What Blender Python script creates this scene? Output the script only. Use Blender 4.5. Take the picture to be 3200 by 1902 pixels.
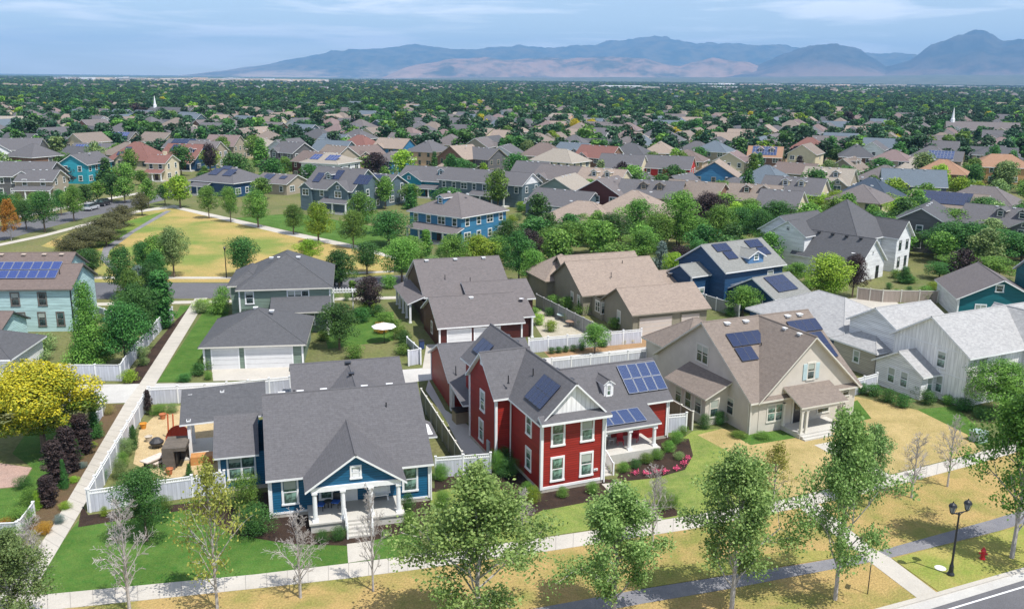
import bpy, bmesh, math, random
import numpy as np
from mathutils import Matrix, Vector
R = math.radians
sc = bpy.context.scene
for o in list(bpy.data.objects): bpy.data.objects.remove(o)
COL = sc.collection

# ---------------- camera ----------------
F = 2800.; PITCH = R(14.2); ROLL = R(0.55); CH = 31.0; CX, CY = 1600., 951.
cam = bpy.data.cameras.new('camera'); cam.lens = 31.5; cam.sensor_width = 36
cam.clip_start = 1; cam.clip_end = 90000
co = bpy.data.objects.new('camera', cam); COL.objects.link(co); sc.camera = co
co.matrix_world = Matrix.Translation((0, 0, CH)) @ Matrix.Rotation(R(90) - PITCH, 4, 'X') @ Matrix.Rotation(ROLL, 4, 'Z')

# ---------------- light ----------------
SUN_EL = R(62); SUN_V = Vector((.745 * math.cos(SUN_EL), -.667 * math.cos(SUN_EL), math.sin(SUN_EL)))
w = bpy.data.worlds.new("World"); sc.world = w; w.use_nodes = True
nt = w.node_tree; nt.nodes.clear()
def nn(t, typ, **k):
    n = t.nodes.new(typ)
    for a, b in k.items():
        if a in n.inputs.keys() if hasattr(n.inputs, 'keys') else False: n.inputs[a].default_value = b
        else: setattr(n, a, b)
    return n
out = nn(nt, 'ShaderNodeOutputWorld'); bg = nn(nt, 'ShaderNodeBackground')
sky = nn(nt, 'ShaderNodeTexSky', sky_type='NISHITA', sun_disc=False)
sky.sun_elevation = SUN_EL; sky.sun_rotation = math.atan2(SUN_V.x, SUN_V.y)
sky.altitude = 1400; sky.air_density = 1.0; sky.dust_density = .25; sky.ozone_density = 3.0
tc = nn(nt, 'ShaderNodeTexCoord'); mp = nn(nt, 'ShaderNodeMapping'); mp.inputs['Scale'].default_value = (2.2, 2.2, 26)
no = nn(nt, 'ShaderNodeTexNoise'); no.inputs['Scale'].default_value = 2.6; no.inputs['Detail'].default_value = 9; no.inputs['Roughness'].default_value = .56; no.inputs['Distortion'].default_value = .35
rp = nn(nt, 'ShaderNodeValToRGB'); rp.color_ramp.elements[0].position = .48; rp.color_ramp.elements[1].position = .63
rp.color_ramp.elements[0].color = (.17, .17, .17, 1); rp.color_ramp.elements[1].color = (.7, .7, .7, 1)
mx = nn(nt, 'ShaderNodeMix', data_type='RGBA'); mx.inputs[7].default_value = (11, 11.2, 11.8, 1)
L = nt.links.new
L(tc.outputs['Generated'], mp.inputs[0]); L(mp.outputs[0], no.inputs['Vector']); L(no.outputs['Fac'], rp.inputs[0])
L(rp.outputs[0], mx.inputs[0]); L(sky.outputs[0], mx.inputs[6]); L(mx.outputs[2], bg.inputs[0]); L(bg.outputs[0], out.inputs[0])
bg.inputs[1].default_value = .12
sl = bpy.data.lights.new('sun', 'SUN'); sl.energy = 5.0; sl.angle = R(.5); sl.color = (1, .955, .89)
so = bpy.data.objects.new('sun', sl); COL.objects.link(so); so.rotation_euler = SUN_V.to_track_quat('Z', 'Y').to_euler(); so.location = (60, -60, 120)
sc.view_settings.view_transform = 'Standard'; sc.view_settings.look = 'None'; sc.view_settings.gamma = 1; sc.view_settings.exposure = .2
sc.cycles.max_bounces = 6; sc.cycles.diffuse_bounces = 3; sc.cycles.glossy_bounces = 2; sc.cycles.transmission_bounces = 2
sc.cycles.volume_bounces = 0; sc.cycles.transparent_max_bounces = 4

# ---------------- pixel -> ground point (the photo is 3200 wide) ----------------
cp, sp = math.cos(PITCH), math.sin(PITCH); cr, sr = math.cos(ROLL), math.sin(ROLL)
def G(px, py, z=0.):
    x, y = px - CX, py - CY; x, y = cr * x + sr * y, -sr * x + cr * y
    dy, dz = F * cp - y * sp, -F * sp - y * cp
    t = (z - CH) / dz; return Vector((x * t, dy * t, z))
K = 3200 / 2497
def O(x, y, z=0.): return G(x * K, y * K, z)
def PX(p):
    x, dy, dz = p[0], p[1], p[2] - CH; zf = dy * cp - dz * sp; y = -(dy * sp + dz * cp)
    return (CX + F * (cr * x - sr * y) / zf, CY + F * (sr * x + cr * y) / zf)

# ---------------- materials ----------------
MATS = {}
def newmat(name):
    m = bpy.data.materials.new(name); m.use_nodes = True; t = m.node_tree; b = t.nodes['Principled BSDF']; MATS[name] = m
    return m, t, b
def c4(c): return (c[0], c[1], c[2], 1)
def mixc(t, fac, a, b):
    m = t.nodes.new('ShaderNodeMix'); m.data_type = 'RGBA'
    for i, v in ((0, fac), (6, a), (7, b)):
        if isinstance(v, (tuple, list)): m.inputs[i].default_value = c4(v)
        elif isinstance(v, (int, float)): m.inputs[i].default_value = v
        else: t.links.new(v, m.inputs[i])
    return m.outputs[2]
def noise(t, scale, detail=4, vec=None, rough=.6, lo=.35, hi=.65):
    n = t.nodes.new('ShaderNodeTexNoise'); n.inputs['Scale'].default_value = scale; n.inputs['Detail'].default_value = detail; n.inputs['Roughness'].default_value = rough
    if vec: t.links.new(vec, n.inputs['Vector'])
    mr = t.nodes.new('ShaderNodeMapRange'); mr.inputs[1].default_value = lo; mr.inputs[2].default_value = hi
    t.links.new(n.outputs['Fac'], mr.inputs[0]); return mr.outputs[0]
def texco(t, k='Object'): return t.nodes.new('ShaderNodeTexCoord').outputs[k]
def bump(t, b, h, s=.3, d=.02):
    n = t.nodes.new('ShaderNodeBump'); n.inputs['Strength'].default_value = s; n.inputs['Distance'].default_value = d
    t.links.new(h, n.inputs['Height']); t.links.new(n.outputs[0], b.inputs['Normal'])
def scl(c, k): return tuple(min(1, x * k) for x in c)
def M_plain(name, c, rough=.6, spec=.4, var=.12, sc_=1.5):
    if name in MATS: return MATS[name]
    m, t, b = newmat(name)
    f = noise(t, sc_, 5, texco(t)); t.links.new(mixc(t, f, scl(c, 1 - var), scl(c, 1 + var)), b.inputs['Base Color'])
    b.inputs['Roughness'].default_value = rough; b.inputs['Specular IOR Level'].default_value = spec; return m
def M_shingle(name, c, c2=None, rs=1.0):
    if name in MATS: return MATS[name]
    c2 = c2 or scl(c, .78)
    m, t, b = newmat(name); uv = texco(t, 'UV')
    br = t.nodes.new('ShaderNodeTexBrick'); t.links.new(uv, br.inputs['Vector'])
    br.inputs['Scale'].default_value = 1; br.inputs['Brick Width'].default_value = .42 * rs; br.inputs['Row Height'].default_value = .2 * rs
    br.inputs['Mortar Size'].default_value = .014 * rs; br.inputs['Mortar Smooth'].default_value = .4; br.inputs['Bias'].default_value = -.1
    br.inputs['Color1'].default_value = c4(scl(c, 1.1)); br.inputs['Color2'].default_value = c4(c2); br.inputs['Mortar'].default_value = c4(scl(c, .5))
    n2 = noise(t, .5, 4, uv); n3 = noise(t, 3.2, 4, uv, .75)
    col = mixc(t, n2, scl(c, .9), scl(c, 1.1)); mm = t.nodes.new('ShaderNodeMix'); mm.data_type = 'RGBA'; mm.inputs[0].default_value = .35
    t.links.new(br.outputs['Color'], mm.inputs[6]); t.links.new(col, mm.inputs[7])
    c3 = mixc(t, n3, scl(c, .74), scl(c, 1.28)); 
    mm2 = t.nodes.new('ShaderNodeMix'); mm2.data_type = 'RGBA'; mm2.inputs[0].default_value = .42; t.links.new(mm.outputs[2], mm2.inputs[6]); t.links.new(c3, mm2.inputs[7])
    t.links.new(mm2.outputs[2], b.inputs['Base Color']); b.inputs['Roughness'].default_value = .9; b.inputs['Specular IOR Level'].default_value = .25
    bump(t, b, br.outputs['Fac'], -.5, .02); return m
def M_siding(name, c, pitch=.19, vert=False, rough=.5):
    if name in MATS: return MATS[name]
    m, t, b = newmat(name); uv = texco(t, 'UV'); s = t.nodes.new('ShaderNodeSeparateXYZ'); t.links.new(uv, s.inputs[0])
    d = t.nodes.new('ShaderNodeMath'); d.operation = 'DIVIDE'; d.inputs[1].default_value = pitch; t.links.new(s.outputs[0 if vert else 1], d.inputs[0])
    f = t.nodes.new('ShaderNodeMath'); f.operation = 'FRACT'; t.links.new(d.outputs[0], f.inputs[0])
    lt = t.nodes.new('ShaderNodeMath'); lt.operation = 'LESS_THAN'; lt.inputs[1].default_value = .2; t.links.new(f.outputs[0], lt.inputs[0])
    mps = t.nodes.new('ShaderNodeMapping'); mps.inputs['Scale'].default_value = (.25, 2.2, 1) if not vert else (2.2, .25, 1); t.links.new(uv, mps.inputs[0])
    n = noise(t, 1.2, 5, mps.outputs[0]); base = mixc(t, n, scl(c, .8), scl(c, 1.14))
    t.links.new(mixc(t, lt.outputs[0], base, scl(c, .8 if vert else .52)), b.inputs['Base Color'])
    b.inputs['Roughness'].default_value = rough; b.inputs['Specular IOR Level'].default_value = .35
    bump(t, b, f.outputs[0], .5, -.02 if not vert else .02); return m
def M_glass(name='window_glass', c=(.03, .05, .05)):
    if name in MATS: return MATS[name]
    m, t, b = newmat(name); uv = texco(t); n = noise(t, .9, 3, uv, .6, .45, .55)
    t.links.new(mixc(t, n, scl(c, .5), scl(c, 2.4)), b.inputs['Base Color']); b.inputs['Roughness'].default_value = .06; b.inputs['Specular IOR Level'].default_value = .9; return m
def M_solar(name, c, c2, cell=.16):
    if name in MATS: return MATS[name]
    m, t, b = newmat(name); uv = texco(t, 'UV')
    br = t.nodes.new('ShaderNodeTexBrick'); t.links.new(uv, br.inputs['Vector']); br.offset = 0; br.inputs['Scale'].default_value = 1
    br.inputs['Brick Width'].default_value = cell; br.inputs['Row Height'].default_value = cell; br.inputs['Mortar Size'].default_value = .007
    br.inputs['Color1'].default_value = c4(c); br.inputs['Color2'].default_value = c4(scl(c, .85)); br.inputs['Mortar'].default_value = c4(c2)
    t.links.new(br.outputs['Color'], b.inputs['Base Color']); b.inputs['Roughness'].default_value = .12; b.inputs['Specular IOR Level'].default_value = .7; return m
def M_ground(name, cols, s1=.08, s2=2.5, s3=14, rough=.95, bmp=.4, lo=.38, hi=.62, coord='Object', gr=.24):
    if name in MATS: return MATS[name]
    m, t, b = newmat(name); v = texco(t, coord)
    a = noise(t, s1, 6, v, .62, lo, hi); c = noise(t, s2, 5, v, .7, .32, .68); d = noise(t, s3, 3, v, .6, .3, .7)
    k1 = mixc(t, a, cols[0], cols[1])
    k2 = mixc(t, c, k1, cols[2]) ; mm = t.nodes.new('ShaderNodeMix'); mm.data_type = 'RGBA'; mm.inputs[0].default_value = .45
    t.links.new(k1, mm.inputs[6]); t.links.new(k2, mm.inputs[7])
    gr = gr if bmp > .25 else .07; dm = mixc(t, d, (1 - gr,) * 3, (1 + gr * .8,) * 3); mu = t.nodes.new('ShaderNodeMix'); mu.data_type = 'RGBA'; mu.blend_type = 'MULTIPLY'; mu.inputs[0].default_value = 1
    t.links.new(mm.outputs[2], mu.inputs[6]); t.links.new(dm, mu.inputs[7]); t.links.new(mu.outputs[2], b.inputs['Base Color'])
    b.inputs['Roughness'].default_value = rough; b.inputs['Specular IOR Level'].default_value = .15
    if bmp: bump(t, b, d, bmp, .05)
    return m
def M_leaf(name, c, c2, spread=.25, trans=.3):
    if name in MATS: return MATS[name]
    m = bpy.data.materials.new(name); m.use_nodes = True; t = m.node_tree; t.nodes.clear(); MATS[name] = m
    o = t.nodes.new('ShaderNodeOutputMaterial'); ms = t.nodes.new('ShaderNodeMixShader'); ms.inputs[0].default_value = trans
    di = t.nodes.new('ShaderNodeBsdfPrincipled'); tr = t.nodes.new('ShaderNodeBsdfTranslucent'); di.inputs['Roughness'].default_value = .55; di.inputs['Specular IOR Level'].default_value = .3
    at = t.nodes.new('ShaderNodeAttribute'); at.attribute_name = 'tint'
    oi = t.nodes.new('ShaderNodeObjectInfo')
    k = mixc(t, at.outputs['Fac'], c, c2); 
    mr = t.nodes.new('ShaderNodeMapRange'); mr.inputs[3].default_value = 1 - spread; mr.inputs[4].default_value = 1 + spread; t.links.new(oi.outputs['Random'], mr.inputs[0])
    hs = t.nodes.new('ShaderNodeHueSaturation'); t.links.new(mr.outputs[0], hs.inputs['Value']); t.links.new(k, hs.inputs['Color'])
    mr2 = t.nodes.new('ShaderNodeMapRange'); mr2.inputs[3].default_value = .485; mr2.inputs[4].default_value = .515; t.links.new(oi.outputs['Random'], mr2.inputs[0]); t.links.new(mr2.outputs[0], hs.inputs['Hue'])
    t.links.new(hs.outputs[0], di.inputs['Base Color']); t.links.new(hs.outputs[0], tr.inputs[0])
    t.links.new(di.outputs[0], ms.inputs[1]); t.links.new(tr.outputs[0], ms.inputs[2]); t.links.new(ms.outputs[0], o.inputs[0]); return m

WHITE = M_plain('white_paint', (.78, .79, .8), .45, .4, .04)
VINYL = M_siding('vinyl_fence', (.55, .57, .64), .3, True, .4)
CREAMT = M_plain('cream_trim', (.62, .6, .54), .5, .4, .05)
CONC = M_ground('concrete', [(.49, .46, .405), (.42, .395, .35), (.53, .5, .45)], .25, 1.2, 8, .9, .15)
CONC2 = M_ground('alley_concrete', [(.5, .49, .46), (.42, .41, .39), (.53, .52, .5)], .2, .7, 6, .9, .15)
ASPH = M_ground('asphalt', [(.13, .13, .14), (.16, .16, .17), (.1, .1, .11)], .15, 2, 20, .9, .3)
ASPHP = M_ground('asphalt_path', [(.2, .2, .215), (.26, .255, .26), (.15, .15, .17)], .4, 2, 20, .9, .3)
MULCH = M_ground('mulch', [(.05, .035, .028), (.085, .055, .04), (.03, .02, .018)], .6, 4, 18, 1, 1)
GREEN = M_ground('green_lawn', [(.04, .125, .018), (.07, .17, .03), (.16, .2, .05)], .3, 1.6, 9, 1, .8, .42, .6)
LIME = M_ground('bright_lawn', [(.18, .26, .05), (.1, .18, .035), (.38, .35, .13)], .35, 1.6, 9, 1, .8)
DRY = M_ground('dry_lawn', [(.44, .305, .125), (.2, .22, .055), (.30, .25, .09)], .22, 1.1, 7, 1, .9, .44, .62)
PARK = M_ground('park_grass', [(.43, .31, .12), (.14, .22, .045), (.28, .26, .08)], .04, .3, 4, 1, .8, .46, .6)
STRAW = M_ground('straw_lawn', [(.50, .375, .18), (.36, .28, .12), (.28, .26, .09)], .35, 1.6, 9, 1, .8)
STONE = M_ground('flagstone', [(.5, .38, .2), (.42, .31, .16), (.6, .5, .33)], .8, 3, 9, .9, .6)
PINKP = M_ground('pink_paving', [(.4, .27, .22), (.34, .24, .2), (.46, .33, .28)], .8, 3, 9, .9, .4)
YARD = M_ground('yard_ground', [(.085, .13, .035), (.16, .17, .06), (.2, .16, .1)], .05, .3, 2.5, 1, .5)
GLASS = M_glass(); GLASSG = M_glass('green_glass', (.1, .17, .14))
DARK = M_plain('dark_metal', (.02, .02, .025), .35, .5, .1)
BARK = M_plain('bark', (.16, .12, .09), .9, .2, .3, 6); BARKG = M_plain('grey_bark', (.36, .33, .3), .9, .2, .25, 6); BARKP = M_plain('pale_bark', (.4, .37, .35), .9, .2, .2, 6)
FOUND = M_plain('foundation', (.42, .39, .34), .9, .2, .12)

# ---------------- mesh builder ----------------
def link(o, parent=None):
    COL.objects.link(o)
    if parent: o.parent = parent
    return o
class MB:
    def __init__(s): s.v = []; s.f = []; s.m = []; s.mats = []
    def mi(s, m):
        if m not in s.mats: s.mats.append(m)
        return s.mats.index(m)
    def poly(s, pts, m):
        i = len(s.v); s.v += [tuple(p) for p in pts]; s.f.append(tuple(range(i, i + len(pts)))); s.m.append(s.mi(m))
    def box(s, x0, y0, z0, x1, y1, z1, m):
        i = len(s.v); k = s.mi(m)
        s.v += [(x, y, z) for z in (z0, z1) for y in (y0, y1) for x in (x0, x1)]
        for f in ((0, 2, 3, 1), (4, 5, 7, 6), (0, 1, 5, 4), (2, 6, 7, 3), (0, 4, 6, 2), (1, 3, 7, 5)): s.f.append(tuple(i + a for a in f)); s.m.append(k)
    def slab(s, pts, t, mt, ms):
        """top polygon, thickness t downwards"""
        P = [Vector(p) for p in pts]; Q = [p - Vector((0, 0, t)) for p in P]
        n = (P[1] - P[0]).cross(P[2] - P[0])
        if n.z < 0: P.reverse(); Q.reverse()
        s.poly(P, mt); s.poly(Q[::-1], ms)
        for a in range(len(P)):
            b = (a + 1) % len(P); s.poly([Q[a], Q[b], P[b], P[a]], ms)
    def tube(s, a, b, r0, r1, m, n=6, cap=True):
        a, b = Vector(a), Vector(b); d = (b - a)
        if d.length < 1e-5: return
        q = d.to_track_quat('Z', 'Y'); i = len(s.v); k = s.mi(m)
        for p, r in ((a, r0), (b, r1)):
            for j in range(n): s.v.append(tuple(p + q @ Vector((r * math.cos(j * 2 * math.pi / n), r * math.sin(j * 2 * math.pi / n), 0))))
        for j in range(n): s.f.append((i + j, i + (j + 1) % n, i + n + (j + 1) % n, i + n + j)); s.m.append(k)
        if cap: s.f.append(tuple(range(i + n, i + 2 * n))); s.m.append(k); s.f.append(tuple(range(i + n - 1, i - 1, -1))); s.m.append(k)
    def lathe(s, prof, m, n=12, o=(0, 0, 0)):
        i = len(s.v); k = s.mi(m)
        for r, z in prof:
            for j in range(n): s.v.append((o[0] + r * math.cos(j * 2 * math.pi / n), o[1] + r * math.sin(j * 2 * math.pi / n), o[2] + z))
        for a in range(len(prof) - 1):
            for j in range(n):
                s.f.append((i + a * n + j, i + a * n + (j + 1) % n, i + (a + 1) * n + (j + 1) % n, i + (a + 1) * n + j)); s.m.append(k)
    def mesh(s, name, smooth=False):
        me = bpy.data.meshes.new(name); me.from_pydata(s.v, [], s.f)
        for m in s.mats: me.materials.append(m)
        me.polygons.foreach_set('material_index', s.m)
        uv = me.uv_layers.new(name='UVMap'); me.update()
        vs = me.vertices
        for p in me.polygons:
            n = p.normal
            u = Vector((0, 0, 1)).cross(n)
            if u.length < .05: u = Vector((1, 0, 0))
            u.normalize(); v = n.cross(u)
            for li in p.loop_indices:
                c = vs[me.loops[li].vertex_index].co; uv.data[li].uv = (c.dot(u), c.dot(v))
            if smooth: p.use_smooth = True
        return me
    def obj(s, name, parent=None, smooth=False, loc=None, rz=0):
        if not s.f: return None
        o = bpy.data.objects.new(name, s.mesh(name, smooth)); link(o, parent)
        if loc is not None: o.location = loc
        if rz: o.rotation_euler[2] = rz
        return o
def empty(name, loc=(0, 0, 0), rz=0, parent=None):
    o = bpy.data.objects.new(name, None); o.empty_display_size = .5; o.location = loc; o.rotation_euler[2] = rz; return link(o, parent)
LABELS = []
def tag(o, label, cat, group=None, auto=False):
    o['label'] = label; o['category'] = cat
    if group: o['group'] = group
    LABELS.append((o, auto)); return o
def struct(o): o['kind'] = 'structure'; return o
def copy_obj(o, parent=None):
    c = o.copy(); COL.objects.link(c); c.parent = parent; return c
def copy_tree(o, parent=None):
    c = copy_obj(o, parent)
    for ch in o.children: copy_tree(ch, c)
    return c

# ---------------- ground ----------------
SH = []; POLY = []
def sheet(name, pts, z, mat, coords='O', kerb=0):
    if coords == 'O': pts = [O(x, y) for x, y in pts]
    bx = (min(p[0] for p in pts), max(p[0] for p in pts), min(p[1] for p in pts), max(p[1] for p in pts))
    while True:   # sheets that may overlap never share a height
        hit = [s for s in SH if s[0] < bx[1] and s[1] > bx[0] and s[2] < bx[3] and s[3] > bx[2] and abs(s[4] - z) < .0035]
        if not hit: break
        z = max(h[4] for h in hit) + .004
    SH.append((*bx, z)); POLY.append((name, [(p[0], p[1]) for p in pts]))
    P = [Vector((p[0], p[1], z)) for p in pts]
    bm = bmesh.new(); vs = [bm.verts.new(p) for p in P]; f = bm.faces.new(vs)
    if f.normal.z < 0 or f.calc_area() and (bm.normal_update() or f.normal.z < 0): f.normal_flip()
    if kerb:
        r = bmesh.ops.extrude_face_region(bm, geom=[f]); 
        for v in [g for g in r['geom'] if isinstance(g, bmesh.types.BMVert)]: v.co.z += 0
        for v in vs: v.co.z -= kerb
    bmesh.ops.triangulate(bm, faces=[g for g in bm.faces if len(g.verts) > 4])
    me = bpy.data.meshes.new(name); bm.to_mesh(me); bm.free(); me.materials.append(mat)
    o = bpy.data.objects.new(name, me); link(o); return struct(o)
mb = MB(); mb.poly([(-23000, -240, -.02), (23000, -240, -.02), (23000, 24500, -.02), (-23000, 24500, -.02)], M_ground('valley_floor', [(.035, .075, .03), (.06, .1, .045), (.15, .14, .11)], .004, .03, .3, 1, 0, .35, .7))
g = struct(mb.obj('ground'))
rng = random.Random(3)
mb = MB(); mb.poly([(-700, 20, 0), (700, 20, 0), (700, 620, 0), (-700, 620, 0)], YARD); struct(mb.obj('yard_ground'))
# dry flat land and pale industrial belts far out on the valley floor
def belt(name, x0, x1, y0, y1, col, z=.4):
    mb = MB(); pts = []
    n = 14; r = random.Random(int(x0 + y0)); a = []; b = []
    for i in range(n + 1):
        x = x0 + (x1 - x0) * i / n; a.append((x, y0 + r.uniform(0, .35) * (y1 - y0), z)); b.append((x, y1 - r.uniform(0, .35) * (y1 - y0), z))
    for i in range(n): mb.poly([a[i], a[i + 1], b[i + 1], b[i]], M_ground(name + '_soil', col, .003, .02, .1, 1, 0))
    struct(mb.obj(name))
def fan(name, a0, a1, y0, y1, col, z=.4, n=16):
    r = random.Random(int(y0)); mb = MB(); A = []; B = []
    for i in range(n + 1): k = a0 + (a1 - a0) * i / n; p = y0 * r.uniform(1, 1.22); q = y1 * r.uniform(.85, 1); A.append((k * p, p, z)); B.append((k * q, q, z))
    for i in range(n): mb.poly([A[i], A[i + 1], B[i + 1], B[i]], M_ground(name + '_soil%d' % y0, col, .003, .02, .1, 1, 0))
    struct(mb.obj(name))
fan('dry_field', -.47, -.2, 4200, 8200, [(.44, .33, .2), (.36, .28, .18), (.5, .42, .33)])
fan('dry_field', .18, .62, 4000, 5600, [(.5, .45, .4), (.3, .3, .27), (.55, .5, .46)])
A_ = 'O'
# front: dry park strip, sidewalks, path, road
sheet('park_strip', [(-200, 1500), (60, 1468), (156, 1476), (624, 1428), (1000, 1384), (1311, 1342), (1674, 1286), (1881, 1246), (2103, 1200), (2362, 1132), (2700, 1030), (2700, 1330), (2497, 1388), (2287, 1447), (2120, 1492), (1950, 1540), (1400, 1640), (600, 1720), (-300, 1760)], .004, DRY)
SW_T = [(60, 1452), (110, 1449), (624, 1400), (850, 1373), (1050, 1349), (1289, 1316), (1500, 1285), (1702, 1254), (1881, 1224), (1948, 1209), (2176, 1157), (2350, 1113), (2520, 1066), (2700, 1010)]
SW_B = [(2700, 1036), (2520, 1090), (2362, 1136), (2103, 1204), (1951, 1238), (1881, 1250), (1674, 1291), (1500, 1318), (1311, 1347), (1000, 1390), (850, 1409), (624, 1434), (156, 1483), (60, 1494)]
sheet('sidewalk', SW_T + SW_B, .03, CONC, kerb=.03)
sheet('asphalt_path', [(1100, 1520), (1560, 1436), (1794, 1399), (1945, 1376), (2074, 1354), (2144, 1342), (2413, 1268), (2700, 1180), (2700, 1212), (2435, 1294), (2176, 1358), (2074, 1379), (1945, 1403), (1794, 1432), (1560, 1472), (1100, 1560)], .012, ASPHP)
sheet('connector_walk', [(1951, 1239), (1993, 1226), (2125, 1334), (2172, 1360), (2287, 1446), (2236, 1457), (2128, 1375)], .02, CONC)
sheet('kerb', [(2700, 1325), (2497, 1385), (2287, 1445), (2120, 1490), (1950, 1536), (1700, 1590), (1700, 1600), (1960, 1546), (2130, 1499), (2290, 1454), (2497, 1394), (2700, 1333)], .1, CONC, kerb=.1)
sheet('gutter', [(2700, 1333), (2497, 1394), (2290, 1454), (2130, 1499), (1960, 1546), (1700, 1600), (1700, 1625), (1980, 1568), (2150, 1520), (2262, 1486), (2497, 1414), (2700, 1350)], .012, CONC2)
sheet('road', [(2800, 1322), (2497, 1413), (2150, 1519), (1700, 1624), (1700, 1900), (2900, 1900)], .008, ASPH)
sheet('road_marking', [(2700, 1367), (2497, 1428), (2311, 1484), (2100, 1545), (2100, 1549), (2311, 1488), (2497, 1432), (2700, 1371)], .016, WHITE)
sheet('hydrant_pad', [(2345, 1350), (2392, 1337), (2430, 1367), (2382, 1379)], .012, CONC)
sheet('dark_turf', [(1560, 1392), (1945, 1340), (2050, 1345), (2060, 1356), (1800, 1397), (1560, 1436)], .008, M_ground('park_mix', [(.30, .27, .08), (.14, .2, .04), (.35, .3, .1)], .3, 1.5, 9, 1, .6)) 
sheet('verge', [(2176, 1362), (2435, 1298), (2497, 1279), (2700, 1216), (2700, 1320), (2497, 1383), (2290, 1443)], .008, M_ground('verge_mix', [(.2, .26, .05), (.36, .31, .1), (.3, .28, .08)], .35, 1.5, 9, 1, .6))
def along(P, t):
    P = [O(*p) for p in P]; d = [0]
    for a, b in zip(P[:-1], P[1:]): d.append(d[-1] + (b - a).length)
    t *= d[-1]
    for i in range(len(P) - 1):
        if t <= d[i + 1]: return P[i].lerp(P[i + 1], (t - d[i]) / (d[i + 1] - d[i]))
    return P[-1]
JM = M_plain('slab_joint', (.3, .28, .25)); mb = MB()
for (A, B, n, z) in ((SW_T, SW_B[::-1], 72, .034), ([(475, 728), (339, 938), (304, 984), (122, 1293), (42, 1407)], [(506, 726), (382, 932), (300 + 64, 984 - 20), (156, 1318), (84, 1436)], 60, .04)):
    for i in range(1, n): a, b = along(A, i / n), along(B, i / n); d = (b - a).normalized(); u = Vector((-d.y, d.x, 0)) * .02; mb.poly([(a + u)[:2] + (z,) if False else (a.x + u.x, a.y + u.y, z), (a.x - u.x, a.y - u.y, z), (b.x - u.x, b.y - u.y, z), (b.x + u.x, b.y + u.y, z)], JM)
struct(mb.obj('sidewalk_joints'))
# front lawns
sheet('lawn', [(190, 1270), (500, 1215), (560, 1215), (850, 1300), (1010, 1270), (1040, 1352), (850, 1373), (624, 1400), (109, 1449), (60, 1440)], .01, GREEN)
sheet('mulch_bed', [(200, 1230), (215, 1255), (330, 1240), (470, 1225), (640, 1200), (1000, 1180), (1120, 1200), (1100, 1250), (985, 1300), (850, 1330), (700, 1325), (560, 1300), (470, 1240), (330, 1262), (190, 1285)], .016, MULCH)
sheet('lawn', [(1050, 1200), (1160, 1175), (1225, 1180), (1290, 1260), (1320, 1240), (1460, 1210), (1510, 1195), (1600, 1267), (1289, 1314), (1045, 1348)], .012, LIME)
sheet('mulch_bed', [(1060, 1170), (1230, 1130), (1270, 1150), (1500, 1170), (1480, 1215), (1320, 1245), (1290, 1262), (1215, 1185), (1150, 1175), (1060, 1200)], .02, MULCH)
sheet('front_walk', [(1467, 1180), (1516, 1174), (1545, 1215), (1615, 1266), (1560, 1274), (1508, 1222)], .026, CONC)
sheet('front_walk', [(846, 1326), (908, 1318), (912, 1362), (849, 1372)], .026, CONC)
sheet('lawn', [(1518, 1172), (1690, 1050), (1750, 1045), (1850, 1140), (1900, 1220), (1702, 1253), (1617, 1266), (1545, 1213)], .012, LIME)
sheet('mulch_bed', [(1505, 1165), (1520, 1130), (1600, 1060), (1680, 1070), (1690, 1110), (1670, 1145), (1600, 1165), (1530, 1172)], .02, MULCH)
sheet('mulch_bed', [(1600, 1247), (1640, 1238), (1662, 1248), (1650, 1257), (1617, 1263)], .022, MULCH)
sheet('dry_lawn', [(1700, 1060), (1760, 1045), (2000, 1070), (2080, 965), (2240, 1000), (2360, 1060), (2390, 1101), (2350, 1111), (2176, 1155), (1948, 1207), (1905, 1217), (1850, 1140)], .014, STRAW)
sheet('lawn', [(2060, 990), (2090, 975), (2125, 1020), (2080, 1030), (2030, 1020)], .02, GREEN)
sheet('lawn', [(2235, 998), (2330, 990), (2420, 1080), (2380, 1085), (2360, 1060)], .018, GREEN)
sheet('lawn', [(1790, 1062), (1990, 1040), (2000, 1058), (1830, 1085)], .02, GREEN)
sheet('front_walk', [(1985, 1085), (2035, 1075), (2170, 1158), (2140, 1167)], .024, CONC)
# left long walk, beds, alley
sheet('long_walk', [(475, 728), (506, 726), (382, 932), (300, 1072), (84, 1436), (60, 1490), (-60, 1520), (42, 1407), (122, 1293), (304, 984), (339, 938)], .034, CONC, kerb=.03)
sheet('mulch_bed', [(466, 745), (474, 745), (340, 936), (300, 936), (345, 880), (420, 790)], .014, MULCH)
sheet('mulch_bed', [(262, 985), (303, 985), (122, 1293), (40, 1290), (180, 1100), (230, 1020)], .014, M_ground('soil_bed', [(.13, .08, .05), (.1, .07, .04), (.16, .13, .06)], .5, 3, 12, 1, .6))
sheet('lawn', [(506, 745), (560, 750), (540, 850), (450, 931), (384, 931)], .01, GREEN)
sheet('lawn', [(440, 745), (473, 745), (440, 778), (425, 775)], .01, GREEN)
al = [O(-250, 950), O(202, 938), O(600, 931), O(1000, 900), O(1360, 870), O(1600, 843), O(1750, 822), O(1765, 838), O(1620, 860), O(1360, 888), O(1020, 930), O(700, 965), O(278, 983), O(-250, 1010)]
sheet('alley', al, .018, CONC2, 'W')
sheet('driveway', [(516, 900), (520, 929), (700, 925), (760, 915), (740, 880)], .026, CONC)
sheet('driveway', [(1040, 840), (1230, 835), (1240, 880), (1030, 900)], .026, CONC)
sheet('driveway', [(1555, 815), (1700, 790), (1760, 812), (1600, 846)], .026, CONC)
sheet('driveway', [(2050, 730), (2170, 720), (2250, 800), (2150, 830)], .026, CONC)
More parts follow.
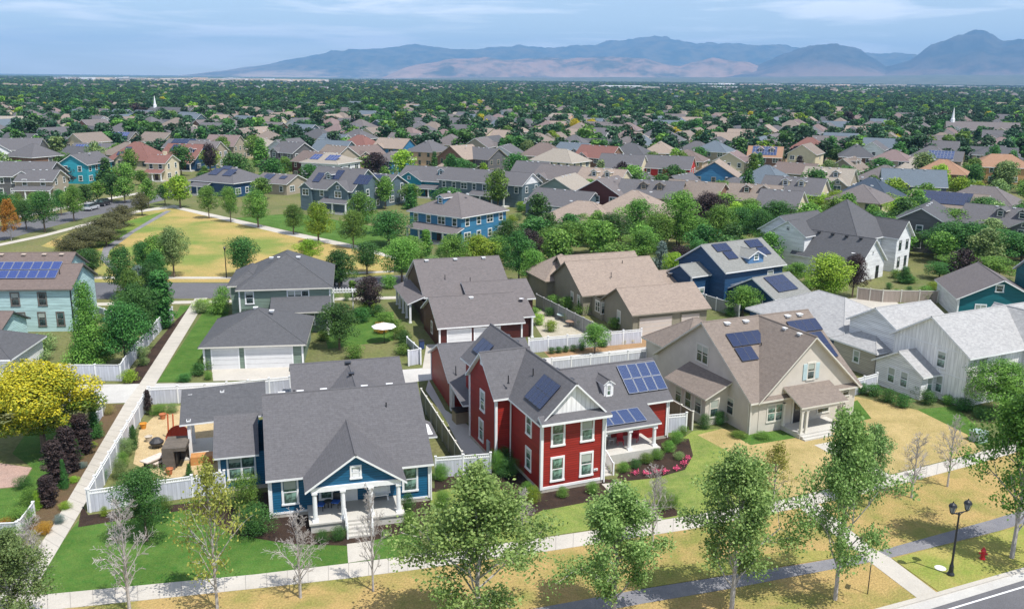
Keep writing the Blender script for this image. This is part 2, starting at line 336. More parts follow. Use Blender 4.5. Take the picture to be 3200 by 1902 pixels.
sheet('garden_court', [(1290, 770), (1360, 740), (1520, 830), (1340, 848)], .012, M_ground('court', [(.5, .46, .38), (.4, .37, .3), (.3, .26, .15)], .6, 2, 8, 1, .3))
sheet('mulch_bed', [(1320, 850), (1560, 826), (1640, 830), (1600, 850), (1340, 872)], .014, M_ground('bark_bed', [(.42, .26, .14), (.34, .22, .12), (.2, .14, .08)], .6, 3, 12, 1, .6))
# side yard of the blue cottage and far-left patio
sheet('flagstone_yard', [(340, 1050), (400, 990), (600, 985), (600, 1140), (560, 1160), (400, 1165), (325, 1130)], .014, STONE)
sheet('patio', [(-60, 1120), (78, 1140), (50, 1185), (-60, 1195)], .014, PINKP)
sheet('lawn', [(-60, 1197), (52, 1187), (80, 1141), (30, 1105), (60, 1060), (200, 1022), (212, 1040), (110, 1180), (55, 1300), (-60, 1300)], .01, GREEN)
sheet('side_passage', [G(1250 + x / 2.12, 950 + y / 2.12) for x, y in ((170, 570), (300, 760), (420, 990), (600, 1010), (450, 800), (300, 700), (190, 500))], .012, CONC2, 'W')
sheet('lawn', [(780, 770), (960, 760), (960, 830), (800, 850)], .01, GREEN)
# residential street, park
sheet('road', [(-100, 690), (221, 689), (562, 690), (866, 676), (1000, 670), (1010, 694), (880, 702), (568, 727), (227, 729), (-100, 729)], .01, ASPH)
sheet('sidewalk', [(200, 739), (1000, 722), (1000, 728), (200, 746)], .03, CONC, kerb=.03)
sheet('park_lawn', [(415, 508), (560, 535), (700, 568), (860, 600), (960, 628), (960, 668), (866, 675), (562, 688), (221, 688), (240, 630), (100, 600), (180, 560), (330, 520)], .008, PARK)
sheet('sidewalk', [(215, 674), (560, 675), (960, 660), (960, 664), (560, 680), (215, 680)], .03, CONC, kerb=.03)
sheet('sidewalk', [(425, 508), (440, 505), (560, 531), (700, 563), (860, 596), (970, 626), (965, 632), (850, 604), (690, 571), (550, 538)], .02, CONC)
sheet('asphalt_path', [(405, 514), (418, 514), (330, 565), (268, 610), (262, 628), (300, 668), (286, 672), (244, 632), (252, 604), (320, 560)], .014, ASPHP)
sheet('road', [(-200, 640), (0, 588), (100, 560), (220, 528), (330, 505), (400, 488), (470, 462), (455, 455), (370, 478), (230, 500), (120, 528), (0, 552), (-200, 590)], .01, ASPH)
sheet('sidewalk', [(-200, 655), (0, 600), (110, 577), (240, 543), (340, 518), (440, 505), (425, 500), (335, 513), (235, 538), (105, 572), (0, 594), (-200, 645)], .03, CONC)
sheet('sidewalk', [(-100, 560), (100, 522), (220, 495), (360, 470), (360, 466), (220, 490), (100, 515), (-100, 550)], .03, CONC)
sheet('lawn', [(150, 580), (400, 516), (250, 605), (190, 620)], .014, M_ground('rough_green', [(.1, .2, .03), (.2, .24, .05), (.07, .14, .02)], .1, 1, 6, 1, .5))
sheet('lawn', [(570, 532), (720, 520), (960, 560), (1000, 640), (900, 605), (700, 562)], .012, GREEN)
sheet('turning_circle', [(130, 320), (180, 314), (235, 320), (250, 332), (215, 342), (160, 338)], .03, CONC)
sheet('road', [(150, 322), (205, 323), (222, 331), (190, 337), (150, 334)], .04, ASPH)
# mountains, real relief 8-13 km away
def fbm(x, y, s):
    from mathutils import noise as N
    return N.fractal(Vector((x, y, s)), .9, 2.1, 6)
def ridgy(x, y, s):
    from mathutils import noise as N
    return N.ridged_multi_fractal(Vector((x, y, s)), .9, 2.1, 6, 1.0, 2.0)
def mountains(name, prof, dist, depth, mat, seed, rough=.25, nx=420, ny=56):
    xs = [p[0] for p in prof]; hs = []
    for x, y in prof:
        d = (x * K - CX); D = math.hypot(d, F * cp)
        q = G(x * K, max(y * K, 10), 0)  # direction only
        xx, yy = x * K - CX, y * K - CY; xx, yy = cr * xx + sr * yy, -sr * xx + cr * yy
        fx, fy, fz = xx, F * cp - yy * sp, -F * sp - yy * cp
        hs.append((math.atan2(fx, fy), CH + fz / math.hypot(fx, fy) * (dist + depth * .6)))
    a0, a1 = hs[0][0], hs[-1][0]; v = []; f = []
    for j in range(ny + 1):
        t = j / ny; dd = dist + depth * t
        for i in range(nx + 1):
            a = a0 + (a1 - a0) * i / nx
            k = 0
            while k < len(hs) - 2 and hs[k + 1][0] < a: k += 1
            u = (a - hs[k][0]) / (hs[k + 1][0] - hs[k][0]); u = min(1, max(0, u)); h = hs[k][1] * (1 - u) + hs[k + 1][1] * u
            s = math.sin(min(1, t / .6) * math.pi / 2) ** 1.35 if t < .6 else max(0, 1 - ((t - .6) / .4) ** 1.5)
            x = math.sin(a) * dd; y = math.cos(a) * dd
            r = ridgy(x / 2300, y / 2300, seed) - 1.0
            z = h * s * (1 + rough * r * (1 - s * .8)) + h * .10 * (ridgy(x / 950, y / 950, seed + 7) - 1) * s ** .6
            v.append((x, y, max(z, -5 if s > .02 else -60)))
    for j in range(ny):
        for i in range(nx):
            p = j * (nx + 1) + i; f.append((p, p + 1, p + nx + 2, p + nx + 1))
    me = bpy.data.meshes.new(name); me.from_pydata(v, [], f); me.materials.append(mat)
    for p in me.polygons: p.use_smooth = True
    o = bpy.data.objects.new(name, me); link(o); return struct(o)
def M_mtn(name, a, b, c, snowline):
    m, t, bs = newmat(name); v = texco(t); n = noise(t, .0008, 9, v, .7, .44, .56); n2 = noise(t, .003, 7, v, .7, .42, .58)
    s = t.nodes.new('ShaderNodeSeparateXYZ'); t.links.new(v, s.inputs[0]); mr = t.nodes.new('ShaderNodeMapRange'); mr.inputs[1].default_value = 0; mr.inputs[2].default_value = snowline
    mr.inputs[3].default_value = 1; mr.inputs[4].default_value = 0; t.links.new(s.outputs[2], mr.inputs[0])
    mu = t.nodes.new('ShaderNodeMath'); mu.operation = 'MULTIPLY'; t.links.new(mr.outputs[0], mu.inputs[0]); t.links.new(n, mu.inputs[1])
    k = mixc(t, n2, a, b); t.links.new(mixc(t, mu.outputs[0], k, c), bs.inputs['Base Color']); bs.inputs['Roughness'].default_value = 1; bs.inputs['Specular IOR Level'].default_value = 0; return m
mountains('mountains', [(420, 186), (560, 172), (700, 150), (810, 131), (950, 122), (1080, 117), (1180, 123), (1290, 121), (1400, 109), (1520, 105), (1620, 101), (1700, 113), (1800, 109), (1890, 119), (1990, 132), (2100, 134), (2200, 137), (2350, 150), (2500, 150), (2700, 150)], 17000, 6500, M_mtn('far_slopes', (.012, .045, .05), (.10, .10, .075), (.42, .31, .22), 330), 1.3, .6)
mountains('hills', [(930, 190), (985, 168), (1080, 152), (1200, 146), (1330, 146), (1450, 140), (1560, 150), (1660, 165), (1740, 140), (1830, 158), (1900, 185)], 14500, 2200, M_mtn('red_hills', (.05, .06, .045), (.3, .18, .12), (.42, .27, .19), 330), 4.1, .9)
mountains('mountains', [(1720, 190), (1830, 163), (1900, 140), (1985, 117), (2040, 115), (2100, 131), (2160, 165), (2220, 150), (2270, 119), (2330, 101), (2400, 83), (2445, 102), (2500, 97), (2620, 80), (2750, 120)], 13500, 4800, M_mtn('near_slopes', (.012, .03, .035), (.07, .07, .06), (.3, .19, .14), 380), 8.8, .7)

mountains('valley_bench', [(640, 199), (800, 195), (950, 191), (1150, 189), (1400, 189), (1700, 189), (2000, 187), (2300, 184), (2550, 182), (2750, 181)], 7500, 9000, M_ground('bench_cover', [(.03, .06, .04), (.055, .08, .055), (.3, .27, .22)], .0012, .008, .03, 1, 0, .4, .66), 5.5, .0, 200, 12)
# ---------------- houses ----------------
FR = {'f': 0, 'r': R(90), 'b': R(180), 'l': R(-90)}
WIN = {}; wr = random.Random(4); BLIND = M_plain('window_blind', (.38, .42, .38), .3, .7, .08)
def win_proto(w, h, cols, tm, gm, near, tw=.13):
    k = (w, h, cols, tm.name, gm.name, near, tw)
    if k in WIN: return WIN[k]
    m = MB(); W = w / 2
    m.box(-W - tw, -.06, h, W + tw, 0, h + tw * 1.2, tm); m.box(-W - tw - .03, -.085, -tw, W + tw + .03, 0, 0, tm)
    m.box(-W - tw, -.055, 0, -W, 0, h, tm); m.box(W, -.055, 0, W + tw, 0, h, tm)
    cw = w / cols
    for c in range(1, cols): x = -W + c * cw; m.box(x - .05, -.052, 0, x + .05, 0, h, tm)
    for c in range(cols):
        a, b = -W + c * cw + (.05 if c else 0), -W + (c + 1) * cw - (.05 if c < cols - 1 else 0)
        m.box(a, -.04, h * .5 - .025, b, 0, h * .5 + .025, tm)
        if near:
            m.box(a, -.03, 0, a + .035, 0, h * .5 - .025, tm); m.box(b - .035, -.03, 0, b, 0, h * .5 - .025, tm)
    pane = None
    p = MB(); a, b = (-W, W)
    if near:
        cwi = cw
        p.box(-cwi / 2 + .05, -.018, .03, cwi / 2 - .05, .0, h * .5 - .03, gm); pane = [p.mesh('pane')]
        for bl in (.45, .8, 1): p = MB(); zt = h * .5 - .03; zb = .03 + (zt - .03) * (1 - bl); p.box(-cwi / 2 + .05, -.018, .03, cwi / 2 - .05, .0, zb, gm) if bl < 1 else None; p.box(-cwi / 2 + .05, -.018, zb, cwi / 2 - .05, .0, zt, BLIND); pane.append(p.mesh('pane'))
    else: m.poly([(-W, -.02, 0), (W, -.02, 0), (W, -.02, h), (-W, -.02, h)], gm)
    WIN[k] = (m.mesh('window'), pane, cw, h); return WIN[k]
def P_at(name, me, parent, loc, rz=0, rx=0):
    o = bpy.data.objects.new(name, me); link(o, parent); o.location = loc
    o.rotation_euler = (rx, 0, rz); return o
class House:
    def __init__(s, name, label, o, th, cat='house', near=True, group=None, auto=False):
        s.root = empty(name, (o[0], o[1], 0), R(th)); tag(s.root, label, cat, group, auto); s.W = MB(); s.Rf = MB(); s.T = MB(); s.near = near; s.th = th; s.o = o
        s.tm = WHITE; s.gm = GLASS; s.fascia = WHITE
    def world(s, x, y, z=0):
        c, d = math.cos(R(s.th)), math.sin(R(s.th)); return Vector((s.o[0] + c * x - d * y, s.o[1] + d * x + c * y, z))
    def walls(s, x0, x1, y0, y1, ze, m, kind='flat', slope=.6, z0=-.1, gm=None):
        W = s.W; c = [(x0, y0), (x1, y0), (x1, y1), (x0, y1)]
        for i in range(4):
            a, b = c[i], c[(i + 1) % 4]; W.poly([(*a, z0), (*b, z0), (*b, ze), (*a, ze)], m)
        if kind == 'gx':
            h = ze + slope * (y1 - y0) / 2; ym = (y0 + y1) / 2
            for x, o in ((x0, 1), (x1, -1)): W.poly([(x, y1, ze), (x, y0, ze), (x, ym, h)][::o], gm or m)
        if kind == 'gy':
            h = ze + slope * (x1 - x0) / 2; xm = (x0 + x1) / 2
            for y, o in ((y0, 1), (y1, -1)): W.poly([(x0, y, ze), (x1, y, ze), (xm, y, h)][::o], gm or m)
    def roof(s, x0, x1, y0, y1, ze, rm, kind='gx', slope=.6, oh=.4, rake=.3, t=.17, fm=None, half=None):
        S = s.Rf; f = fm or s.fascia
        if kind == 'gx':
            ym = (y0 + y1) / 2; zr = ze + t + slope * (y1 - y0) / 2; zl = ze + t - slope * oh
            S.tube((x0 - rake, ym, zr - .03), (x1 + rake, ym, zr - .03), .09, .09, rm, 6)
            if half != 'b': S.slab([(x0 - rake, y0 - oh, zl), (x1 + rake, y0 - oh, zl), (x1 + rake, ym, zr), (x0 - rake, ym, zr)], t, rm, f)
            if half != 'f': S.slab([(x0 - rake, ym, zr), (x1 + rake, ym, zr), (x1 + rake, y1 + oh, zl), (x0 - rake, y1 + oh, zl)], t, rm, f)
            return zr
        if kind == 'gy':
            xm = (x0 + x1) / 2; zr = ze + t + slope * (x1 - x0) / 2; zl = ze + t - slope * oh
            S.tube((xm, y0 - rake, zr - .03), (xm, y1 + rake, zr - .03), .09, .09, rm, 6)
            S.slab([(x0 - oh, y0 - rake, zl), (xm, y0 - rake, zr), (xm, y1 + rake, zr), (x0 - oh, y1 + rake, zl)], t, rm, f)
            S.slab([(xm, y0 - rake, zr), (x1 + oh, y0 - rake, zl), (x1 + oh, y1 + rake, zl), (xm, y1 + rake, zr)], t, rm, f)
            return zr
        if kind == 'hip':
            a, b, c, d = x0 - oh, x1 + oh, y0 - oh, y1 + oh; zl = ze + t - slope * oh; w, e = b - a, d - c
            k = min(w, e) / 2; zr = zl + slope * k
            if w >= e: p, q = (a + k, (c + d) / 2, zr), (b - k, (c + d) / 2, zr); F_ = [[(a, c, zl), (b, c, zl), q, p], [(b, d, zl), (a, d, zl), p, q], [(a, d, zl), (a, c, zl), p], [(b, c, zl), (b, d, zl), q]]
            else: p, q = ((a + b) / 2, c + k, zr), ((a + b) / 2, d - k, zr); F_ = [[(b, c, zl), (b, d, zl), q, p], [(a, d, zl), (a, c, zl), p, q], [(a, c, zl), (b, c, zl), p], [(b, d, zl), (a, d, zl), q]]
            for g_ in F_: S.poly(g_, rm)
            for u_, v_ in (((a, c, zl), p), ((b, c, zl), q if w >= e else p), ((b, d, zl), q), ((a, d, zl), p if w >= e else q), (p, q)): S.tube((u_[0], u_[1], u_[2] - .03), (v_[0], v_[1], v_[2] - .03), .08, .08, rm, 5)
            C = [(a, c), (b, c), (b, d), (a, d)]
            for i in range(4): u, v = C[i], C[(i + 1) % 4]; S.poly([(*u, zl - t), (*v, zl - t), (*v, zl), (*u, zl)], f)
            S.poly([(a, c, zl - t), (a, d, zl - t), (b, d, zl - t), (b, c, zl - t)], f); return zr
    def block(s, x0, x1, y0, y1, ze, wm, rm, kind='gx', slope=.6, oh=.4, rake=.3, gm=None, **k):
        s.walls(x0, x1, y0, y1, ze, wm, kind, slope, gm=gm); return s.roof(x0, x1, y0, y1, ze, rm, kind, slope, oh, rake, **k)
    def shed(s, pts, rm, t=.14, fm=None): s.Rf.slab(pts, t, rm, fm or s.fascia)
    def win(s, x, y, z, face, w=.85, h=1.5, cols=1, tm=None, gm=None, tw=.13):
        me, pane, cw, H_ = win_proto(w, h, cols, tm or s.tm, gm or s.gm, s.near, tw)
        wo = P_at('window', me, s.root, (x, y, z), FR[face])
        if pane:
            for c in range(cols):
                for r in range(2): P_at('pane', pane[wr.choice((0, 1, 2, 3)) if r else 0], wo, (-w / 2 + (c + .5) * cw, 0, r * h / 2 + (.025 if r else 0)))
        return wo
    def door(s, x, y, z, face, w=1.0, h=2.1, m=None, name='door', trim=True):
        d = MB(); m = m or WHITE; d.box(-w / 2, -.06, 0, w / 2, 0, h, m)
        if name == 'garage_door':
            for i in range(1, 4): d.box(-w / 2 + .02, -.075, h * i / 4 - .02, w / 2 - .02, -.06, h * i / 4 + .015, M_plain('door_groove', (.5, .5, .5)))
        else:
            d.box(-w * .3, -.075, h * .55, w * .3, -.06, h * .9, s.gm)
        do = d.obj(name, s.root, loc=(x, y, z), rz=FR[face])
        if trim:
            q = MB(); q.box(-w / 2 - .14, -.09, 0, -w / 2, 0, h, s.tm); q.box(w / 2, -.09, 0, w / 2 + .14, 0, h, s.tm); q.box(-w / 2 - .14, -.09, h, w / 2 + .14, 0, h + .16, s.tm); q.obj('door_frame', do)
        if name == 'door': k = MB(); k.box(w * .36, -.13, h * .45, w * .4, -.06, h * .52, DARK); k.obj('handle', do)
        return do
    def corner(s, x, y, z0, z1, w=.14, m=None): s.T.box(x - w / 2, y - w / 2, z0, x + w / 2, y + w / 2, z1, m or s.tm)
    def skirt(s, x0, x1, y0, y1, z0=.0, z1=.28, m=None):
        a = .03; s.T.box(x0 - a, y0 - a, z0, x1 + a, y1 + a, z1, m or FOUND)
    def post(s, x, y, z0, z1, r=.14, sq=False):
        p = MB()
        if sq: p.box(-r, -r, 0, r, r, z1 - z0, s.tm)
        else: p.lathe([(r * 1.1, .12), (r, z1 - z0 - .15)], s.tm, 12); 
        p.box(-r * 1.4, -r * 1.4, 0, r * 1.4, r * 1.4, .14, s.tm); p.box(-r * 1.3, -r * 1.3, z1 - z0 - .15, r * 1.3, r * 1.3, z1 - z0, s.tm)
        return p.obj('post', s.root, loc=(x, y, z0))
    def vent(s, x, y, z, m=None):
        p = MB(); p.box(-.22, -.2, 0, .22, .2, .16, m or WHITE); p.box(-.27, -.26, .16, .27, .26, .2, m or WHITE); p.obj('roof_vent', s.root, loc=(x, y, z))
    def pipe(s, x, y, z, h=.7): p = MB(); p.tube((0, 0, 0), (0, 0, h), .05, .05, DARK, 6); p.lathe([(.12, 0), (.06, .12)], DARK, 8); p.obj('vent_pipe', s.root, loc=(x, y, z))
    def solar(s, x, y, z, face, slope, nx, ny, mat, pw=1.0, ph=1.55, gap=None, skip=()):
        gap = gap if gap is not None else (.008 if mat is SOLD else .03)
        tl = math.atan(slope); rot = Matrix.Rotation(FR[face], 4, 'Z') @ Matrix.Rotation(tl, 4, 'X')
        key = ('solar', mat.name, pw, ph)
        if key not in WIN:
            p = MB(); p.box(0, 0, 0, pw, ph, .05, mat); b = M_plain('panel_frame_' + mat.name[:4], (.3, .32, .36) if 'bright' in mat.name else (.05, .06, .09), .4)
            for q in ((0, 0, pw, .035), (0, ph - .035, pw, ph), (0, 0, .035, ph), (pw - .035, 0, pw, ph)): p.box(q[0], q[1], .05, q[2], q[3], .058, b)
            WIN[key] = p.mesh('solar_panel')
        for i in range(nx):
            for j in range(ny):
                if (i, j) in skip: continue
                o = bpy.data.objects.new('solar_panel', WIN[key]); link(o, s.root)
                o.matrix_local = Matrix.Translation((x, y, z)) @ rot @ Matrix.Translation((i * (pw + gap), j * (ph + gap), .1))
    def spout(s, x, y, z): p = MB(); p.box(-.045, -.045, .1, .045, .045, z, s.tm); p.obj('downspout', s.root, loc=(x, y, 0))
    def done(s):
        s.W.obj('wall', s.root); s.Rf.obj('roof', s.root); s.T.obj('trim', s.root); return s
def dish(H_, x, y, z):
    p = MB(); p.tube((0, 0, 0), (0, 0, .5), .03, .03, DARK); p.lathe([(0, .5), (.2, .55), (.33, .68)], M_plain('dish_grey', (.55, .55, .57), .4), 12); p.obj('satellite_dish', H_.root, loc=(x, y, z))
ROOFG = M_shingle('grey_shingles', (.118, .116, .124), (.095, .093, .1)); ROOFD = M_shingle('dark_shingles', (.095, .097, .105), (.07, .073, .08)); ROOFB = M_shingle('taupe_shingles', (.21, .175, .15), (.145, .12, .105))
ROOFT = M_shingle('tan_shingles', (.29, .235, .195), (.19, .15, .13)); ROOFW = M_shingle('pale_shingles', (.36, .36, .36), (.2, .205, .21)); ROOFBR = M_shingle('brown_shingles', (.165, .13, .118), (.115, .092, .085))
ROOFR = M_shingle('red_brown_shingles', (.2, .1, .085), (.15, .075, .065)); ROOFM = M_shingle('weathered_shingles', (.22, .225, .215), (.16, .165, .16)); ROOFK = M_shingle('brownish_grey_shingles', (.15, .135, .135), (.105, .098, .1))
SBLUE = M_siding('blue_siding', (.012, .11, .22)); SRED = M_siding('red_siding', (.30, .024, .018)); SBEI = M_plain('beige_stucco', (.56, .52, .46), .85, .2, .06, .8); SWHT = M_siding('white_siding', (.82, .82, .81), .4, True)
SWHT2 = M_siding('white_lap_siding', (.8, .81, .82)); SGRN = M_siding('sage_siding', (.2, .27, .22)); SBRN = M_siding('brown_siding', (.075, .03, .026)); SDRED = M_siding('dark_red_siding', (.085, .02, .018)); STAN = M_plain('olive_stucco', (.24, .22, .165), .85, .2, .06, .8)
SNAVY = M_siding('navy_siding', (.02, .07, .16)); SAQUA = M_siding('aqua_siding', (.47, .66, .66)); STEAL = M_siding('teal_siding', (.01, .14, .17)); STURQ = M_siding('turquoise_siding', (.04, .36, .46)); SLBLU = M_siding('light_blue_siding', (.05, .2, .36))
SSLAT = M_siding('slate_siding', (.11, .16, .19)); SCREAM = M_plain('cream_stucco', (.62, .54, .38), .85, .2, .06, .8); SGREY = M_siding('grey_siding', (.13, .13, .135)); STAUP = M_plain('taupe_stucco', (.36, .31, .24), .85, .2, .06, .8); SBRICK = M_plain('brown_brick', (.2, .12, .085), .9, .2, .2, 4)
GDOOR = M_plain('garage_paint', (.66, .67, .68), .5, .3, .03); GDOORP = M_plain('garage_pink', (.5, .43, .38), .5, .3, .03)
SOLB = M_solar('bright_solar_cells', (.025, .05, .2), (.12, .16, .3)); SOLD = M_solar('dark_solar_cells', (.016, .027, .075), (.05, .065, .12)); SOLM = M_solar('bright_solar_mid', (.028, .05, .14), (.11, .15, .24), .15)
SLABC = M_ground('porch_concrete', [(.52, .51, .47), (.46, .445, .41), (.56, .54, .5)], .5, 2, 8, .9, .1)

# --- blue cottage ---
o = G(851, 1626)
H = House('blue_cottage', 'dark blue one-storey cottage with a big grey roof and a columned gabled front porch', o, 15.5); H.gm = GLASSG
sl_ = .56; H.block(0, 11.5, .35, 13.6, 3.25, SBLUE, ROOFG, 'gx', sl_, .45, .3)
zr = 3.25 + .17 + sl_ * 6.62
for x in (1.2, 2.6, 4.4, 7.6, 9.6): H.vent(x, 7.3, zr - .25)
# porch gable
H.roof(2.75, 8.95, -2.35, 6.0, 3.3, ROOFG, 'gy', .68, .45, .3); 
xm = 5.85; H.W.poly([(2.75, -2.25, 3.3), (8.95, -2.25, 3.3), (xm, -2.25, 3.3 + .68 * 3.1)], SBLUE)
b = MB(); b.box(2.7, -2.42, 2.95, 9.0, -2.12, 3.3, WHITE); b.box(2.7, -2.12, 2.98, 2.95, .35, 3.28, WHITE); b.box(8.75, -2.12, 2.98, 9.0, .35, 3.28, WHITE); b.obj('porch_beam', H.root)
H.win(5.85, -2.25, 3.75, 'f', .55, .75, gm=WHITE)
b = MB(); b.box(2.6, -2.6, 0, 9.1, .33, .62, SLABC); b.box(2.5, -2.7, .62, 9.2, .33, .74, SLABC); b.obj('porch_floor', H.root)
for x in (2.95, 4.9, 6.85, 8.8): H.post(x, -2.3, .74, 2.97, .15)
b = MB()
for i in range(4): b.box(5.05, -2.7 - .32 * (i + 1), 0, 6.7, -2.7 - .32 * i, .6 - .15 * i, SLABC)
b.obj('steps', H.root)
for x in (5.0, 6.75):
    b = MB(); b.tube((x, -2.75, 1.6), (x, -4.0, .95), .04, .04, WHITE)
    for k in range(7): y = -2.78 - k * .2; b.tube((x, y, .6 - max(0, (k - 1)) * .1), (x, y, 1.6 - k * .104), .02, .02, WHITE, 4)
    b.box(x - .06, -2.84, 0, x + .06, -2.72, 1.68, WHITE); b.box(x - .06, -4.06, 0, x + .06, -3.94, 1.05, WHITE); b.obj('railing', H.root)
for x in (1.35, 10.05): H.win(x, .35, 1.05, 'f', .95, 1.75)
for x in (3.9, 8.0): H.win(x, .35, 1.15, 'f', .8, 1.5)
H.door(5.5, .35, .74, 'f', 1.0, 2.1)
for x, y in ((0, .35), (11.5, .35)): H.corner(x, y, .3, 3.2, .2)
H.skirt(0, 11.5, .35, 13.6); H.T.box(-.06, .29, .28, 11.56, .36, .42, WHITE)
# side wing, lean-to and covered patio
H.walls(-3.7, -.0, 5.7, 12.4, 3.05, SBLUE, z0=-.1); H.shed([(-4.1, 5.2, 3.0), (-.75, 5.2, 3.0), (-.75, 9.6, 4.75), (-4.1, 9.6, 4.75)], ROOFG)
H.shed([(-4.1, 9.6, 4.72), (-.75, 9.6, 4.72), (-.75, 12.6, 3.1), (-4.1, 12.6, 3.1)], ROOFG); H.win(-2.1, 5.7, 1.0, 'f', 1.9, 1.65, 2); H.corner(-3.7, 5.7, .2, 3.0, .18); H.T.box(-3.76, 5.64, 0, 0, 5.7, .3, FOUND)
H.shed([(-7.0, 12.2, 3.25), (-.1, 12.9, 3.25), (-.1, 17.0, 4.9), (-7.0, 16.3, 4.9)], ROOFD); 
for x, y in ((-6.3, 12.6), (-6.3, 15.8), (-3.7, 15.9)): H.post(x, y, 0, 3.3 + (y - 12) * .35, .13, True)
b = MB(); b.box(-6.9, 12.4, 0, -.1, 16.8, .14, SLABC); b.obj('patio_floor', H.root)
# small side roof on the right and rear garage
H.walls(11.5, 12.4, 6.4, 9, 2.8, SBLUE); H.shed([(11.6, 6.0, 2.75), (13.2, 6.0, 2.75), (13.2, 9.2, 2.75), (11.6, 9.2, 3.6)], ROOFG)
H.walls(2.4, 12.0, 15.2, 25.6, 2.8, SBLUE, 'gx', .42); H.roof(2.4, 12.0, 15.2, 25.6, 2.8, ROOFG, 'gx', .42, .4, .3)
H.roof(4.4, 10.6, 13.0, 20.0, 2.9, ROOFG, 'gy', .6, .3, .2); H.vent(7.4, 19.9, 4.95, DARK); H.vent(7.4, 16.8, 4.9, DARK); H.spout(-.12, .25, 3.2); H.spout(11.62, .25, 3.2); H.pipe(9, 5, 5.7); H.pipe(2.2, 10.5, 5.4)
H.done(); BLUE = H

# --- red house ---
H = House('red_house', 'two-storey red clapboard house with white gable, solar panels and a side porch', G(1690, 1541), 22.5); H.gm = GLASSG
H.block(0, 5.25, 0, 17.2, 6.0, SRED, ROOFG, 'gy', .98, .38, .45, gm=SWHT)
zr = 6.17 + .98 * 2.62
for y in (1.6, 4.2, 6.8, 10.5, 12.6, 14.6): H.vent(3.05, y, zr - .52, DARK)
H.pipe(1.55, 5.3, 7.6); H.pipe(-.2, 6.3, 6.9)
H.shed([(-.35, -.75, 5.95), (5.6, -.75, 5.95), (5.6, .0, 6.35), (-.35, 0, 6.35)], ROOFG, .2)
for x in (1.35, 3.85): H.win(x, 0, 3.85, 'f', .9, 1.75, tw=.15); H.win(x, 0, .95, 'f', .9, 1.75, tw=.15)
for y in (2.45,): H.win(0, y, 3.95, 'l', .85, 1.6, tw=.15); H.win(0, y, 1.05, 'l', .85, 1.6, tw=.15)
for x, y in ((0, 0), (5.25, 0)): H.corner(x, y, .3, 5.9, .22)
H.skirt(0, 5.25, 0, 17.2); H.T.box(-.06, -.06, .28, 5.31, 0, .5, WHITE)
b = MB(); b.box(4.5, -.08, 1.15, 4.85, 0, 1.32, WHITE); b.obj('number_plaque', H.root)
cu = bpy.data.curves.new('house_number', 'FONT'); cu.body = '4631'; cu.size = .15; cu.extrude = .004; cu.materials.append(DARK); cu.align_x = 'CENTER'
tmpo = bpy.data.objects.new('number_tmp', cu); me = bpy.data.meshes.new_from_object(tmpo); bpy.data.objects.remove(tmpo)
q = bpy.data.objects.new('house_number', me); link(q, H.root); q.location = (4.675, -.085, 1.18); q.rotation_euler = (R(90), 0, 0)
# left wing
H.block(-1.3, 2.6, 6.2, 12.4, 6.0, SRED, ROOFG, 'gx', .86, .38, .35); H.corner(-1.3, 6.2, .2, 5.9, .2); H.corner(-1.3, 12.4, .2, 5.9, .2); H.skirt(-1.3, 2, 6.2, 12.4)
H.win(-1.3, 9.3, 3.7, 'l', .85, 1.6, tw=.15); H.win(-1.3, 9.6, .9, 'l', .85, 1.7, tw=.15)
b = MB(); b.box(-1.42, 7.5, .2, -1.3, 8.1, 1.5, M_plain('meter_grey', (.35, .38, .42))); b.obj('meter_box', H.root)
b = MB(); b.poly([(-1.34, 8.75, 7.6), (-1.34, 9.85, 7.6), (-1.34, 9.85, 8.25), (-1.34, 9.3, 8.6), (-1.34, 8.75, 8.25)], WHITE); b.obj('gable_vent', H.root)
# right wing with lower porch roof
sr_ = .74; H.block(5.25, 14.85, 6.0, 12.6, 3.85, SRED, ROOFG, 'gx', sr_, .4, .35)
H.corner(14.85, 6.0, .3, 3.8, .2); H.skirt(5.3, 14.85, 6, 12.6)
H.shed([(5.4, 2.95, 2.95), (12.45, 2.95, 2.95), (12.45, 5.75, 3.88), (5.4, 5.75, 3.88)], ROOFG); b = MB(); b.box(5.4, 3.15, 2.55, 12.2, 3.35, 2.78, WHITE); b.obj('porch_beam', H.root)
b = MB(); b.box(5.3, 2.7, 0, 12.3, 5.98, .85, SLABC); b.obj('porch_floor', H.root)
for x in (7.15, 9.55, 11.95): H.post(x, 3.25, .85, 2.57, .15)
b = MB()
for i in range(5): b.box(5.35, 2.7 - .36 * (i + 1), 0, 6.75, 2.7 - .36 * i, .85 - .17 * (i + .0) - .1, SLABC)
b.obj('steps', H.root)
b = MB(); b.tube((6.8, 2.7, 1.8), (6.8, .9, 1.0), .05, .05, WHITE)
for k in range(9): y = 2.65 - k * .2; b.box(6.78, y - .03, .75 - k * .085, 6.82, y + .03, 1.78 - k * .089, WHITE)
b.box(6.74, .84, 0, 6.86, .96, 1.1, WHITE); b.obj('railing', H.root)
H.win(8.2, 6.0, 1.4, 'f', .9, 1.5); H.door(6.3, 6.0, .85, 'f', 1.0, 2.1, M_plain('door_brown', (.08, .04, .03))); H.win(9.8, 6.0, 1.4, 'f', .9, 1.5)
